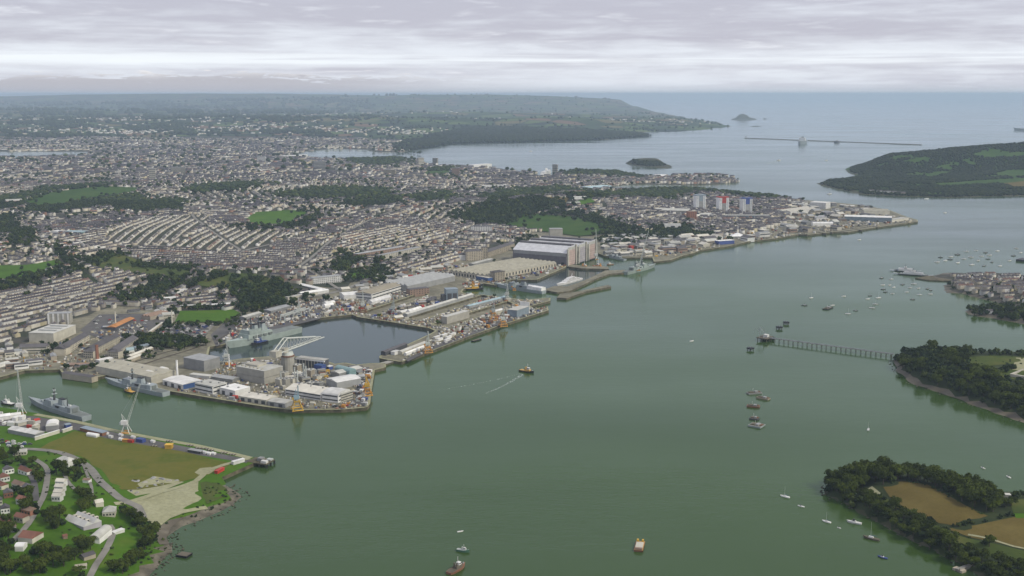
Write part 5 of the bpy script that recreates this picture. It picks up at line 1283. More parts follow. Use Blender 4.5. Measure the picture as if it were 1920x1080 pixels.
def tug(label, bow, stern, hull='black_paint', house='tug_buff', L=None, group=None, name='tug', cat='tug'):
    e, LL = ship_root(name, label, cat, bow, stern, group=group); L = L or LL; Bm = L * 0.34; D = max(1.8, L * 0.09)
    hull_mesh(L, Bm, D, 1.0, 0.5, stern=0.7, n=10, bowrake=0.03).build('hull', hull, e)
    MB().box(-L * 0.46, L * 0.3, -Bm * 0.42, Bm * 0.42, D, D + 0.12).build('deck', house, e)
    MB().frus(-L * 0.12, L * 0.26, -Bm * 0.30, Bm * 0.30, D, D + L * 0.10, L * 0.01).build('deckhouse', house, e)
    MB().frus(L * 0.04, L * 0.22, -Bm * 0.24, Bm * 0.24, D + L * 0.10, D + L * 0.19, L * 0.015).build('wheelhouse', 'white_clad', e)
    MB().box(L * 0.05, L * 0.215, -Bm * 0.235, Bm * 0.235, D + L * 0.13, D + L * 0.165).build('window_band', 'dark_window', e)
    for s in (-1, 1): MB().bar((-L * 0.06, s * Bm * 0.18, D + L * 0.08), (-L * 0.06, s * Bm * 0.18, D + L * 0.22), L * 0.03, None, 8).build('funnel', house, e)
    MB().bar((L * 0.08, 0, D + L * 0.18), (L * 0.08, 0, D + L * 0.42), L * 0.012).build('mast', 'white_paint', e)
    MB().bar((L * 0.42, 0, D * 1.3), (L * 0.42, 0, D * 1.3 + L * 0.05), L * 0.03, None, 8).build('winch', 'grey_steel', e)
    return e
tug('buff and black tug steaming up the river with a white wake', (996, 699), (979, 696), L=26)
tug('buff work vessel moored next to the white launches on the left quay', (152, 713), (174, 716), L=20)
tug('buff and red tug lying outside the moored frigate', (232, 733), (252, 738), L=24)
tug('blue-hulled tug with an orange crane in front of the frigate halls', (1105, 503), (1083, 501), 'blue_paint', 'orange_paint')
tug('red-hulled tug with orange upperworks beside the blue-hulled tug', (1112, 501), (1136, 503), 'red_paint', 'orange_paint')
tug('small red tug at the end of the low jetty', (1138, 497), (1150, 496), 'rust', 'cream_clad')
tug('yellow twin-decked harbour tug in the inner basin', (906, 543), (871, 544), 'black_paint', 'yellow_paint')
tug('second yellow harbour tug lying inside the first one', (905, 537), (872, 540), 'black_paint', 'orange_paint')
tug('white launch with red stripe on the left quay', (117, 708), (133, 711), 'white_paint', 'white_clad', name='launch', cat='boat')
tug('white and red pilot launch beside the buff work vessel', (134, 711), (152, 714), 'red_paint', 'white_clad', name='launch', cat='boat')
tug('white launch tied up ahead of the near frigate', (2, 756), (26, 760), 'black_paint', 'white_clad', name='launch', cat='boat')
tug('blue work barge with a crane lying beside the large grey-green ship', (472, 648), (500, 641), 'black_paint', 'blue_paint', name='workboat', cat='boat')
def hopper_barge():
    e, L = ship_root('hopper_barge', 'cream-decked barge with yellow bow posts alone in mid-river', 'barge', (1202, 1014), (1196, 1039)); L, w = 22.0, 8.0
    MB().frus(-L / 2, L / 2, -w / 2, w / 2, -0.8, 1.8, -0.4).build('hull', 'rust', e)
    MB().box(-L * 0.34, L * 0.28, -w * 0.42, w * 0.42, 1.8, 3.0).build('hold_cover', 'cream_clad', e)
    MB().box(-L * 0.49, -L * 0.36, -w * 0.4, w * 0.4, 1.8, 3.4).build('deckhouse', 'brown_brick', e)
    for s in (-1, 1): MB().box(L * 0.34, L * 0.44, s * w * 0.3 - 0.9, s * w * 0.3 + 0.9, 1.7, 4.6).build('bow_post', 'yellow_paint', e)
    MB().box(-L * 0.5, L * 0.5, -w * 0.48, w * 0.48, 1.7, 1.85).build('deck', 'tug_buff', e)
hopper_barge()
tug('brown work barge with derrick at the bottom of the picture', (872, 1060), (840, 1078), 'rust', 'timber', L=24, name='workboat', cat='boat')
tug('green workboat with a lowered side in mid-river', (880, 1036), (856, 1032), 'green_paint', 'pale_steel', L=13, name='workboat', cat='boat')
def yacht():
    e, L = ship_root('motor_yacht', 'gleaming white motor yacht moored inside the crooked pier', 'yacht', (1046, 536), (1088, 524)); Bm, D = L * 0.16, 4.2
    hull_mesh(L, Bm, D, 1.0, 0.35, stern=0.85).build('hull', 'white_paint', e)
    for k, (a, b, z0) in enumerate(((-0.40, 0.22, 0), (-0.30, 0.14, 2.6), (-0.2, 0.06, 5.0))):
        MB().frus(L * a, L * b, -Bm * (0.42 - 0.05 * k), Bm * (0.42 - 0.05 * k), D + z0, D + z0 + 2.6, 2.0, 0.6).build('deck_tier', 'white_paint', e)
        MB().box(L * a + 2.4, L * b - 2.2, -Bm * (0.42 - 0.05 * k) + 0.1, Bm * (0.42 - 0.05 * k) - 0.1, D + z0 + 1.0, D + z0 + 1.8).build('window_band', 'dark_window', e)
    MB().bar((-L * 0.1, 0, D + 7.4), (-L * 0.13, 0, D + 16), 1.0, 0.4).build('mast', 'white_paint', e)
yacht()
def ship_simple(label, bow, stern, hull='black_paint', name='cargo_ship', house_at=-0.36, hz=14):
    e, L = ship_root(name, label, 'ship', bow, stern); Bm, D = L * 0.16, max(4, L * 0.06)
    hull_mesh(L, Bm, D, 1.0).build('hull', hull, e)
    MB().box(L * (house_at - 0.06), L * (house_at + 0.06), -Bm * 0.4, Bm * 0.4, D, D + hz).build('deckhouse', 'white_clad', e)
    MB().box(L * (house_at - 0.08), L * (house_at - 0.05), -Bm * 0.15, Bm * 0.15, D, D + hz * 1.35).build('funnel', 'dark_clad', e)
    MB().bar((L * 0.3, 0, D), (L * 0.3, 0, D + hz), 0.8).build('mast', 'grey_steel', e)
ship_simple('dark warship at anchor in front of the breakwater', (1500, 271), (1508, 267.5), 'naval_grey', 'anchored_ship', 0.0, 26)
ship_simple('distant cargo ship out at sea', (1902, 244), (1945, 246), 'naval_grey')
def car_ferry():
    e, L = ship_root('car_ferry', 'big white car ferry berthed at the far docks', 'ferry', (1014, 331), (1030, 325)); Bm, D = 24.0, 9.0
    hull_mesh(L, Bm, D, 1).build('hull', 'white_paint', e); MB().frus(-L * .42, L * .3, -11, 11, D, D + 12, 4, 1).build('superstructure', 'white_paint', e); MB().frus(-L * .2, -L * .06, -4, 4, D + 12, D + 24, 2, 1).build('funnel', 'white_clad', e)
car_ferry()
def chain_ferry(label, bow, stern):
    e, L = ship_root('chain_ferry', label, 'ferry', bow, stern); Bm = 18.0
    MB().extr([(-L / 2, 1.5), (-L / 2 + 8, -1), (L / 2 - 8, -1), (L / 2, 1.5), (L / 2, 2.4), (-L / 2, 2.4)][::-1], -Bm / 2, Bm / 2, 'y').build('hull', 'black_paint', e)
    MB().box(-L * 0.45, L * 0.45, -Bm * 0.46, Bm * 0.46, 2.4, 2.7).build('car_deck', 'deck_grey', e)
    for s in (-1, 1):
        MB().box(-L * 0.32, L * 0.32, s * Bm * 0.42 - 1.3, s * Bm * 0.42 + 1.3, 2.6, 7.0).build('side_house', 'white_paint', e)
        MB().box(-L * 0.06, L * 0.06, s * Bm * 0.42 - 1.6, s * Bm * 0.42 + 1.6, 7.0, 11).build('wheelhouse', 'white_clad', e)
        MB().bar((0, s * Bm * 0.42, 11), (0, s * Bm * 0.42, 18), 0.35).build('mast', 'dark_clad', e)
        MB().poly([(s * L * 0.5, -5, 2.2), (s * L * 0.5, 5, 2.2), (s * (L * 0.5 + 11), 5, 3.6), (s * (L * 0.5 + 11), -5, 3.6), (s * L * 0.5, -5, 1.6), (s * L * 0.5, 5, 1.6), (s * (L * 0.5 + 11), 5, 3.1), (s * (L * 0.5 + 11), -5, 3.1)], [(0, 1, 2, 3), (7, 6, 5, 4), (0, 3, 7, 4), (1, 5, 6, 2), (2, 6, 7, 3), (0, 4, 5, 1)]).build('ramp', 'grey_steel', e)
    for i in range(10):
        for s in (-1, 1):
            x = -L * 0.36 + i * L * 0.08
            MB().box(x, x + 4, s * 2.6 - 0.9, s * 2.6 + 0.9, 2.7, 4.1).build('deck_car', random.choice(['white_paint', 'dark_clad', 'blue_clad', 'red_paint', 'grey_steel']), e)
chain_ferry('white chain ferry at the western slip', (1684, 514), (1740, 518))
chain_ferry('second white chain ferry lying behind the first', (1677, 508), (1718, 510))
pier('ferry_slip', 'dark sloping ferry slip below the western town', [(1716, 521), (1745, 516), (1790, 521), (1786, 527), (1740, 525)], z=2.5, top='quay_stone')
pier('barge', 'dark flat hulk lying off the western town', [(1905, 486), (1915, 483), (1990, 488), (1990, 494)], z=5, m_='black_paint', top='dark_clad')

# barges moored in a column in mid-river
def barge(label, bow, stern, w, m_, houses=True):
    e, L = ship_root('mooring_barge', label, 'barge', bow, stern)
    MB().frus(-L / 2, L / 2, -w / 2, w / 2, -0.6, 2.0, -0.3).build('hull', m_, e)
    MB().box(-L * 0.48, L * 0.48, -w * 0.45, w * 0.45, 2.0, 2.15).build('deck', 'timber', e)
    if houses:
        MB().box(-L * 0.26, -L * 0.02, -w * 0.25, w * 0.3, 2.1, 3.9).build('deckhouse', 'grey_clad', e); MB().box(L * 0.08, L * 0.38, -w * 0.3, w * 0.25, 2.1, 3.2).build('cargo', 'timber', e); MB().box(-L * 0.45, -L * 0.3, -w * 0.3, w * 0.1, 2.1, 2.9).build('gear', 'rust', e)
        MB().bar((L * 0.1, 0, 2), (L * 0.1, 0, 8), 0.25).build('mast', 'pale_steel', e)
barge('pale barge at the head of the moored column', (1402, 739), (1426, 737), 8, 'grey_clad')
barge('cream-decked barge lying aslant beside the column', (1420, 746), (1442, 750), 8, 'tan_roof')
barge('brown cluttered barge in the moored column', (1401, 762), (1424, 764), 9, 'rust')
barge('dark low barge above the grey twin barge', (1407, 785), (1422, 787), 10, 'dark_clad')
barge('grey twin barge at the foot of the moored column', (1407, 797), (1430, 801), 16, 'grey_steel')
barge('small dark pontoon off the near shore', (336, 1041), (355, 1044), 9, 'black_paint', False)
barge('low flat dark raft near the long wharf', (886, 641), (900, 637), 6, 'black_paint', False)
barge('dark hulk lying in mid-river off the moorings', (1547, 581), (1557, 577), 11, 'black_paint')

# small craft
def small_boat(x, y, kind, az, L, hullm, sail=True, label=None, group=None):
    p = G(x, y, 0)
    nm = 'sailing_boat' if kind == 's' else 'motor_boat'
    e = empty(nm, (p[0], p[1], 0), az); tag(e, label, 'boat', group)
    Bm = L * 0.3
    hull_mesh(L, Bm, L * 0.11, 0.3, 0.4, stern=0.7, n=8).build('hull', hullm, e)
    MB().frus(-L * 0.12, L * 0.2, -Bm * 0.28, Bm * 0.28, L * 0.11, L * 0.19, L * 0.02, L * 0.015).build('cabin', 'white_clad', e)
    if kind == 's':
        MB().bar((L * 0.05, 0, L * 0.1), (L * 0.05, 0, L * 1.15), 0.14, 0.08).build('mast', 'pale_steel', e); MB().bar((L * 0.05, 0, L * 0.26), (-L * 0.36, 0, L * 0.27), 0.16).build('boom', 'blue_clad', e)
    else:
        MB().frus(-L * 0.02, L * 0.13, -Bm * 0.24, Bm * 0.24, L * 0.19, L * 0.3, L * 0.02).build('wheelhouse', 'dark_window', e)
for x, y, k, az, L, m_, lab in [(1602, 981, 'm', 2.6, 14, 'white_paint', 'broad white motor cruiser moored off the ploughed point'), (1634, 1011, 's', 2.5, 15, 'timber', 'brown-hulled ketch with a tall mast off the ploughed point'), (1655, 1046, 'm', 2.4, 9, 'blue_paint', 'blue-covered boat off the ploughed point'),
                               (1550, 979, 's', 2.4, 9, 'white_paint', 'white yacht moored between the cruiser and the single sloop'), (1472, 932, 's', 2.5, 10, 'white_paint', 'white sloop moored furthest out from the ploughed point'), (1502, 950, 'm', 2.5, 7, 'white_paint', 'small white boat inshore of the outermost sloop'),
                               (1573, 990, 'm', 2.3, 4, 'white_paint', 'tiny white dinghy near the broad motor cruiser'), (1843, 878, 'm', 2.0, 6, 'white_paint', 'small white boat behind the tree-ringed point'), (1891, 895, 'm', 1.8, 7, 'white_paint', 'white boat moored behind the tree-ringed point close to shore'),
                               (1628, 806, 's', 1.2, 9, 'white_paint', 'lone small sailing boat in the creek mouth'), (1297, 640, 'm', 0.6, 9, 'white_paint', 'white motor boat alone in mid-river'), (863, 997, 'm', 0.4, 6, 'white_paint', 'tiny white boat above the green workboat'), (1340, 428 + 8, 'm', 0.3, 10, 'white_paint', 'white launch close to the dockyard river wall'),
                               (1460, 301, 'm', 0.5, 30, 'white_paint', 'fast white craft leaving a wake in the sound'), (995, 284, 's', 0.3, 26, 'white_paint', 'white yacht far out in the sound below the wooded cliffs'), (1549, 301, 's', 0.3, 22, 'white_paint', 'white yacht off the parkland hill'), (1555, 364, 'm', 0.3, 22, 'white_paint', 'white ferry boat passing the parkland point'),
                               (1737, 373, 'm', 0.3, 20, 'white_paint', 'white boat below the parkland woods'), (1772, 399, 's', 0.3, 14, 'white_paint', 'white yacht in the widest part of the river'), (1611, 450, 'm', 0.3, 12, 'white_paint', 'white launch off the tip of the yards')]:
    small_boat(x, y, k, az, L, m_, label=lab)
mo = [(1812, 472), (1830, 470), (1848, 474), (1870, 471), (1855, 479), (1795, 478), (1840, 481), (1820, 483), (1763, 483), (1772, 489), (1757, 492), (1781, 487), (1807, 486), (1834, 489), (1860, 492), (1822, 497), (1893, 489), (1900, 480), (1914, 474), (1905, 466), (1845, 499), (1875, 499),
      (1655, 535), (1656, 543), (1676, 539), (1668, 535), (1692, 534), (1706, 540), (1722, 541), (1739, 542), (1724, 553), (1673, 551), (1711, 562), (1647, 559), (1627, 561), (1631, 555), (1641, 571), (1635, 578), (1604, 583), (1590, 589), (1582, 556), (1508, 573), (1521, 559), (1561, 573), (1653, 522), (1671, 524), (1744, 552), (1660, 548), (1713, 533), (1700, 548), (1745, 545), (1783, 482), (1796, 493), (1852, 486)]
for i, (x, y) in enumerate(mo):
    up = y < 505; dark = i % 3 == 2
    k = 's' if i % 3 == 0 else 'm'
    where = 'the moorings north of the small western town' if not up else 'the moorings beyond the small western town'
    where = 'the moorings below the chain ferries' if not up else 'the moorings beyond the western town'
    lab = ('white sailing boat on ' if k == 's' else ('dark motor boat on ' if dark else 'white motor boat on ')) + where
    small_boat(x, y, k, random.uniform(-0.4, 0.6), random.uniform(8, 12) * (1.25 if up else 1.0), 'dark_clad' if dark else 'white_paint', label=lab, group=lab.split(' on ')[0] + 's on ' + where)
# wakes
def wake(px, w0, w1, name='wake'):
    P = [G2(*p) for p in px]; v, f = [], []
    n = len(P)
    for i, p in enumerate(P):
        t = i / (n - 1); w = w0 + (w1 - w0) * t
        d = P[min(i + 1, n - 1)] - P[max(i - 1, 0)]; d = d / np.linalg.norm(d); nn = np.array((-d[1], d[0]))
        v += [(*(p + nn * w / 2), 0.06), (*(p - nn * w / 2), 0.06)]
    for i in range(n - 1): f.append((2 * i, 2 * i + 1, 2 * i + 3, 2 * i + 2))
    tag(mesh_obj(name, v, f, 'wake_foam'), kind='stuff')
def foam_mat():
    m, nt, b = nt_mat('wake_foam')
    tc = nt.nodes.new('ShaderNodeTexCoord'); n = nt.nodes.new('ShaderNodeTexNoise'); n.inputs['Scale'].default_value = 0.35; n.inputs['Detail'].default_value = 6
    nt.links.new(tc.outputs['Object'], n.inputs['Vector'])
    mr = nt.nodes.new('ShaderNodeMapRange'); mr.inputs[1].default_value = 0.42; mr.inputs[2].default_value = 0.75; mr.inputs[3].default_value = 0.0; mr.inputs[4].default_value = 0.75
    nt.links.new(n.outputs[0], mr.inputs[0]); nt.links.new(mr.outputs[0], b.inputs['Alpha'])
    b.inputs['Base Color'].default_value = (0.62, 0.68, 0.66, 1); b.inputs['Roughness'].default_value = 0.7
    MATS['wake_foam'] = m
foam_mat()
wake([(980, 702), (966, 711), (950, 720), (932, 729), (910, 738)], 5.5, 2.5)
wake([(978, 700), (955, 706), (930, 712), (880, 722), (820, 732)], 1.6, 1.2)
wake([(1458, 302), (1446, 305), (1437, 308)], 26, 14)

# ---------------------------------------------------------------- near shore: barracks, houses, compound
def house_A(name, label, cat, A, B, D, H, roof='gx', wall='white_clad', rmat='slate', **k): return bld(name, label, cat, A, B, D, H, roof, wall, rmat, land='A', **k)
def dormers(r, x1, D, H):
    for j in range(2):
        w = x1 / 2
        for i in range(4):
            y = D * (i + 0.6) / 4.6
            dm = MB().box(w * j + w * 0.62, w * j + w * 0.98, y, y + 2.6, H + 0.8, H + 4.0).build('dormer', 'cream_clad', r)
            MB().box(w * j + w * 0.97, w * j + w * 1.0, y + 0.4, y + 2.2, H + 1.4, H + 3.5).build('window', 'dark_window', dm)
            MB().box(w * j + w * 0.66, w * j + w * 0.94, y - 0.1, y + 0.2, H + 1.4, H + 3.4).build('window', 'dark_window', dm)
house_A('mess_block', 'pair of long pale roofs with four square dormers each and plum side walls', 'building', (157, 995), (191, 988), 31, 6, 'gy', 'lilac_door', 'white_clad', n=2, rh=4.5, extra=dormers)
house_A('gate_house', 'pale hip-roofed house beside the road junction', 'house', (192, 968), (216, 970), 14, 6, 'hip', 'cream_clad', 'pale_roof', rh=3.5, wins=4)
house_A('cottage', 'small cream cottage tucked behind the hip-roofed house', 'house', (180, 951), (195, 950), 9, 5, 'gx', 'cream_clad', 'cream_roof', rh=2.5)
house_A('workshop', 'long pale barrel-roofed hut running down the slope', 'hut', (166, 1016), (187, 1020), 26, 4.5, 'by', 'white_clad', 'pale_roof', rh=4)
house_A('garage', 'narrow white flat-roofed garage by the lane', 'garage', (215, 1003), (234, 998), 5, 3, 'flat', 'white_clad', 'white_clad')
house_A('shed', 'small brown shed on the lawn', 'shed', (119, 1011), (127, 1010), 4, 3, 'gx', 'brown_brick', 'red_tile', rh=1.5)
house_A('villa', 'white hip-roofed villa above the lawns beside the curved road', 'house', (104, 872), (128, 876), 12, 6.5, 'hip', 'white_clad', 'pale_roof', rh=3.5, wins=5)
house_A('villa', 'long cream house at the end of the lane', 'house', (24, 855), (50, 853), 9, 4, 'gx', 'cream_clad', 'pale_roof', rh=2.5, wins=5)
house_A('red_hall', 'rusty red-roofed hall beside the paved ramp', 'hall', (34, 1016), (61, 1020), 16, 5, 'gx', 'cream_clad', 'red_tile', rh=4)
house_A('hut', 'round white hut below the rusty red roof', 'hut', (28, 1034), (44, 1034), 9, 4, 'bx', 'white_clad', 'white_paint', rh=2.5)
house_A('ruin', 'small roofless stone house by the lower lane', 'house', (158, 1052), (180, 1046), 9, 4, 'gx', 'stone', 'slate', rh=2)
house_A('hut', 'low stone hut at the lower edge of the lane', 'hut', (141, 1068), (163, 1067), 6, 3, 'gx', 'cream_clad', 'pale_stone', rh=1.5)
house_A('hut', 'tiny pale roofed hut on the upper lawn', 'hut', (155, 905), (166, 906), 6, 3, 'gx', 'white_clad', 'brown_brick', rh=1.5)
for k, (x, y) in enumerate([(108, 912), (106, 922), (104, 932), (101, 940)]):
    house_A('row_house', 'white stepped house in the short row on the lane bank', 'house', (x - 4, y), (x + 12, y + 1), 7, 5.5, 'gx', 'white_clad', 'cream_roof', rh=2.5, wins=3, group='stepped white houses on the lane bank')
for k, (x, y, az) in enumerate([(2, 905, 0), (22, 915, 1), (8, 935, 0), (30, 945, 1), (2, 965, 0), (26, 978, 1), (40, 965, 1), (10, 890, 0), (34, 888, 1), (-12, 950, 0), (-8, 985, 1), (14, 1000, 0), (45, 925, 0), (-14, 915, 1)]):
    wl_ = ['white_clad', 'cream_clad', 'brick', 'white_clad'][k % 4]; rf = ['red_tile', 'brown_brick', 'slate', 'red_tile', 'slate'][k % 5]
    desc = {'white_clad': 'white', 'cream_clad': 'cream', 'brick': 'brick'}[wl_] + '-walled house with a ' + {'red_tile': 'red tiled', 'brown_brick': 'brown tiled', 'slate': 'grey slate'}[rf] + ' roof on the leafy estate'
    house_A('estate_house', desc, 'house', (x, y), (x + 17, y + (4 if az else -3)), 8, 5.5, 'gx' if az else 'gy', wl_, rf, rh=3, wins=3, group='houses on the leafy estate')
# compound at the left end of the wharf
house_A('store', 'long white-roofed store above the estate by the wharf road', 'shed', (15, 812), (66, 822), 14, 5, 'gx', 'grey_clad', 'white_clad', rh=2.5)
house_A('store', 'domed white store with a grey front at the edge of the dry field', 'shed', (86, 808), (110, 806), 18, 6, 'by', 'grey_clad', 'white_clad', rh=4)
house_A('store', 'white flat store behind the long white-roofed one', 'shed', (-10, 790), (20, 786), 12, 5, 'gx', 'white_clad', 'white_paint', rh=2)
house_A('store', 'smaller white shed next to the wharf crane', 'shed', (18, 785), (40, 782), 9, 4, 'gx', 'white_clad', 'white_clad', rh=2)
house_A('store', 'cream low shed in the middle of the wharf compound', 'shed', (34, 800), (56, 795), 10, 4, 'flat', 'cream_clad', 'pale_roof')
house_A('store', 'small shed with a red roof in the wharf compound', 'shed', (66, 795), (76, 793), 7, 4, 'gx', 'white_clad', 'red_paint', rh=2)
house_A('perimeter_wall', 'pale wall along the upper edge of the dry field', 'wall', (66, 826), (112, 812), 1.2, 4, 'flat', 'cream_clad', 'white_clad')
house_A('perimeter_wall', 'shorter pale wall section by the blue container', 'wall', (118, 812), (136, 806), 1.2, 4, 'flat', 'cream_clad', 'white_clad')
house_A('blue_store', 'blue stack of crates at the wall end by the wharf', 'crates', (124, 803), (134, 801), 6, 4, 'flat', 'blue_paint', 'blue_grey')
house_A('tank', 'long white rounded tank on the field edge', 'tank', (162, 818), (180, 821), 6, 2, 'bx', 'white_clad', 'white_paint', rh=2.5)
house_A('track_train', 'row of red wagons parked on the field track', 'wagons', (408, 889), (421, 882), 4, 3.2, 'flat', 'red_paint', 'red_paint')
house_A('track_train', 'long white trailer parked at the end of the field track', 'trailer', (438, 872), (459, 866), 4, 3.5, 'flat', 'white_paint', 'white_paint')
house_A('container_stack', 'yellow container stack on its gravel pad beside the field', 'container', (309, 842), (322, 842), 7, 4.5, 'flat', 'yellow_paint', 'yellow_paint')
house_A('container_stack', 'orange container among the stores on the wharf', 'container', (229, 829), (239, 830), 4, 3, 'flat', 'orange_paint', 'orange_paint')
house_A('container_stack', 'red container among the stores on the wharf', 'container', (239, 830), (248, 831), 4, 3, 'flat', 'red_paint', 'red_paint')
house_A('container_stack', 'blue container stack among the stores on the wharf', 'container', (255, 829), (267, 831), 6, 4, 'flat', 'blue_paint', 'blue_paint')
house_A('wharf_shed', 'long low grey-blue shed on the wharf above the field', 'shed', (150, 808), (192, 818), 9, 4, 'flat', 'rust', 'blue_grey')
house_A('wharf_shed', 'dark low shed far along the wharf', 'shed', (352, 848), (376, 852), 6, 3, 'flat', 'dark_clad', 'grey_roof')
for k, (x, y) in enumerate([(195, 815), (203, 821), (222, 818), (222, 826), (245, 822), (282, 830), (380, 851), (388, 853), (396, 853)]):
    bld('storage_tank', 'small white tank on the wharf stores area', 'tank', (x, y), (x + 5, y + 1), 4, 1.5, 'bx', 'white_clad', 'white_paint', land='A', rh=2, group='small white tanks on the wharf')
for k, (x, y) in enumerate([(290, 837), (318, 828), (356, 836), (372, 841), (385, 842), (395, 845), (420, 850), (436, 853)]):
    p = LANDS['A'].at(x, y); e = empty('pallet_load', p, -0.3); tag(e, 'low timber load lying on the wharf edge', 'cargo', 'timber loads along the wharf edge')
    MB().box(-4, 4, -1.5, 1.5, 0, 1.2).build('load', 'timber', e); MB().box(-2.4, -1.8, -1.6, 1.6, 0, 1.35).box(1.8, 2.4, -1.6, 1.6, 0, 1.35).build('strap', 'cream_clad', e)
for k, (x, y, s) in enumerate([(252, 902, 3.5), (270, 905, 2.5), (285, 898, 3), (295, 903, 2.2), (305, 899, 3), (318, 902, 2.5), (262, 915, 2.4), (276, 912, 2), (290, 910, 2.4), (302, 908, 2.0), (330, 901, 1.8), (255, 925, 2.2), (246, 921, 2.0)]):
    p = LANDS['A'].at(x, y); e = empty('rubble_heap', p, k * 0.7); tag(e, 'grey rubble heap at the corner of the dry field', 'rubble', 'rubble heaps at the field corner')
    m = MB()
    for q in range(5): m.frus(-s + q * s * 0.3, s * 0.2 + q * s * 0.35, -s * (0.5 + 0.1 * q), s * 0.6, 0, s * (0.35 + 0.1 * ((q * k) % 3)), s * 0.3, s * 0.25)
    m.build('stones', 'concrete' if k % 2 else 'grey_clad', e)
# landing stage on the field point, tank farm beside the jetty root
def landing():
    a, b = G(1795, 1066, 3), G(1842, 1050, 3); d = (b - a)[:2]; e = empty('landing_stage', (a[0], a[1], 0), math.atan2(d[1], d[0])); tag(e, 'short stone landing stage below the ploughed fields', 'jetty')
    ln = float(np.linalg.norm(d)); MB().box(0, ln, -2, 2, -3, 2.6).build('deck', 'concrete', e); MB().box(0, 6, -5, 5, -3, 2.2).build('head', 'stone', e)
    for i in range(5): MB().bar((ln * i / 4, -2.3, -3), (ln * i / 4, -2.3, 4), 0.3).build('pile', 'timber', e)
landing()
def enclosure():
    a, b, ln, rz = frame_of('H', (1897, 706), (1940, 716)); e = empty('concrete_enclosure', a, rz); tag(e, 'pale concrete-walled enclosure with a brown floor on the wooded point', 'enclosure')
    D, L = 62.0, 60.0
    MB().box(0, L, 0, D, -2, 0.5).build('floor', 'brown_brick', e)
    for x0, x1, y0, y1 in ((-2, L, -2, 1), (-2, L, D - 1, D + 2), (-2, 1, 1, D - 1), (L - 2, L + 1, 1, D - 1)): MB().box(x0, x1, y0, y1, -3, 4.2).build('wall', 'cream_clad', e)
    for y in (14, 36): MB().box(12, 50, y, y + 10, 0.4, 3.0).build('tank_roof', 'grey_clad', e)
    c, s_ = math.cos(rz), math.sin(rz); EXCL.append(np.array([(a[0] + c * u - s_ * v, a[1] + s_ * u + c * v) for u, v in ((-9, -14), (L + 4, -14), (L + 4, D + 4), (-9, D + 4))]))
enclosure()
bld('boat_house', 'white house on the tree-covered spit of the western shore', 'house', (1850, 588), (1862, 588), 9, 5, 'gx', 'white_clad', 'slate', land='G', rh=3)
bld('farm_shed', 'pale low shed behind the ring of trees', 'shed', (1865, 932), (1895, 933), 5, 2.5, 'flat', 'concrete', 'pale_roof', land='I')
for (x, y, w_, lab) in [(1657, 363, 14, 'white inn on the parkland waterfront'), (1645, 362, 10, 'pale house beside the white inn'), (1672, 364, 10, 'cream house beyond the white inn'), (1684, 365, 14, 'reddish house row end on the parkland waterfront'), (1630, 361, 9, 'small pale cottage on the parkland quay')]:
    bld('quay_house', lab, 'house', (x, y), (x + w_, y), 14, 9, 'gx', 'pink_door' if 'red' in lab else 'white_clad', 'slate', land='F', rh=4)
# ---------------------------------------------------------------- trees
EXCL.append(np.array([LANDS['B'].at(*p)[:2] for p in [(328, 604), (338, 584), (437, 581), (452, 588), (422, 606)]]))
attr_mat('foliage', 0.9, 0.45, 0.35); attr_mat('far_foliage', 0.95, 0.35, 0.05); attr_mat('house_wall', 0.85, 0.12, 0.2); attr_mat('house_roof', 0.8, 0.2, 0.1); attr_mat('far_house', 0.85, 0.15, 0.05)
mat('bark', (0.07, 0.055, 0.04), 0.9)
def foliage_mat(nm, c):
    m, nt, b = nt_mat(nm)
    tc = nt.nodes.new('ShaderNodeTexCoord'); n1 = nt.nodes.new('ShaderNodeTexNoise'); n1.inputs['Scale'].default_value = 0.55; n1.inputs['Detail'].default_value = 5
    nt.links.new(tc.outputs['Object'], n1.inputs['Vector'])
    oi = nt.nodes.new('ShaderNodeObjectInfo')
    ad = nt.nodes.new('ShaderNodeMath'); ad.operation = 'MULTIPLY_ADD'; ad.inputs[1].default_value = 0.62
    nt.links.new(oi.outputs['Random'], ad.inputs[0]); nt.links.new(n1.outputs[0], ad.inputs[2])
    r = nt.nodes.new('ShaderNodeValToRGB'); nt.links.new(ad.outputs[0], r.inputs[0])
    e = r.color_ramp.elements; e[0].position = 0.28; e[0].color = (c[0] * 0.40, c[1] * 0.45, c[2] * 0.6, 1); e[1].position = 1.0; e[1].color = (c[0] * 2.6, c[1] * 2.2, c[2] * 1.6, 1)
    nt.links.new(r.outputs[0], b.inputs['Base Color']); b.inputs['Roughness'].default_value = 0.9; b.inputs['Specular IOR Level'].default_value = 0.1
    MATS[nm] = m
foliage_mat('leaves', (0.026, 0.042, 0.008))
def ico(sub=0):
    bm = bmesh.new(); bmesh.ops.create_icosphere(bm, subdivisions=max(sub, 1), radius=1.0)
    V = np.array([v.co[:] for v in bm.verts]); T = np.array([[v.index for v in f.verts] for f in bm.faces]); bm.free(); return V, T
ICO1 = ico(1)
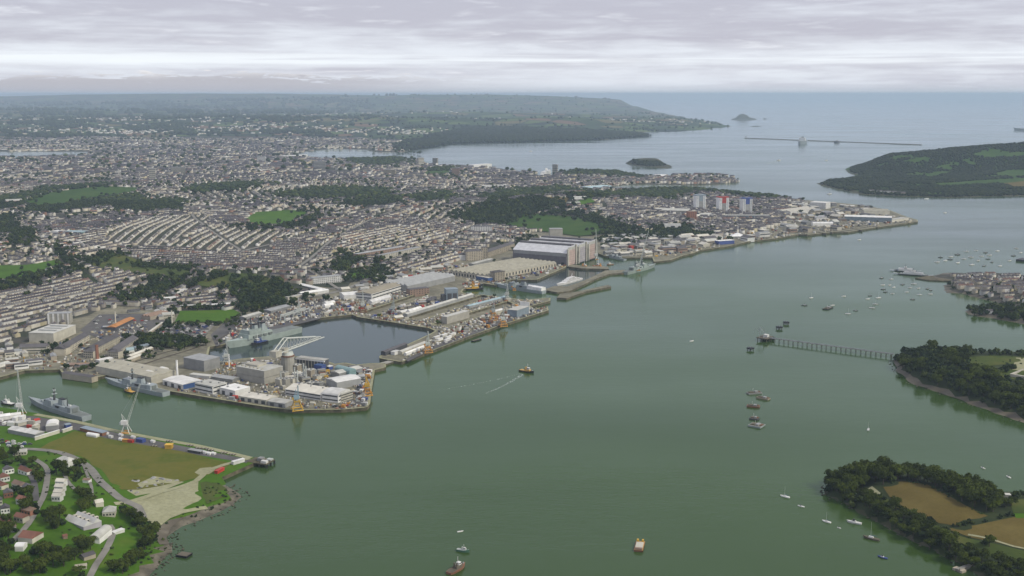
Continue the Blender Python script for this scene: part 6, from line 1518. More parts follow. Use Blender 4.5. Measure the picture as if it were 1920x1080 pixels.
def crown_arrays(r, lobes, leaves, leaf, seed, core=0.78):
    """lobed crown: dark cores plus many leaf-clump faces; returns verts, tris"""
    g = np.random.default_rng(seed); V, T = [], []; k = 0
    for i in range(lobes):
        if i == 0: c = np.array((0, 0, 0.62)); lr = 0.62
        else:
            a = g.uniform(0, 2 * math.pi); el = g.uniform(-0.35, 1.0); rad = g.uniform(0.45, 0.78)
            c = np.array((math.cos(a) * rad * math.cos(el * 0.9), math.sin(a) * rad * math.cos(el * 0.9), 0.55 + 0.5 * math.sin(el))); lr = g.uniform(0.20, 0.48)
        v = ICO1[0] * (1 + g.uniform(-0.22, 0.22, (len(ICO1[0]), 1))) * lr * core * np.array((1, 1, 0.85)) + c
        V.append(v); T.append(ICO1[1] + k); k += len(v)
        n = leaves
        d = g.normal(size=(n, 3)); d /= np.linalg.norm(d, axis=1)[:, None]; d[:, 2] = np.abs(d[:, 2]) * np.where(g.random(n) < 0.8, 1, -1)
        p = c + d * lr * g.uniform(0.82, 1.12, (n, 1)) * np.array((1, 1, 0.9))
        t1 = np.cross(d + g.normal(size=(n, 3)) * 0.5, g.normal(size=(n, 3))); t1 /= np.linalg.norm(t1, axis=1)[:, None]
        t2 = np.cross(d + g.normal(size=(n, 3)) * 0.55, t1); t2 /= np.linalg.norm(t2, axis=1)[:, None]
        s = leaf * g.uniform(0.6, 1.4, (n, 1))
        q = np.stack([p - t1 * s, p + t2 * s * 0.8, p + t1 * s, p - t2 * s * 0.8], 1).reshape(-1, 3)
        V.append(q); b = k + np.arange(n) * 4
        T.append(np.stack([b, b + 1, b + 2], 1)); T.append(np.stack([b, b + 2, b + 3], 1)); k += 4 * n
    return np.concatenate(V) * r, np.concatenate(T)
TREE_V = []
for i in range(7):
    V, T = crown_arrays(1.0, 14, 62, 0.085, 100 + i, 0.70)
    V[:, 2] *= [0.95, 1.1, 0.85, 1.0, 1.2, 0.9, 1.05][i]
    me = bpy.data.meshes.new('crown'); me.from_pydata(V.tolist(), [], T.tolist()); me.materials.append(MATS['leaves']); me.update()
    m = MB(); m.bar((0, 0, -0.55), (0.03, 0.02, 0.5), 0.075, 0.045, 6)
    for a in range(4): m.bar((0.02, 0.01, 0.1 + 0.1 * a), (math.cos(a * 1.7 + i) * 0.45, math.sin(a * 1.7 + i) * 0.45, 0.5 + 0.12 * a), 0.035, 0.015, 5)
    tm = bpy.data.meshes.new('trunk'); tm.from_pydata(m.v, [], m.f); tm.materials.append(MATS['bark']); tm.update()
    TREE_V.append((me, tm))
def tree_thing(x, y, z, r, label, group, name='broadleaf_tree', hs=1.0):
    me, tm = random.choice(TREE_V)
    e = empty(name, (x, y, z + 0.5 * r * hs), random.uniform(0, 6.28)); e.scale = (r, r, r * hs); tag(e, label, 'tree', group)
    link(bpy.data.objects.new('crown', me), e); link(bpy.data.objects.new('trunk', tm), e)
def with_trunk(VT, b=-1.0):
    V, T = VT; n = len(V); t = np.array([(0.09 * math.cos(a), 0.09 * math.sin(a), z) for z in (b, 0.4) for a in (0, 2.1, 4.2)])
    return np.concatenate([V, t]), np.concatenate([T, np.array([(0, 1, 4), (0, 4, 3), (1, 2, 5), (1, 5, 4), (2, 0, 3), (2, 3, 5)]) + n])
LOW = [with_trunk(crown_arrays(1.0, 5, 9, 0.24, 40 + i, 0.9)) for i in range(5)]
FAR = []
for i in range(4):
    g = np.random.default_rng(i); V, T = ICO1; FAR.append((V * (1 + g.uniform(-0.25, 0.25, (len(V), 1))) * np.array((1, 1, 0.8)) + np.array((0, 0, 0.55)), T))
def tile(protos, pos, rad, cols, name, material, label=None, zs=1.0):
    """one mesh of many low-detail crowns"""
    VV, TT, CC = [], [], []; k = 0
    which = rng.integers(0, len(protos), len(pos))
    for w, (V, T) in enumerate(protos):
        ix = np.where(which == w)[0]
        if not len(ix): continue
        a = rng.uniform(0, 6.28, len(ix)); c, s = np.cos(a), np.sin(a)
        x = V[None, :, 0] * c[:, None] - V[None, :, 1] * s[:, None]; y = V[None, :, 0] * s[:, None] + V[None, :, 1] * c[:, None]
        P = np.stack([x, y, np.broadcast_to(V[None, :, 2] * zs, x.shape)], 2) * rad[ix][:, None, None] + pos[ix][:, None, :]
        VV.append(P.reshape(-1, 3)); n = len(V)
        TT.append((T[None] + (np.arange(len(ix)) * n)[:, None, None] + k).reshape(-1, 3)); k += n * len(ix)
        jit = rng.uniform(0.75, 1.3, (len(ix), len(T), 1))
        CC.append((cols[ix][:, None, :] * jit).reshape(-1, 3))
    if not VV: return
    o = np_mesh(name, np.concatenate(VV), np.concatenate(TT), material, np.concatenate(CC))
    return tag(o, label, 'woodland' if label else None, kind='stuff')
def tree_cols(n, dark=1.0):
    base = np.array([(0.022, 0.038, 0.010), (0.034, 0.052, 0.011), (0.016, 0.030, 0.010), (0.052, 0.070, 0.014)])
    return base[rng.choice(4, n, p=[0.38, 0.27, 0.25, 0.10])] * dark
def scatter(land, px, spacing, jit=0.45, drop=0.0, mins=0.0, soft=False):
    L = LANDS[land]; P = np.array([L.at(*p)[:2] for p in px]); m_ = spacing * 4 if soft else 0; lo, hi = P.min(0) - m_, P.max(0) + m_
    gx, gy = np.meshgrid(np.arange(lo[0], hi[0] + spacing, spacing), np.arange(lo[1], hi[1] + spacing, spacing * 0.87))
    gx = gx + (np.arange(gx.shape[0]) % 2)[:, None] * spacing / 2
    Q = np.stack([gx.ravel(), gy.ravel()], 1) + rng.uniform(-jit, jit, (gx.size, 2)) * spacing
    ins = in_poly(P, Q)
    if soft:
        sg = [(P[i], P[(i + 1) % len(P)]) for i in range(len(P))]; dd = seg_dist(sg, Q)
        ins = (ins & (rng.random(len(Q)) > 0.35 * np.exp(-dd / (1.3 * spacing)))) | (~ins & (rng.random(len(Q)) < 0.55 * np.exp(-dd / (1.6 * spacing))))
    Q = Q[ins]; Q = Q[L.inside(Q)] if len(Q) else Q
    if len(Q) and mins: Q = Q[seg_dist(L.nat, Q) > mins]
    if drop and len(Q): Q = Q[rng.random(len(Q)) > drop]
    return Q
def with_z(land, Q): return np.column_stack([Q, LANDS[land].h(Q) - 0.4])
NEAR_TREES = []      # (pos3, r, label, group)
def wood(land, px, spacing, r, label, group, drop=0.0, near=True, mins=0.0, hs=1.0):
    Q = scatter(land, px, spacing, 0.42, drop, mins)
    for ex in EXCL:
        if len(Q): Q = Q[~in_poly(ex, Q)]
    if not len(Q): return
    P = with_z(land, Q)
    for p in P: NEAR_TREES.append((p, r * random.uniform(0.75, 1.3), label, group))
def T1(land, L_, r, label, group):
    for x, y in L_:
        p = LANDS[land].at(x, y); NEAR_TREES.append((np.array((p[0], p[1], p[2] - 0.3)), r * random.uniform(0.8, 1.25), label, group))
gI, gH, gA = 'trees ringing the ploughed fields', 'trees on the wooded point', 'trees among the near-shore lawns'
lI, lH, lA = 'dark broadleaf tree in the wood ringing the ploughed fields', 'broadleaf tree in the wood behind the fuel jetty', 'bushy green tree among the lawns of the near shore'
wood('I', [(1546, 916), (1560, 903), (1572, 896), (1610, 885), (1700, 892), (1800, 911), (1862, 928), (1900, 945), (1885, 958), (1850, 966), (1800, 943), (1772, 926), (1735, 907), (1690, 899), (1655, 910), (1630, 910), (1622, 920), (1590, 945)], 9.5, 7.2, 'broadleaf tree in the thick wood behind the large ploughed field', 'trees behind the large ploughed field', hs=1.1)
wood('I', [(1546, 922), (1590, 920), (1622, 922), (1640, 936), (1700, 966), (1745, 994), (1800, 1028), (1860, 1060), (1890, 1100), (1840, 1082), (1763, 1040), (1697, 1006), (1647, 979), (1597, 951)], 9.0, 5.8, 'broadleaf tree in the belt between the large ploughed field and the shore', 'trees between the large ploughed field and the shore')
wood('I', [(1850, 1050), (1990, 1078), (1990, 1120), (1880, 1110)], 10, 5.5, 'broadleaf tree beside the stone landing stage', 'trees beside the landing stage')
wood('I', [(1768, 992), (1850, 974), (1900, 964), (1905, 967), (1850, 978), (1775, 997)], 6, 2.6, 'low hedgerow bush between the two ploughed fields', 'hedge bushes between the ploughed fields')
wood('I', [(1650, 931), (1700, 957), (1760, 985), (1762, 989), (1695, 959), (1648, 935)], 6, 3.0, 'hedgerow bush along the lower edge of the large ploughed field', 'hedge bushes below the large ploughed field')
wood('I', [(1830, 1012), (1870, 1022), (1872, 1030), (1835, 1022)], 7, 4.5, 'bush in the meadow below the smaller ploughed field', 'bushes in the lower meadow')
wood('I', [(1870, 930), (1990, 926), (1990, 934), (1890, 938)], 8, 3.5, lI, gI)
wood('H', [(1680, 675), (1700, 662), (1770, 659), (1850, 663), (1800, 672), (1820, 690), (1862, 700), (1872, 712), (1990, 722), (1990, 800), (1915, 778), (1850, 757), (1800, 740), (1747, 722), (1705, 704), (1690, 692)], 10.5, 7.0, lH, gH)
wood('H', [(1850, 662), (1990, 668), (1990, 676), (1860, 667)], 11, 5.5, lH, gH)
wood('H', [(1825, 690), (1990, 688), (1990, 694), (1862, 700)], 12, 4.5, lH, gH)
wood('G', [(1814, 582), (1840, 578), (1873, 572), (1990, 585), (1990, 610), (1920, 605), (1885, 599), (1852, 594), (1816, 590)], 13, 7.0, 'tree on the wooded spit below the western town', 'trees on the western spit', drop=0.15)
for L_ in ([(158, 935), (165, 930), (152, 926), (160, 948), (168, 950), (152, 955), (160, 962)], [(100, 975), (110, 982), (95, 985), (104, 992), (88, 975), (112, 972), (98, 962)], [(60, 955), (52, 945), (66, 962), (50, 962)], [(12, 985), (20, 998), (5, 1005), (16, 1015), (0, 995)],
           [(238, 968), (246, 975), (258, 982), (264, 988), (252, 985), (232, 960)], [(110, 1040), (95, 1045), (80, 1050), (125, 1045), (140, 1050), (155, 1040), (100, 1060), (120, 1062), (90, 1032), (150, 1030), (170, 1030)], [(30, 1068), (45, 1062), (20, 1075), (55, 1072)], [(275, 1015), (282, 1024), (272, 1030), (288, 1008), (268, 1005)],
           [(115, 885), (106, 890), (122, 893)], [(60, 875), (70, 882), (78, 895), (72, 905), (64, 890)], [(20, 870), (35, 865), (8, 868), (45, 872), (0, 862), (28, 858)], [(40, 930), (33, 922), (52, 935), (18, 930)], [(215, 1072), (230, 1075), (245, 1060), (260, 1050)], [(10, 1045), (0, 1030), (60, 1040)], [(140, 892), (148, 898), (150, 880)], [(0, 1060), (10, 1075), (75, 1075), (150, 1078)]):
    T1('A', L_, 6.2, lA, gA); T1('A', [(x + random.uniform(-9, 9), y + random.uniform(-5, 6)) for x, y in L_[:4]], 4.2, lA, gA)
def hero_trees_first():
    cx = np.array((0, 0, CAM_H))
    key = [(-r / np.linalg.norm(p - cx), i) for i, (p, r, _, _) in enumerate(NEAR_TREES)]
    return [i for _, i in sorted(key)]
FARW = []      # (pos, r, dark)
def far_wood(land, px, spacing, r, drop=0.0, mins=0.0, dark=1.0):
    Q = scatter(land, px, spacing, 0.45, drop, mins, True)
    for ex in EXCL:
        if len(Q): Q = Q[~in_poly(ex, Q)]
    if len(Q): rr = np.full(len(Q), r) * rng.uniform(0.7, 1.35, len(Q)); P3 = with_z(land, Q); P3[:, 2] += 0.3 * rr; FARW.append((P3, rr, dark)); WOODS.append(np.array([LANDS[land].at(*p)[:2] for p in px]))
WOODS = []
fw = lambda px, sp=13, r=8, drop=0.05, dark=1.0: far_wood('B', px, sp, r, drop, 0, dark)
fw([(45, 392), (60, 388), (100, 390), (170, 377), (250, 364), (275, 370), (250, 380), (150, 395), (70, 402)]); fw([(0, 372), (50, 365), (40, 385), (10, 395), (-30, 395), (-30, 375)]); fw([(60, 362), (100, 352), (190, 347), (190, 350), (95, 360), (50, 372)])
fw([(205, 392), (230, 378), (335, 376), (345, 386), (330, 394), (240, 397)]); fw([(862, 412), (880, 395), (930, 380), (1010, 372), (1060, 385), (1020, 398), (970, 402), (935, 424), (890, 420)], 14, 9); fw([(1010, 402), (1060, 396), (1120, 408), (1180, 428), (1205, 440), (1150, 442), (1148, 425), (1085, 408)], 15, 9)
fw([(-30, 540), (60, 522), (112, 505), (118, 512), (60, 535), (-30, 552)]); fw([(235, 560), (270, 545), (330, 530), (338, 540), (290, 555), (245, 572)]); fw([(420, 545), (440, 528), (480, 520), (540, 540), (550, 556), (470, 552)], 12, 7, 0.25); fw([(440, 560), (480, 552), (548, 556), (545, 572), (490, 585), (455, 578)]); fw([(335, 578), (395, 574), (395, 582), (338, 584)], 10, 6)
fw([(272, 644), (285, 636), (325, 638), (322, 652), (285, 655)], 10, 7, 0); fw([(335, 644), (350, 640), (360, 646), (345, 650)], 10, 7, 0); fw([(262, 642), (272, 636), (276, 650), (264, 652)], 10, 6, 0); fw([(330, 606), (420, 606), (455, 590), (470, 584), (460, 596), (425, 611), (330, 611)], 9, 4.5, 0.1)
fw([(300, 615), (320, 606), (325, 612), (312, 618)], 9, 5); fw([(1200, 440), (1240, 425), (1290, 422), (1300, 430), (1270, 440), (1230, 446)], 15, 8, 0.3); fw([(1235, 440), (1285, 430), (1292, 440), (1250, 448)], 13, 8); fw([(1315, 446), (1330, 436), (1345, 440), (1340, 450)], 13, 7); fw([(1280, 352), (1330, 352), (1400, 362), (1460, 370), (1450, 374), (1350, 362), (1270, 358)], 15, 9, 0.15)
fw([(1160, 362), (1240, 355), (1300, 358), (1290, 366), (1200, 372), (1120, 374), (1060, 368), (1100, 362)], 15, 9, 0.2); fw([(900, 372), (960, 358), (1060, 352), (1080, 358), (1000, 368), (930, 378)], 15, 9, 0.2); fw([(1060, 326), (1110, 322), (1155, 324), (1200, 332), (1200, 336), (1130, 330), (1062, 330)], 18, 10, 0.1)
fw([(660, 300), (740, 296), (760, 304), (720, 312), (660, 308)], 22, 11, 0.1); fw([(800, 318), (850, 314), (855, 318), (810, 322)], 18, 9); fw([(510, 365), (640, 352), (720, 356), (740, 366), (640, 372), (530, 372)], 16, 9, 0.25); fw([(350, 355), (440, 344), (500, 347), (440, 358), (360, 362)], 16, 9, 0.2); fw([(760, 372), (840, 362), (860, 370), (800, 382)], 16, 9, 0.3)
fw([(640, 378), (700, 368), (760, 372), (730, 388), (660, 390)], 16, 9, 0.5); fw([(155, 500), (170, 482), (190, 476), (240, 475), (235, 480), (185, 486), (170, 502)], 12, 7, 0.3); fw([(240, 492), (290, 497), (365, 502), (372, 508), (330, 506), (250, 498)], 11, 6, 0.2); fw([(285, 522), (345, 526), (420, 510), (430, 518), (350, 538), (290, 530)], 12, 7, 0.2)
fw([(645, 526), (655, 510), (662, 512), (655, 526)], 10, 6); fw([(700, 528), (706, 502), (714, 504), (714, 526)], 8, 7, 0); fw([(620, 500), (650, 485), (672, 480), (680, 490), (640, 510)], 13, 8); fw([(100, 460), (118, 465), (150, 505), (140, 510), (110, 480)], 12, 7, 0.2); fw([(20, 440), (60, 425), (70, 450), (40, 465), (10, 460)], 13, 7, 0.45); fw([(0, 405), (30, 400), (40, 430), (10, 440), (-20, 430)], 13, 7, 0.35)
fw([(460, 426), (530, 426), (575, 412), (590, 398), (580, 395), (545, 393), (600, 392), (600, 405), (560, 428), (470, 432)], 14, 8, 0.3); fw([(240, 675), (262, 668), (268, 674), (245, 682)], 9, 5, 0.1); fw([(138, 690), (165, 684), (168, 690), (142, 696)], 9, 5, 0.3); fw([(95, 640 + 12), (108, 648), (112, 655), (98, 660)], 8, 5)
fw([(1125, 452), (1150, 440), (1210, 440), (1225, 450), (1160, 460)], 14, 7, 0.45); fw([(940, 470), (975, 452), (1000, 442), (1010, 446), (975, 464)], 13, 6, 0.5); fw([(300, 655), (340, 645), (385, 636), (388, 642), (330, 655)], 10, 4, 0.6)
far_wood('B', [(765, 284), (833, 274.5), (973, 269), (1107, 265), (1190, 259), (1222, 256.4), (1192, 252), (1110, 246), (970, 240), (880, 241), (820, 256), (780, 270)], 26, 17, 0.0, 0, 0.5)
gx, gy = np.meshgrid(np.arange(-6800, 3900, 48), np.arange(6800, 17000, 48)); Q = np.stack([gx.ravel(), gy.ravel()], 1) + rng.uniform(-22, 22, (gx.size, 2))
Q = Q[np.abs(Q[:, 0]) < Q[:, 1] * 0.47]; Q = Q[in_poly(RURAL, Q)]; Q = Q[LANDS['B'].inside(Q)]
nn = vnoise(Q, 620.0, 4.0) + 0.55 * vnoise(Q, 210.0, 8.0); Q = Q[(nn > np.where(Q[:, 0] > -1700, 0.85, 0.42)) | (rng.random(len(Q)) < 0.05)]
FARW.append((with_z('B', Q), rng.uniform(0.6, 1.25, len(Q)) * np.where(Q[:, 0] > -1700, 17, 23), 0.8))
gx, gy = np.meshgrid(np.arange(-14500, 2800, 135), np.arange(17000, 32000, 135)); Q = np.stack([gx.ravel(), gy.ravel()], 1) + rng.uniform(-60, 60, (gx.size, 2))
Q = Q[np.abs(Q[:, 0]) < Q[:, 1] * 0.47]; Q = Q[LANDS['B'].inside(Q)]
nn = vnoise(Q, 1100.0, 4.0) + 0.6 * vnoise(Q, 380.0, 8.0); Q = Q[(nn > np.where(Q[:, 0] > -3200, 0.8, 0.35)) | (rng.random(len(Q)) < 0.06)]
FARW.append((with_z('B', Q), rng.uniform(0.5, 1.2, len(Q)) * np.where(Q[:, 0] > -3200, 26, 46), 0.8))
# the parkland hill: wooded all over apart from its meadows
FM = [np.array([LANDS['F'].at(*p)[:2] for p in q]) for q in ([(1815, 290), (1850, 284), (1885, 286), (1960, 287), (1960, 294), (1900, 293), (1850, 296)], [(1725, 330), (1755, 322), (1785, 322), (1750, 332)], [(1862, 327), (1885, 320), (1930, 318), (1960, 320), (1960, 329), (1900, 333)], [(1750, 345), (1830, 339), (1960, 333), (1960, 340), (1850, 346), (1760, 350)], [(1690, 303), (1730, 295), (1750, 297), (1715, 306)], [(1880, 345), (1920, 341), (1990, 341), (1990, 354), (1900, 352)])]
EXCL += FM
LF = LANDS['F']; lo, hi = LF.P.min(0), LF.P.max(0)
gx, gy = np.meshgrid(np.arange(lo[0], hi[0], 13), np.arange(lo[1], hi[1], 13)); Q = np.stack([gx.ravel(), gy.ravel()], 1) + rng.uniform(-6, 6, (gx.size, 2))
Q = Q[LF.inside(Q)]; Q = Q[seg_dist(LF.nat, Q) > 22]; Q = Q[np.abs(Q[:, 0]) < Q[:, 1] * 0.52 + 150]
for ex in FM: Q = Q[~in_poly(ex, Q)]
nf = vnoise(Q, 110.0, 2.0) + 0.4 * vnoise(Q, 45.0, 6.0); Q = Q[rng.random(len(Q)) > 0.04 + 0.9 * (nf > 0.42)]; WOODS.append(LF.P); FARW.append((with_z('F', Q), rng.uniform(5, 9.5, len(Q)), 0.55))
LD = LANDS['D']; Q = scatter('D', [(1180, 306), (1200, 302), (1235, 304), (1250, 310), (1225, 312), (1195, 309)], 17); FARW.append((with_z('D', Q), rng.uniform(8, 13, len(Q)), 0.55))

# ---------------------------------------------------------------- streets of houses
EXW = EXCL + WOODS + STREETS
PARKS = [np.array([LANDS['B'].at(*p)[:2] for p in q]) for q in (
    [(40, 378), (95, 362), (190, 350), (262, 353), (255, 362), (170, 375), (95, 388), (55, 390)], [(455, 412), (480, 399), (545, 395), (580, 398), (565, 412), (530, 424), (480, 424)], [(935, 425), (970, 402), (1010, 402), (1080, 408), (1150, 425), (1148, 438), (1085, 444), (1000, 432)], [(-60, 500), (50, 498), (110, 488), (118, 497), (60, 520), (-60, 537)],
    [(158, 495), (175, 480), (230, 478), (262, 490), (300, 500), (365, 505), (345, 524), (290, 520), (200, 505)], [(328, 604), (338, 584), (437, 581), (452, 588), (422, 606)], [(650, 522), (660, 508), (695, 506), (692, 522)], [(360, 535), (420, 512), (480, 515), (540, 533), (520, 548), (430, 545)], [(795, 328), (805, 318), (845, 317), (848, 326)], [(1015, 380), (1030, 371), (1115, 372), (1115, 384), (1060, 386)], [(95, 460), (120, 476), (190, 530), (182, 540), (110, 486)], [(205, 387), (250, 381), (330, 374), (335, 380), (280, 391)])]
LB = LANDS['B']
def free(Q, extra=()):
    ok = LB.inside(Q)
    for ex in EXW + PARKS + list(extra):
        lo, hi = ex.min(0), ex.max(0)
        m = ok & (Q[:, 0] > lo[0]) & (Q[:, 0] < hi[0]) & (Q[:, 1] > lo[1]) & (Q[:, 1] < hi[1])
        ix = np.where(m)[0]
        if len(ix): ok[ix[in_poly(ex, Q[ix])]] = False
    ix = np.where(ok)[0]
    if len(ix): ok[ix[seg_dist(LB.all, Q[ix]) < 14]] = False
    return ok
ROWS = []      # each: list of house units (x, y, ang, len, wid, h, rh, wallc, roofc, kind)
WALLC = np.array([(0.66, 0.63, 0.54), (0.60, 0.55, 0.44), (0.74, 0.73, 0.68), (0.50, 0.45, 0.35), (0.42, 0.38, 0.33), (0.36, 0.22, 0.16), (0.60, 0.54, 0.36)])
WALLP = [0.26, 0.22, 0.18, 0.14, 0.10, 0.05, 0.05]
ROOFC = np.array([(0.068, 0.064, 0.073), (0.086, 0.080, 0.088), (0.108, 0.10, 0.103), (0.15, 0.095, 0.08), (0.17, 0.167, 0.16), (0.05, 0.048, 0.053)])
ROOFP = [0.31, 0.29, 0.20, 0.04, 0.06, 0.10]
def add_rows(poly, ang, spacing, unit=(5, 12), rowlen=(40, 110), gap=12, wid=9.0, h=5.6, rh=3.0, drop=0.05, land_free=True, extra=(), seg_var=0.6, tag_=None, pale=False):
    """parallel rows of houses inside a world polygon"""
    c, s = math.cos(ang), math.sin(ang); R = np.array(((c, s), (-s, c)))
    U = poly @ R.T; lo, hi = U.min(0), U.max(0)
    cand = []
    v = lo[1] + spacing * 0.5
    while v < hi[1]:
        u = lo[0] + random.uniform(0, 20)
        while u < hi[0]:
            ln = random.uniform(*rowlen); e = u + ln; row = []
            while u < e:
                l = random.uniform(*unit)
                row.append((u + l / 2, v + random.uniform(-seg_var, seg_var), l)); u += l
            u += gap * random.uniform(0.6, 1.5); cand.append(row)
        v += spacing * random.uniform(0.9, 1.1)
    flat = np.array([(a, b, l, i) for i, row in enumerate(cand) for a, b, l in row])
    if not len(flat): return
    W = flat[:, :2] @ R; ok = in_poly(poly, W); ok[ok] &= free(W[ok], extra)
    ok &= rng.random(len(W)) > drop
    n = len(W); wc = WALLC[rng.choice(len(WALLC), n, p=[0.36, 0.24, 0.3, 0.06, 0.02, 0.01, 0.01] if pale else WALLP)] * rng.uniform(0.64, 0.95, (n, 1))
    rowroof = ROOFC[rng.choice(len(ROOFC), len(cand), p=[0.4, 0.3, 0.16, 0.02, 0.02, 0.1] if pale else ROOFP)]
    rc = rowroof[flat[:, 3].astype(int)] * rng.uniform(0.82, 1.2, (n, 1))
    hh = h * rng.uniform(0.93, 1.1, n)
    for i in range(len(cand)):
        pass
    order = np.where(ok)[0]; cur = {}
    for j in order:
        cur.setdefault(int(flat[j, 3]), []).append((W[j, 0], W[j, 1], ang, flat[j, 2] * 1.0, wid * random.uniform(0.9, 1.1), hh[j], rh, wc[j], rc[j], tag_))
    for v_ in cur.values():
        for k_ in range(0, len(v_), 10): ROWS.append(v_[k_:k_ + 10])
def wpoly(px): return np.array([LB.at(*p)[:2] for p in px])
def wang(a, b): d = LB.at(*b)[:2] - LB.at(*a)[:2]; return math.atan2(d[1], d[0])
TERR = [  # zone outline, two pixels along its streets, spacing, tag
    ([(-60, 565), (60, 535), (160, 515), (240, 510), (310, 515), (330, 528), (260, 548), (180, 572), (90, 590), (-60, 615)], (0, 585), (180, 546), 23, 'hillside'),
    ([(-60, 620), (50, 598), (90, 592), (95, 604), (50, 615), (10, 640), (-60, 660)], (0, 610), (60, 596), 22, 'hillside'),
    ([(195, 452), (210, 430), (270, 410), (385, 402), (400, 412), (385, 425), (330, 450), (280, 462)], (215, 446), (285, 412), 24, 'slope'),
    ([(285, 462), (335, 450), (400, 425), (520, 432), (540, 440), (500, 460), (460, 470), (380, 470)], (300, 460), (345, 436), 24, 'slope'),
    ([(200, 475), (290, 465), (460, 472), (560, 452), (640, 455), (620, 480), (560, 500), (470, 508), (370, 500), (290, 490)], (300, 490), (560, 498), 20, 'lower'),
    ([(545, 425), (600, 405), (680, 400), (760, 410), (740, 425), (640, 440), (560, 448)], (560, 428), (700, 425), 24, 'mid'),
    ([(560, 452), (640, 440), (740, 426), (800, 430), (860, 440), (800, 460), (720, 468), (650, 480), (600, 500), (575, 500)], (600, 470), (720, 440), 24, 'mid'),
    ([(120, 408), (220, 400), (340, 398), (360, 404), (270, 410), (200, 430), (130, 428)], (120, 412), (330, 410), 26, 'slope'),
    ([(0, 345), (120, 335), (200, 330), (290, 338), (250, 347), (150, 350), (60, 360), (0, 362)], (20, 350), (190, 338), 30, 'far'),
    ([(880, 480), (960, 462), (1000, 445), (1030, 445), (975, 465), (925, 480)], (900, 478), (970, 458), 22, 'mid'),
    ([(720, 500), (800, 485), (870, 470), (870, 488), (800, 505), (740, 520)], (730, 510), (800, 490), 22, 'mid'),
    ([(350, 552), (420, 550), (440, 558), (420, 572), (350, 572)], (350, 562), (420, 556), 20, 'hillside'),
    ([(395, 560), (540, 556), (600, 545), (560, 560), (480, 574), (400, 576)], (400, 570), (500, 560), 22, 'hillside')]
TZ = []
for px, a, b, sp, tg in TERR:
    P = wpoly(px); add_rows(P, wang(a, b), sp + (8 if tg == 'hillside' else 4), (5, 9) if tg != 'far' else (8, 16), (45, 130), 13, 8.6, 5.6 if tg != 'slope' else 4.8, 3.0, 0.05, tag_=tg, extra=TZ, pale=tg in ('hillside', 'slope')); TZ.append(P)
DEV = [([(1130, 400), (1200, 380), (1300, 378), (1450, 375), (1480, 385), (1470, 420), (1400, 440), (1340, 445), (1300, 430), (1210, 425), (1170, 420)], 34, 'old town'), ([(1060, 348), (1110, 336), (1200, 334), (1280, 334), (1370, 336), (1380, 342), (1280, 345), (1200, 343), (1140, 348), (1100, 352)], 40, 'creek')]
# every other built-up part: small blocks, each with its own street direction
def mixed(Y0, Y1, cell, spacing, unit, wid, h, drop, prob=1.0):
    y = Y0
    while y < Y1:
        xs = np.arange(-y * 0.47 - 200, y * 0.47 + 200, cell)
        for x in xs:
            if random.random() > prob: continue
            c = np.array((x + random.uniform(-.2, .2) * cell, y + random.uniform(-.2, .2) * cell))
            k = cell * 0.56
            an = vnoise(np.array([c]), 900.0, 3.0)[0] * 1.6 + random.choice((0, 0, 0, math.pi / 2)) + random.uniform(-.1, .1)
            q = np.array([(c[0] + k * (math.cos(t) * 1.25), c[1] + k * math.sin(t) * 1.25) for t in (0.6, 1.6, 2.5, 3.7, 4.8, 5.7)])
            if not LB.inside(np.array([c]))[0] or in_poly(DOCK, np.array([c]))[0] or in_poly(RURAL, np.array([c]))[0]: continue
            add_rows(q, an, spacing, unit, (30, 90), 10, wid * random.uniform(0.9, 1.25), h * random.uniform(0.85, 1.35), 2.8 * wid / 9, drop, extra=TZ + [DOCK], seg_var=1.5, tag_='mixed')
        y += cell
mixed(1900, 3600, 150, 33, (6, 15), 9, 5.8, 0.16)
mixed(3600, 5600, 190, 38, (8, 22), 10.5, 6.6, 0.2)
mixed(5600, 10400, 280, 58, (14, 40), 15, 8.5, 0.32)
for px, sp, tg in DEV:
    P = wpoly(px); add_rows(P, 0.35, sp, (8, 22), (40, 110), 14, 13, 9, 4, 0.22, tag_=tg); add_rows(P, 1.7, sp * 2.2, (8, 20), (30, 60), 40, 12, 8, 4, 0.4, tag_=tg)
# villages and suburbs out in the hills
for (x, y, w_, n) in [(1130, 236, 700, 60), (960, 232, 500, 40), (250, 252, 900, 130), (420, 246, 800, 110), (600, 250, 900, 130), (60, 250, 800, 90), (720, 252, 500, 60), (180, 235, 1200, 70), (330, 240, 1000, 80), (500, 228, 1400, 60), (700, 224, 1200, 40), (1220, 235, 500, 30)]:
    c = G2(x, y)
    for k in range(n):
        q = c + rng.normal(size=2) * w_ * np.array((0.9, 0.5))
        if not LB.inside(q[None])[0]: continue
        an = random.uniform(0, 3.14)
        ROWS.append([(q[0], q[1], an, random.uniform(18, 45), 16, 8.5, 4, WALLC[random.choice((0, 2, 2, 1))], ROOFC[random.choice((0, 1, 3, 4))], 'mixed')])
# small western town
LBsave = LB
LB = LANDS['G']; Gp = np.array([LANDS['G'].at(*p)[:2] for p in [(1768, 528), (1780, 515), (1830, 515), (1920, 518), (1990, 522), (1990, 580), (1930, 572), (1870, 562), (1830, 555), (1790, 545)]])
nG = len(ROWS); add_rows(Gp, 0.15, 24, (6, 12), (25, 60), 12, 9, 5.6, 3.0, 0.22, tag_='west'); G_ROWS = ROWS[nG:]; ROWS = ROWS[:nG]; LB = LBsave

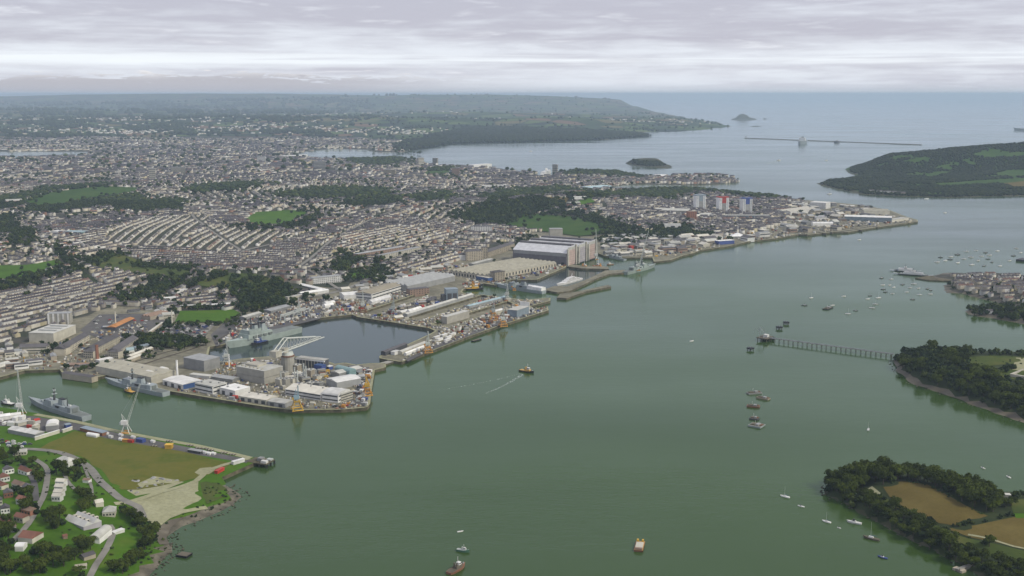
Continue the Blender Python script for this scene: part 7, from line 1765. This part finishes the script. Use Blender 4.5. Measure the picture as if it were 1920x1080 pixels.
def unit_arrays(units, zs):
    """gabled prism for every unit: returns verts (n,10,3); wall tris, roof tris"""
    n = len(units); u = np.array([(q[0], q[1], q[2], q[3], q[4], q[5], q[6]) for q in units])
    hl, hw = u[:, 3] / 2, u[:, 4] / 2; c, s = np.cos(u[:, 2]), np.sin(u[:, 2])
    V = np.zeros((n, 10, 3))
    loc = [(-1, -1, 0), (1, -1, 0), (1, 1, 0), (-1, 1, 0), (-1, -1, 1), (1, -1, 1), (1, 1, 1), (-1, 1, 1), (-1, 0, 2), (1, 0, 2)]
    for k, (a, b, t) in enumerate(loc):
        x, y = a * hl, b * hw
        V[:, k, 0] = u[:, 0] + c * x - s * y; V[:, k, 1] = u[:, 1] + s * x + c * y
        V[:, k, 2] = zs + (-3.0 if t == 0 else 0) + (u[:, 5] if t >= 1 else 0) + (u[:, 6] if t == 2 else 0)
    wall = np.array([(0, 1, 5), (0, 5, 4), (2, 3, 7), (2, 7, 6), (1, 2, 6), (1, 6, 5), (5, 6, 9), (3, 0, 4), (3, 4, 7), (7, 4, 8)])
    roof = np.array([(4, 5, 9), (4, 9, 8), (6, 7, 8), (6, 8, 9)])
    return V, wall, roof
def weld(V, T):
    U, inv = np.unique(np.round(V, 1), axis=0, return_inverse=True); T2 = inv.reshape(-1)[T]
    used, inv2 = np.unique(T2, return_inverse=True); return U[used], inv2.reshape(T2.shape)
def rows_to_things(rows, land, limit, label_of, group_of):
    L = LANDS[land]
    d = [np.hypot(r[0][0], r[0][1]) - 12 * len(r) for r in rows]
    order = np.argsort(d); things, rest = order[:limit], order[limit:]
    for i in things:
        r = rows[i]; c = np.mean([(q[0], q[1]) for q in r], 0); z = L.h(np.array([(q[0], q[1]) for q in r])); z0 = float(z.mean())
        e = empty('house_terrace', (c[0], c[1], z0)); tag(e, label_of(r), 'houses', group_of(r))
        ang = r[0][2]; ca, sa = math.cos(ang), math.sin(ang)
        vv = np.mean([-sa * q[0] + ca * q[1] for q in r]); wd = np.mean([q[4] for q in r]); hh = np.mean([q[5] for q in r])
        r = [(ca * (ca * q[0] + sa * q[1]) - sa * vv, sa * (ca * q[0] + sa * q[1]) + ca * vv, ang, q[3], wd, hh, q[6], q[7], q[8]) for q in r]
        z = np.full(len(r), z0)
        V, w, f = unit_arrays(r, z); V = V - np.array((c[0], c[1], z0)); n = len(r); off = (np.arange(n) * 10)[:, None, None]
        wc = np.repeat(np.array([q[7] for q in r]), len(w), 0); rc = np.repeat(np.array([q[8] for q in r]), len(f), 0)
        np_mesh('wall', *weld(V.reshape(-1, 3), (w[None] + off).reshape(-1, 3)), 'house_wall', wc, e)
        np_mesh('roof', *weld(V.reshape(-1, 3), (f[None] + off).reshape(-1, 3)), 'house_roof', rc, e)
        m = MB()
        for k, q in enumerate(r):
            p = (V[k, 8] + V[k, 9] * 3) / 4
            m.box(p[0] - 0.6, p[0] + 0.6, p[1] - 0.6, p[1] + 0.6, p[2] - 1, p[2] + 1.5)
        m.build('chimney', 'brown_brick', e)['kind'] = 'stuff'
    return [rows[i] for i in rest]
lab_t = {'hillside': ('terrace of pale rendered houses under slate roofs on the hillside above the dockyard', 'terraces on the hillside above the dockyard'), 'slope': ('terrace of cream houses in the ranks of parallel streets', 'terraces in the parallel streets'), 'lower': ('terrace of grey-roofed houses in the dense streets below the ranked terraces', 'terraces in the dense lower streets'), 'mid': ('terrace of cream and white houses on the slope above the workshops', 'terraces above the workshops')}
dl = ('row of pale houses under slate roofs in the town behind the dockyard', 'house rows behind the dockyard')
def row_look(r):
    w = np.mean([q[7] for q in r], 0); f = np.mean([q[8] for q in r], 0)
    return ('mostly white' if w[2] > 0.44 else 'cream' if w[2] > 0.36 else 'buff and grey') + '-walled', ('red-brown tiled' if f[0] > f[2] * 1.35 else 'pale grey' if f[0] > 0.14 else 'dark slate' if f[0] < 0.075 else 'grey slate')
def row_label(r, where): a, b = row_look(r); return f'{a} {"long" if len(r) > 6 else "short"} house row under {b} roofs {where}'
lab_w = {'hillside': 'on the hillside above the dockyard', 'slope': 'in the ranks of parallel streets', 'lower': 'in the dense lower streets', 'mid': 'on the slope above the workshops'}
rest = rows_to_things(ROWS, 'B', 290, lambda r: row_label(r, lab_w.get(r[0][9], 'in the town behind the dockyard')), lambda r: row_label(r, lab_w.get(r[0][9], 'in the town behind the dockyard')))
restG = rows_to_things(G_ROWS, 'G', 40, lambda r: row_label(r, 'in the small western town'), lambda r: row_label(r, 'in the small western town'))
def town_stuff(rows, land, name, label):
    units = [q for r in rows for q in r]
    if not units: return
    xy = np.array([(q[0], q[1]) for q in units]); z = LANDS[land].h(xy)
    V, w, f = unit_arrays(units, z); n = len(units); off = (np.arange(n) * 10)[:, None, None]
    T = np.concatenate([(w[None] + off).reshape(-1, 3), (f[None] + off).reshape(-1, 3)])
    C = np.concatenate([np.repeat(np.array([q[7] for q in units]), len(w), 0), np.repeat(np.array([q[8] for q in units]), len(f), 0)])
    o = np_mesh(name, V.reshape(-1, 3), T, 'far_house', C); tag(o, label, 'houses', kind='stuff')
    print('town units', n)
town_stuff(rest, 'B', 'distant_town', 'mass of grey-roofed houses of the town stretching to the hills')
town_stuff(restG, 'G', 'distant_town', 'remaining houses of the small western town')
# trees scattered between the houses
tq = []
for (y0, y1, sp, r) in ((1900, 3600, 25, 4.8), (3600, 6000, 40, 7), (6000, 10400, 75, 11)):
    gx, gy = np.meshgrid(np.arange(-y1 * 0.47, y1 * 0.47, sp), np.arange(y0, y1, sp)); Q = np.stack([gx.ravel(), gy.ravel()], 1) + rng.uniform(-sp / 2, sp / 2, (gx.size, 2))
    Q = Q[np.abs(Q[:, 0]) < Q[:, 1] * 0.47]; dn = vnoise(Q, 260.0, 9.0); dn = dn + 0.5 * vnoise(Q, 70.0, 5.0); Q = Q[rng.random(len(Q)) < 0.14 + 0.30 * (dn > 0.1) + 0.45 * (dn > 0.5)]
    Q = Q[LB.inside(Q)]; Q = Q[~in_poly(DOCK, Q) | (rng.random(len(Q)) < 0.10)]
    for ex in EXCL + TZ[:5]: Q = Q[~in_poly(ex, Q)]
    for ex in PARKS: Q = Q[~in_poly(ex, Q) | (rng.random(len(Q)) < 0.12)]
    rr = rng.uniform(0.6, 1.3, len(Q)) * r; P3 = with_z('B', Q); P3[:, 2] += 0.85 * rr; tq.append((P3, rr, 1.1))
Q = scatter('G', [(1770, 540), (1780, 518), (1990, 522), (1990, 590), (1900, 580), (1830, 558)], 26, 0.5, 0.35); tq.append((with_z('G', Q), rng.uniform(3.5, 6.5, len(Q)), 1.0))
FARW += tq
P = np.concatenate([a for a, _, _ in FARW]); Rr = np.concatenate([b for _, b, _ in FARW]); Cc = np.concatenate([tree_cols(len(a)) * d for a, _, d in FARW])
ok = ~np.zeros(len(P), bool)
print('far trees', len(P))
nearm = P[:, 1] < 4200
tile(LOW, P[nearm], Rr[nearm], Cc[nearm], 'town_trees', 'foliage', 'dark green trees growing in clumps through the near part of town', 0.95)
tile(FAR, P[~nearm], Rr[~nearm], Cc[~nearm], 'distant_woods', 'far_foliage', 'dark woods and trees on the far side of town and on the hills')
order = hero_trees_first(); print('near trees', len(order))
for i in order[:300]:
    p, r, lab, grp = NEAR_TREES[i]; big = r > 6.4; lab = ('tall wide-crowned ' if big else 'smaller round-crowned ') + lab if ' bush ' not in ' ' + lab + ' ' else lab; grp = grp if ' bush ' in ' ' + lab + ' ' else ('tall ' if big else 'smaller ') + grp; tree_thing(p[0], p[1], p[2], r, lab, grp, hs=random.uniform(0.85, 1.2))
if order[300:]:
    ii = order[300:]
    tile(LOW, np.array([NEAR_TREES[i][0] for i in ii]), np.array([NEAR_TREES[i][1] for i in ii]), tree_cols(len(ii)), 'woodland', 'foliage', 'remaining broadleaf woodland on the points across the river', 1.05)

# ---------------------------------------------------------------- vehicles, cabins and stores on the quays
def proto_van():
    M = {}
    b = MB().frus(-2.4, 2.4, -0.95, 0.95, 0.45, 1.15, 0.08); b.frus(-2.2, 1.1, -0.9, 0.9, 1.15, 2.0, 0.35, 0.12)
    return b
def mesh_of(mb, name, material):
    me = bpy.data.meshes.new(name); me.from_pydata(mb.v, [], mb.f); me.materials.append(MATS[material]); me.update(); return me
VB = {c: mesh_of(proto_van(), 'body', c) for c in ('white_paint', 'red_paint', 'blue_paint', 'dark_clad', 'pale_steel')}
wm = MB()
for x in (-1.5, 1.5):
    for y in (-0.9, 0.9): wm.bar((x, y - 0.12, 0.36), (x, y + 0.12, 0.36), 0.36, None, 8)
VW = mesh_of(wm, 'wheels', 'black_paint'); VG = mesh_of(MB().frus(-2.05, 0.98, -0.93, 0.93, 1.25, 1.75, 0.2, 0.03), 'windows', 'dark_window')
wheel_me = mesh_of(MB().bar((0, -0.12, 0), (0, 0.12, 0), 0.36, None, 8), 'wheel', 'black_paint')
def car(p, rz, c, where):
    word = {'white_paint': 'white', 'red_paint': 'red', 'blue_paint': 'blue', 'dark_clad': 'dark', 'pale_steel': 'silver'}[c]
    e = empty('parked_car', p, rz); tag(e, f'{word} car parked {where}', 'car', f'{word} cars parked {where}'); e.scale = (1.1, 1.1, 1.1)
    link(bpy.data.objects.new('body', VB[c]), e); link(bpy.data.objects.new('windows', VG), e)
    for x in (-1.5, 1.5):
        for y in (-0.9, 0.9): w = link(bpy.data.objects.new('wheel', wheel_me), e); w.location = (x, y, 0.36)
cp = lambda: random.choices(list(VB), [4, 1, 1, 2, 3])[0]
def car_lot(px, n, where, land='B', sp=6.5, ang=0.3):
    Q = scatter(land, px, sp, 0.12)
    for ex in EXCL:
        if len(Q): Q = Q[~in_poly(ex, Q)]
    if len(Q) > n: Q = Q[rng.choice(len(Q), n, replace=False)]
    for q, z in zip(Q, LANDS[land].h(Q)): car((q[0], q[1], z + 0.36), ang + random.choice((0, math.pi)) + random.uniform(-.06, .06), cp(), where)
car_lot([(285, 628), (312, 608), (395, 610), (383, 631)], 75, 'in the walled car park above the dockyard')
car_lot([(668, 705), (677, 692), (690, 690), (688, 720), (682, 752), (645, 764), (645, 760), (668, 745)], 26, 'on the quay road by the basin entrance')
car_lot([(160, 618), (190, 592), (290, 590), (255, 628)], 30, 'on the big asphalt yard')
car_lot([(640, 552), (760, 500), (850, 492), (845, 505), (760, 525), (670, 560)], 40, 'along the road behind the long sheds')
car_lot([(-5, 825), (60, 832), (50, 842), (-5, 838)], 18, 'beside the wharf compound', 'A')
BOXES = [('white_clad', 'white'), ('red_paint', 'red'), ('blue_paint', 'blue'), ('yellow_paint', 'yellow'), ('rust', 'rusty'), ('grey_clad', 'grey'), ('cream_clad', 'cream'), ('dark_clad', 'dark'), ('orange_paint', 'orange')]
BM_ = {}
for m_, w in BOXES:
    b = MB().box(-3, 3, -1.25, 1.25, 0, 2.6); rb = MB()
    for i in range(7): rb.box(-2.9 + i * 0.92, -2.6 + i * 0.92, -1.32, 1.32, 0.15, 2.45)
    BM_[m_] = (mesh_of(b, 'body', m_), mesh_of(rb, 'ribs', m_))
def clutter(px, n, where, weights, smin=0.8, smax=1.6, land='B', ang=None):
    L = LANDS[land]; P = np.array([L.at(*p)[:2] for p in px]); lo, hi = P.min(0), P.max(0)
    Q = lo + rng.random((n * 12, 2)) * (hi - lo); Q = Q[in_poly(P, Q)]; Q = Q[L.inside(Q)]
    Q = Q[seg_dist(L.all, Q) > 5]
    for ex in EXCL:
        if len(Q): Q = Q[~in_poly(ex, Q)]
    Q = Q[:int(n * 0.42)]
    if not len(Q): return
    for q, z in zip(Q, L.h(Q)):
        m_, w = random.choices(BOXES, weights)[0]; a, b = BM_[m_]
        e = empty('cargo_container', (q[0], q[1], z + 0.2), (ang if ang is not None else 0.4) + random.choice((0, math.pi / 2)) + random.uniform(-.08, .08))
        s = random.uniform(smin, smax); e.scale = (s, s * random.uniform(0.9, 1.5), s * random.uniform(0.8, 1.4)); tag(e, f'{w} container or store box {where}', 'container', f'{w} boxes {where}')
        link(bpy.data.objects.new('body', a), e); link(bpy.data.objects.new('ribs', b), e)
W1 = [6, 1, 1, 0.5, 2, 4, 5, 2, 0.5]
clutter([(330, 738), (480, 762), (640, 770), (686, 765), (690, 720), (660, 730), (640, 760), (500, 752), (400, 742)], 60, 'on the near quay', W1, 0.7, 1.3, ang=-0.2)
clutter([(690, 760), (694, 720), (698, 692), (690, 690), (684, 730), (680, 762)], 34, 'on the river-side quay', [4, 0.5, 0.5, 3, 2, 3, 4, 2, 1.5], 0.7, 1.4, ang=1.2)
clutter([(515, 728), (610, 690), (630, 690), (600, 722), (540, 735)], 50, 'among the plant buildings', [3, 0, 1, 2, 3, 4, 5, 1, 2], 0.8, 1.6)
clutter([(420, 680), (520, 672), (560, 672), (520, 690), (430, 690)], 34, 'on the basin quay below the giant crane', [4, 2, 1, 1, 2, 3, 3, 1, 1], 0.8, 1.5)
clutter([(400, 650), (425, 630), (480, 612), (570, 590), (600, 592), (560, 606), (470, 630), (430, 645)], 55, 'on the far quay behind the large ship', [5, 1.5, 1, 1, 3, 4, 4, 2, 1], 0.9, 1.7)
clutter([(600, 590), (640, 560), (700, 575), (690, 590), (665, 590)], 70, 'in the scaffold yard behind the basin', [4, 1, 2.5, 0.5, 5, 4, 3, 3, 0.5], 0.9, 1.9)
clutter([(680, 598), (760, 575), (800, 560), (830, 570), (780, 600), (740, 607)], 70, 'between the dry docks', [3, 1, 2, 2, 4, 3, 5, 2, 1], 0.9, 1.8)
clutter([(830, 570), (960, 562), (985, 575), (990, 585), (930, 605), (850, 612), (900, 585)], 60, 'on the quays around the second dry dock', [3, 2, 1, 1, 5, 3, 4, 2, 2], 0.9, 1.7)
clutter([(760, 676), (806, 655), (870, 630), (940, 606), (1015, 583), (1010, 580), (930, 598), (860, 620), (815, 640), (770, 665)], 70, 'along the long river wharf', [6, 1, 1, 0.5, 2, 4, 4, 2, 0.5], 0.9, 1.5)
clutter([(860, 545), (930, 530), (1000, 522), (1060, 502), (1060, 498), (990, 515), (925, 528), (865, 535)], 60, 'on the quay in front of the nine-ridge workshop', [4, 2, 1, 1, 4, 3, 3, 2, 2], 0.9, 1.6)
clutter([(1130, 480), (1180, 465), (1280, 455), (1290, 475), (1220, 485)], 70, 'in the south yard', [5, 3, 1, 1, 3, 4, 4, 2, 1], 1.2, 2.6)
clutter([(700, 520), (800, 505), (860, 500), (850, 512), (770, 522), (660, 545), (640, 548)], 50, 'beside the sawtooth factory', [5, 1, 1, 1, 3, 3, 4, 2, 1], 1.0, 2.0)
clutter([(0, 800), (60, 812), (80, 800), (60, 785), (0, 775)], 34, 'in the wharf compound', [6, 1, 1, 0, 1, 3, 4, 1, 0], 0.9, 1.7, 'A', -0.15)
# generic works buildings filling the yards
def works(px, n, where, wr=(10, 26), dr=(8, 18), hr=(4, 8), ang=0.5, land='B'):
    L = LANDS[land]; P = np.array([L.at(*p)[:2] for p in px]); lo, hi = P.min(0), P.max(0)
    Q = lo + rng.random((n * 20, 2)) * (hi - lo); Q = Q[in_poly(P, Q)]; Q = Q[L.inside(Q)]; Q = Q[seg_dist(L.all, Q) > 16]
    got = 0
    for q in Q:
        if got >= n: break
        if any(in_poly(ex, q[None])[0] for ex in EXCL): continue
        w, d, h = random.uniform(*wr), random.uniform(*dr), random.uniform(*hr); a = ang + random.choice((0, 0, math.pi / 2)) + random.uniform(-.08, .08); z = float(L.h(q)[0])
        wm_, wd = random.choice([('white_clad', 'white'), ('cream_clad', 'cream'), ('brown_brick', 'brick'), ('stone', 'stone'), ('grey_clad', 'grey')]); rm_, rd = random.choice([('slate', 'slate'), ('pale_roof', 'pale'), ('grey_roof', 'grey'), ('cream_roof', 'cream'), ('slate', 'slate')])
        e = empty('works_building', (q[0], q[1], z), a); tag(e, f'{wd} works building with a {rd} roof {where}', 'building', f'works buildings {where}')
        MB().box(-w / 2, w / 2, -d / 2, d / 2, -3, h).build('wall', wm_, e)
        if random.random() < 0.7: MB().extr([(-d / 2 - .3, h), (d / 2 + .3, h), (0, h + d * 0.24)], -w / 2 - .3, w / 2 + .3, 'x').build('roof', rm_, e)
        else: MB().box(-w / 2 - .3, w / 2 + .3, -d / 2 - .3, d / 2 + .3, h, h + 0.6).build('roof', rm_, e)
        MB().box(-w / 2 + 1, w / 2 - 1, -d / 2 - 0.1, d / 2 + 0.1, h * 0.45, h * 0.7).build('window_band', 'dark_window', e)
        k = max(w, d) * 0.55; EXCL.append(np.array([(q[0] + a_ * k, q[1] + b_ * k) for a_, b_ in ((-1, -1), (1, -1), (1, 1), (-1, 1))])); got += 1
works([(1150, 475), (1180, 455), (1290, 445), (1340, 445), (1360, 462), (1290, 474), (1220, 482)], 34, 'in the south yard', (18, 45), (12, 24), (6, 12))
works([(1390, 452), (1440, 425), (1500, 400), (1620, 392), (1640, 400), (1580, 430), (1500, 440)], 44, 'among the slipways', (18, 48), (12, 26), (6, 13))
works([(640, 545), (700, 520), (760, 505), (860, 490), (850, 505), (770, 520), (690, 545)], 22, 'along the yard road behind the long sheds', (14, 34), (9, 16))
works([(-20, 690), (40, 665), (110, 670), (170, 692), (110, 695), (50, 695)], 8, 'on the stone embankment', (12, 24), (8, 12))
works([(-20, 650), (30, 640), (50, 665), (0, 675)], 6, 'below the cream barrack block', (12, 24), (8, 14), (5, 9))
works([(260, 640), (300, 634), (390, 634), (390, 650), (320, 655), (280, 650)], 4, 'near the dockyard railway', (10, 20), (6, 10), (3, 5))
works([(300, 600), (330, 590), (345, 570), (300, 570), (250, 585)], 12, 'between the yard and the green pitch', (10, 26), (8, 14), (4, 8))
works([(650, 575), (700, 590), (750, 600), (790, 575), (830, 560), (780, 560), (700, 572)], 12, 'between the dry docks', (8, 20), (6, 10), (3, 6))
works([(530, 720), (560, 700), (620, 700), (600, 715)], 8, 'among the plant and pipes', (7, 14), (6, 10), (4, 9))
works([(620, 690), (650, 690), (690, 685), (690, 700), (670, 720), (660, 700)], 4, 'by the teal round-roofed hall', (8, 14), (6, 9), (3, 6))
works([(1126, 470), (1132, 446), (1200, 440), (1270, 445), (1200, 464)], 34, 'behind the south yard', (18, 36), (10, 18), (5, 9))

def small_stores():
    """the loose gear of a working yard: crates, skips, pipes, scaffolds, too small and too many to tell apart"""
    zones = [([(330, 735), (480, 760), (640, 770), (690, 765), (698, 695), (620, 690), (560, 672), (420, 680), (400, 700), (320, 710)], 900), ([(400, 650), (425, 640), (480, 618), (590, 598), (670, 592), (640, 555), (560, 565), (470, 590)], 700),
             ([(672, 597), (805, 618), (830, 618), (760, 672), (740, 680), (760, 680), (1025, 584), (1028, 566), (950, 560), (880, 552), (820, 560), (760, 545), (640, 560)], 1600), ([(865, 545), (930, 535), (1060, 500), (1060, 495), (960, 520), (860, 520), (700, 545), (640, 555), (760, 505), (880, 495)], 700),
             ([(1130, 482), (1280, 480), (1500, 440), (1720, 416), (1660, 400), (1480, 400), (1330, 450), (1150, 455)], 1100), ([(0, 700), (110, 695), (200, 705), (330, 640), (250, 600), (150, 630), (0, 670)], 500)]
    V, T, C = [], [], []; k = 0
    pal = np.array([(0.55, 0.54, 0.5), (0.42, 0.38, 0.28), (0.3, 0.29, 0.25), (0.12, 0.12, 0.12), (0.2, 0.11, 0.06), (0.24, 0.08, 0.055), (0.07, 0.09, 0.18), (0.4, 0.26, 0.08), (0.25, 0.27, 0.27)])
    B8 = np.array([(-1, -1, 0), (1, -1, 0), (1, 1, 0), (-1, 1, 0), (-1, -1, 1), (1, -1, 1), (1, 1, 1), (-1, 1, 1)]); F12 = np.array([(4, 5, 6), (4, 6, 7), (0, 1, 5), (0, 5, 4), (1, 2, 6), (1, 6, 5), (2, 3, 7), (2, 7, 6), (3, 0, 4), (3, 4, 7)])
    L = LANDS['B']
    for px, n in zones:
        P = np.array([L.at(*p)[:2] for p in px]); lo, hi = P.min(0), P.max(0); Q = lo + rng.random((n * 3, 2)) * (hi - lo); Q = Q[in_poly(P, Q)]; Q = Q[L.inside(Q)]; Q = Q[seg_dist(L.all, Q) > 3]
        for ex in EXCL:
            if len(Q): Q = Q[~in_poly(ex, Q)]
        Q = Q[:n]; m = len(Q); 
        if not m: continue
        a = 0.4 + rng.choice([0, math.pi / 2], m) + rng.uniform(-.2, .2, m); far = Q[:, 1] / 1800.0
        sx = rng.uniform(0.6, 3.2, m) * far; sy = rng.uniform(0.5, 1.4, m) * far; sz = rng.uniform(0.6, 3.0, m) * far
        x = B8[None, :, 0] * sx[:, None]; y = B8[None, :, 1] * sy[:, None]; c, s_ = np.cos(a)[:, None], np.sin(a)[:, None]
        W = np.stack([Q[:, :1] + c * x - s_ * y, Q[:, 1:] + s_ * x + c * y, L.h(Q)[:, None] + B8[None, :, 2] * sz[:, None]], 2)
        V.append(W.reshape(-1, 3)); T.append((F12[None] + (np.arange(m) * 8)[:, None, None] + k).reshape(-1, 3)); k += 8 * m
        C.append(np.repeat(pal[rng.choice(9, m, p=[.24, .22, .18, .13, .1, .02, .03, .02, .06])] * rng.uniform(0.7, 1.2, (m, 1)), len(F12), 0))
    tag(np_mesh('yard_stores', np.concatenate(V), np.concatenate(T), 'far_house', np.concatenate(C)), 'loose crates, skips and gear lying about the dockyard quays', 'stores', kind='stuff')
small_stores()
def shore_rocks():
    L = LANDS['A']; R = L.ring; V, T, C = [], [], []; k = 0
    for land, lo_, hi_, n in (('A', -2, 7, 200), ('I', -2, 3, 160), ('H', -2, 7, 160)):
        L = LANDS[land]
        for _ in range(n * 8):
            if n <= 0: break
            sg = L.nat[random.randrange(len(L.nat))]; t = random.random(); p = sg[0] + (sg[1] - sg[0]) * t; d = sg[1] - sg[0]; nn = np.array((-d[1], d[0])) / max(np.linalg.norm(d), 1e-6)
            q = p + nn * random.uniform(-hi_, hi_)
            if abs(q[0]) > q[1] * 0.5 or q[1] > 2200 or q[1] < 700: continue
            r = random.uniform(0.3, 1.2); v = ICO1[0] * (1 + rng.uniform(-.3, .3, (12, 1))) * np.array((r * 1.4, r, r * 0.55)) + np.array((q[0], q[1], 0.25))
            V.append(v); T.append(ICO1[1] + k); k += 12; C.append(np.tile(np.array((0.06, 0.055, 0.04)) * random.uniform(0.4, 2.2), (20, 1))); n -= 1
    tag(np_mesh('shore_rocks', np.concatenate(V), np.concatenate(T), 'far_house', np.concatenate(C)), 'dark weedy rocks scattered along the near shores', 'rocks', kind='stuff')
shore_rocks()

works([(1475, 380), (1560, 382), (1640, 392), (1615, 398), (1540, 396), (1480, 392)], 34, 'on the headland behind the white halls', (16, 40), (10, 20), (5, 11))
works([(1125, 478), (1160, 470), (1220, 478), (1222, 484), (1170, 484)], 10, 'beside the frigate halls', (16, 36), (10, 16), (5, 10))

def scrub():
    """low scrub and brambles along the near banks"""
    P, R = [], []
    for land, px, sp, drop in (('A', [(0, 850), (120, 862), (180, 905), (240, 945), (260, 985), (300, 1005), (290, 1060), (200, 1110), (-20, 1110)], 9, 0.80), ('A', [(378, 905), (420, 905), (452, 930), (400, 958), (320, 985), (285, 990), (345, 962), (385, 940)], 6, 0.6), ('A', [(262, 960), (300, 1000), (318, 1040), (285, 1078), (262, 1060), (275, 1010)], 7, 0.45), ('A', [(60, 842), (130, 850), (190, 895), (240, 930), (232, 930), (180, 905), (120, 862)], 7, 0.6),
                               ('I', [(1640, 930), (1700, 958), (1780, 995), (1900, 1045), (1990, 1075), (1990, 1060), (1880, 1028), (1775, 990), (1690, 952)], 7, 0.55), ('I', [(1655, 912), (1690, 899), (1740, 908), (1810, 945), (1855, 966), (1840, 972), (1780, 935), (1735, 912), (1690, 903)], 5, 0.35), ('H', [(1800, 672), (1860, 666), (1990, 676), (1990, 725), (1880, 715), (1820, 690)], 9, 0.5)):
        Q = scatter(land, px, sp, 0.5, drop)
        for ex in EXCL:
            if len(Q): Q = Q[~in_poly(ex, Q)]
        if len(Q): P.append(with_z(land, Q)); R.append(rng.uniform(0.7, 2.4, len(Q)))
    P = np.concatenate(P); R = np.concatenate(R); tile(LOW, P, R, tree_cols(len(P), 1.5), 'scrub', 'foliage', 'low scrub and brambles along the near banks and lanes', 0.8)
scrub()
# ---------------------------------------------------------------- the air
def haze_box():
    m = bpy.data.materials.new('haze'); m.use_nodes = True
    nt = m.node_tree; nt.nodes.clear()
    v = nt.nodes.new('ShaderNodeVolumePrincipled')
    v.inputs['Color'].default_value = (0.64, 0.80, 1.0, 1)
    v.inputs['Density'].default_value = 3.5e-5
    v.inputs['Anisotropy'].default_value = 0.0
    o = nt.nodes.new('ShaderNodeOutputMaterial'); nt.links.new(v.outputs[0], o.inputs['Volume'])
    MATS['haze'] = m
    b = MB().box(-95000, 95000, -3500, 99000, -12, 470)
    tag(b.build('haze', 'haze'), kind='stuff')
haze_box()
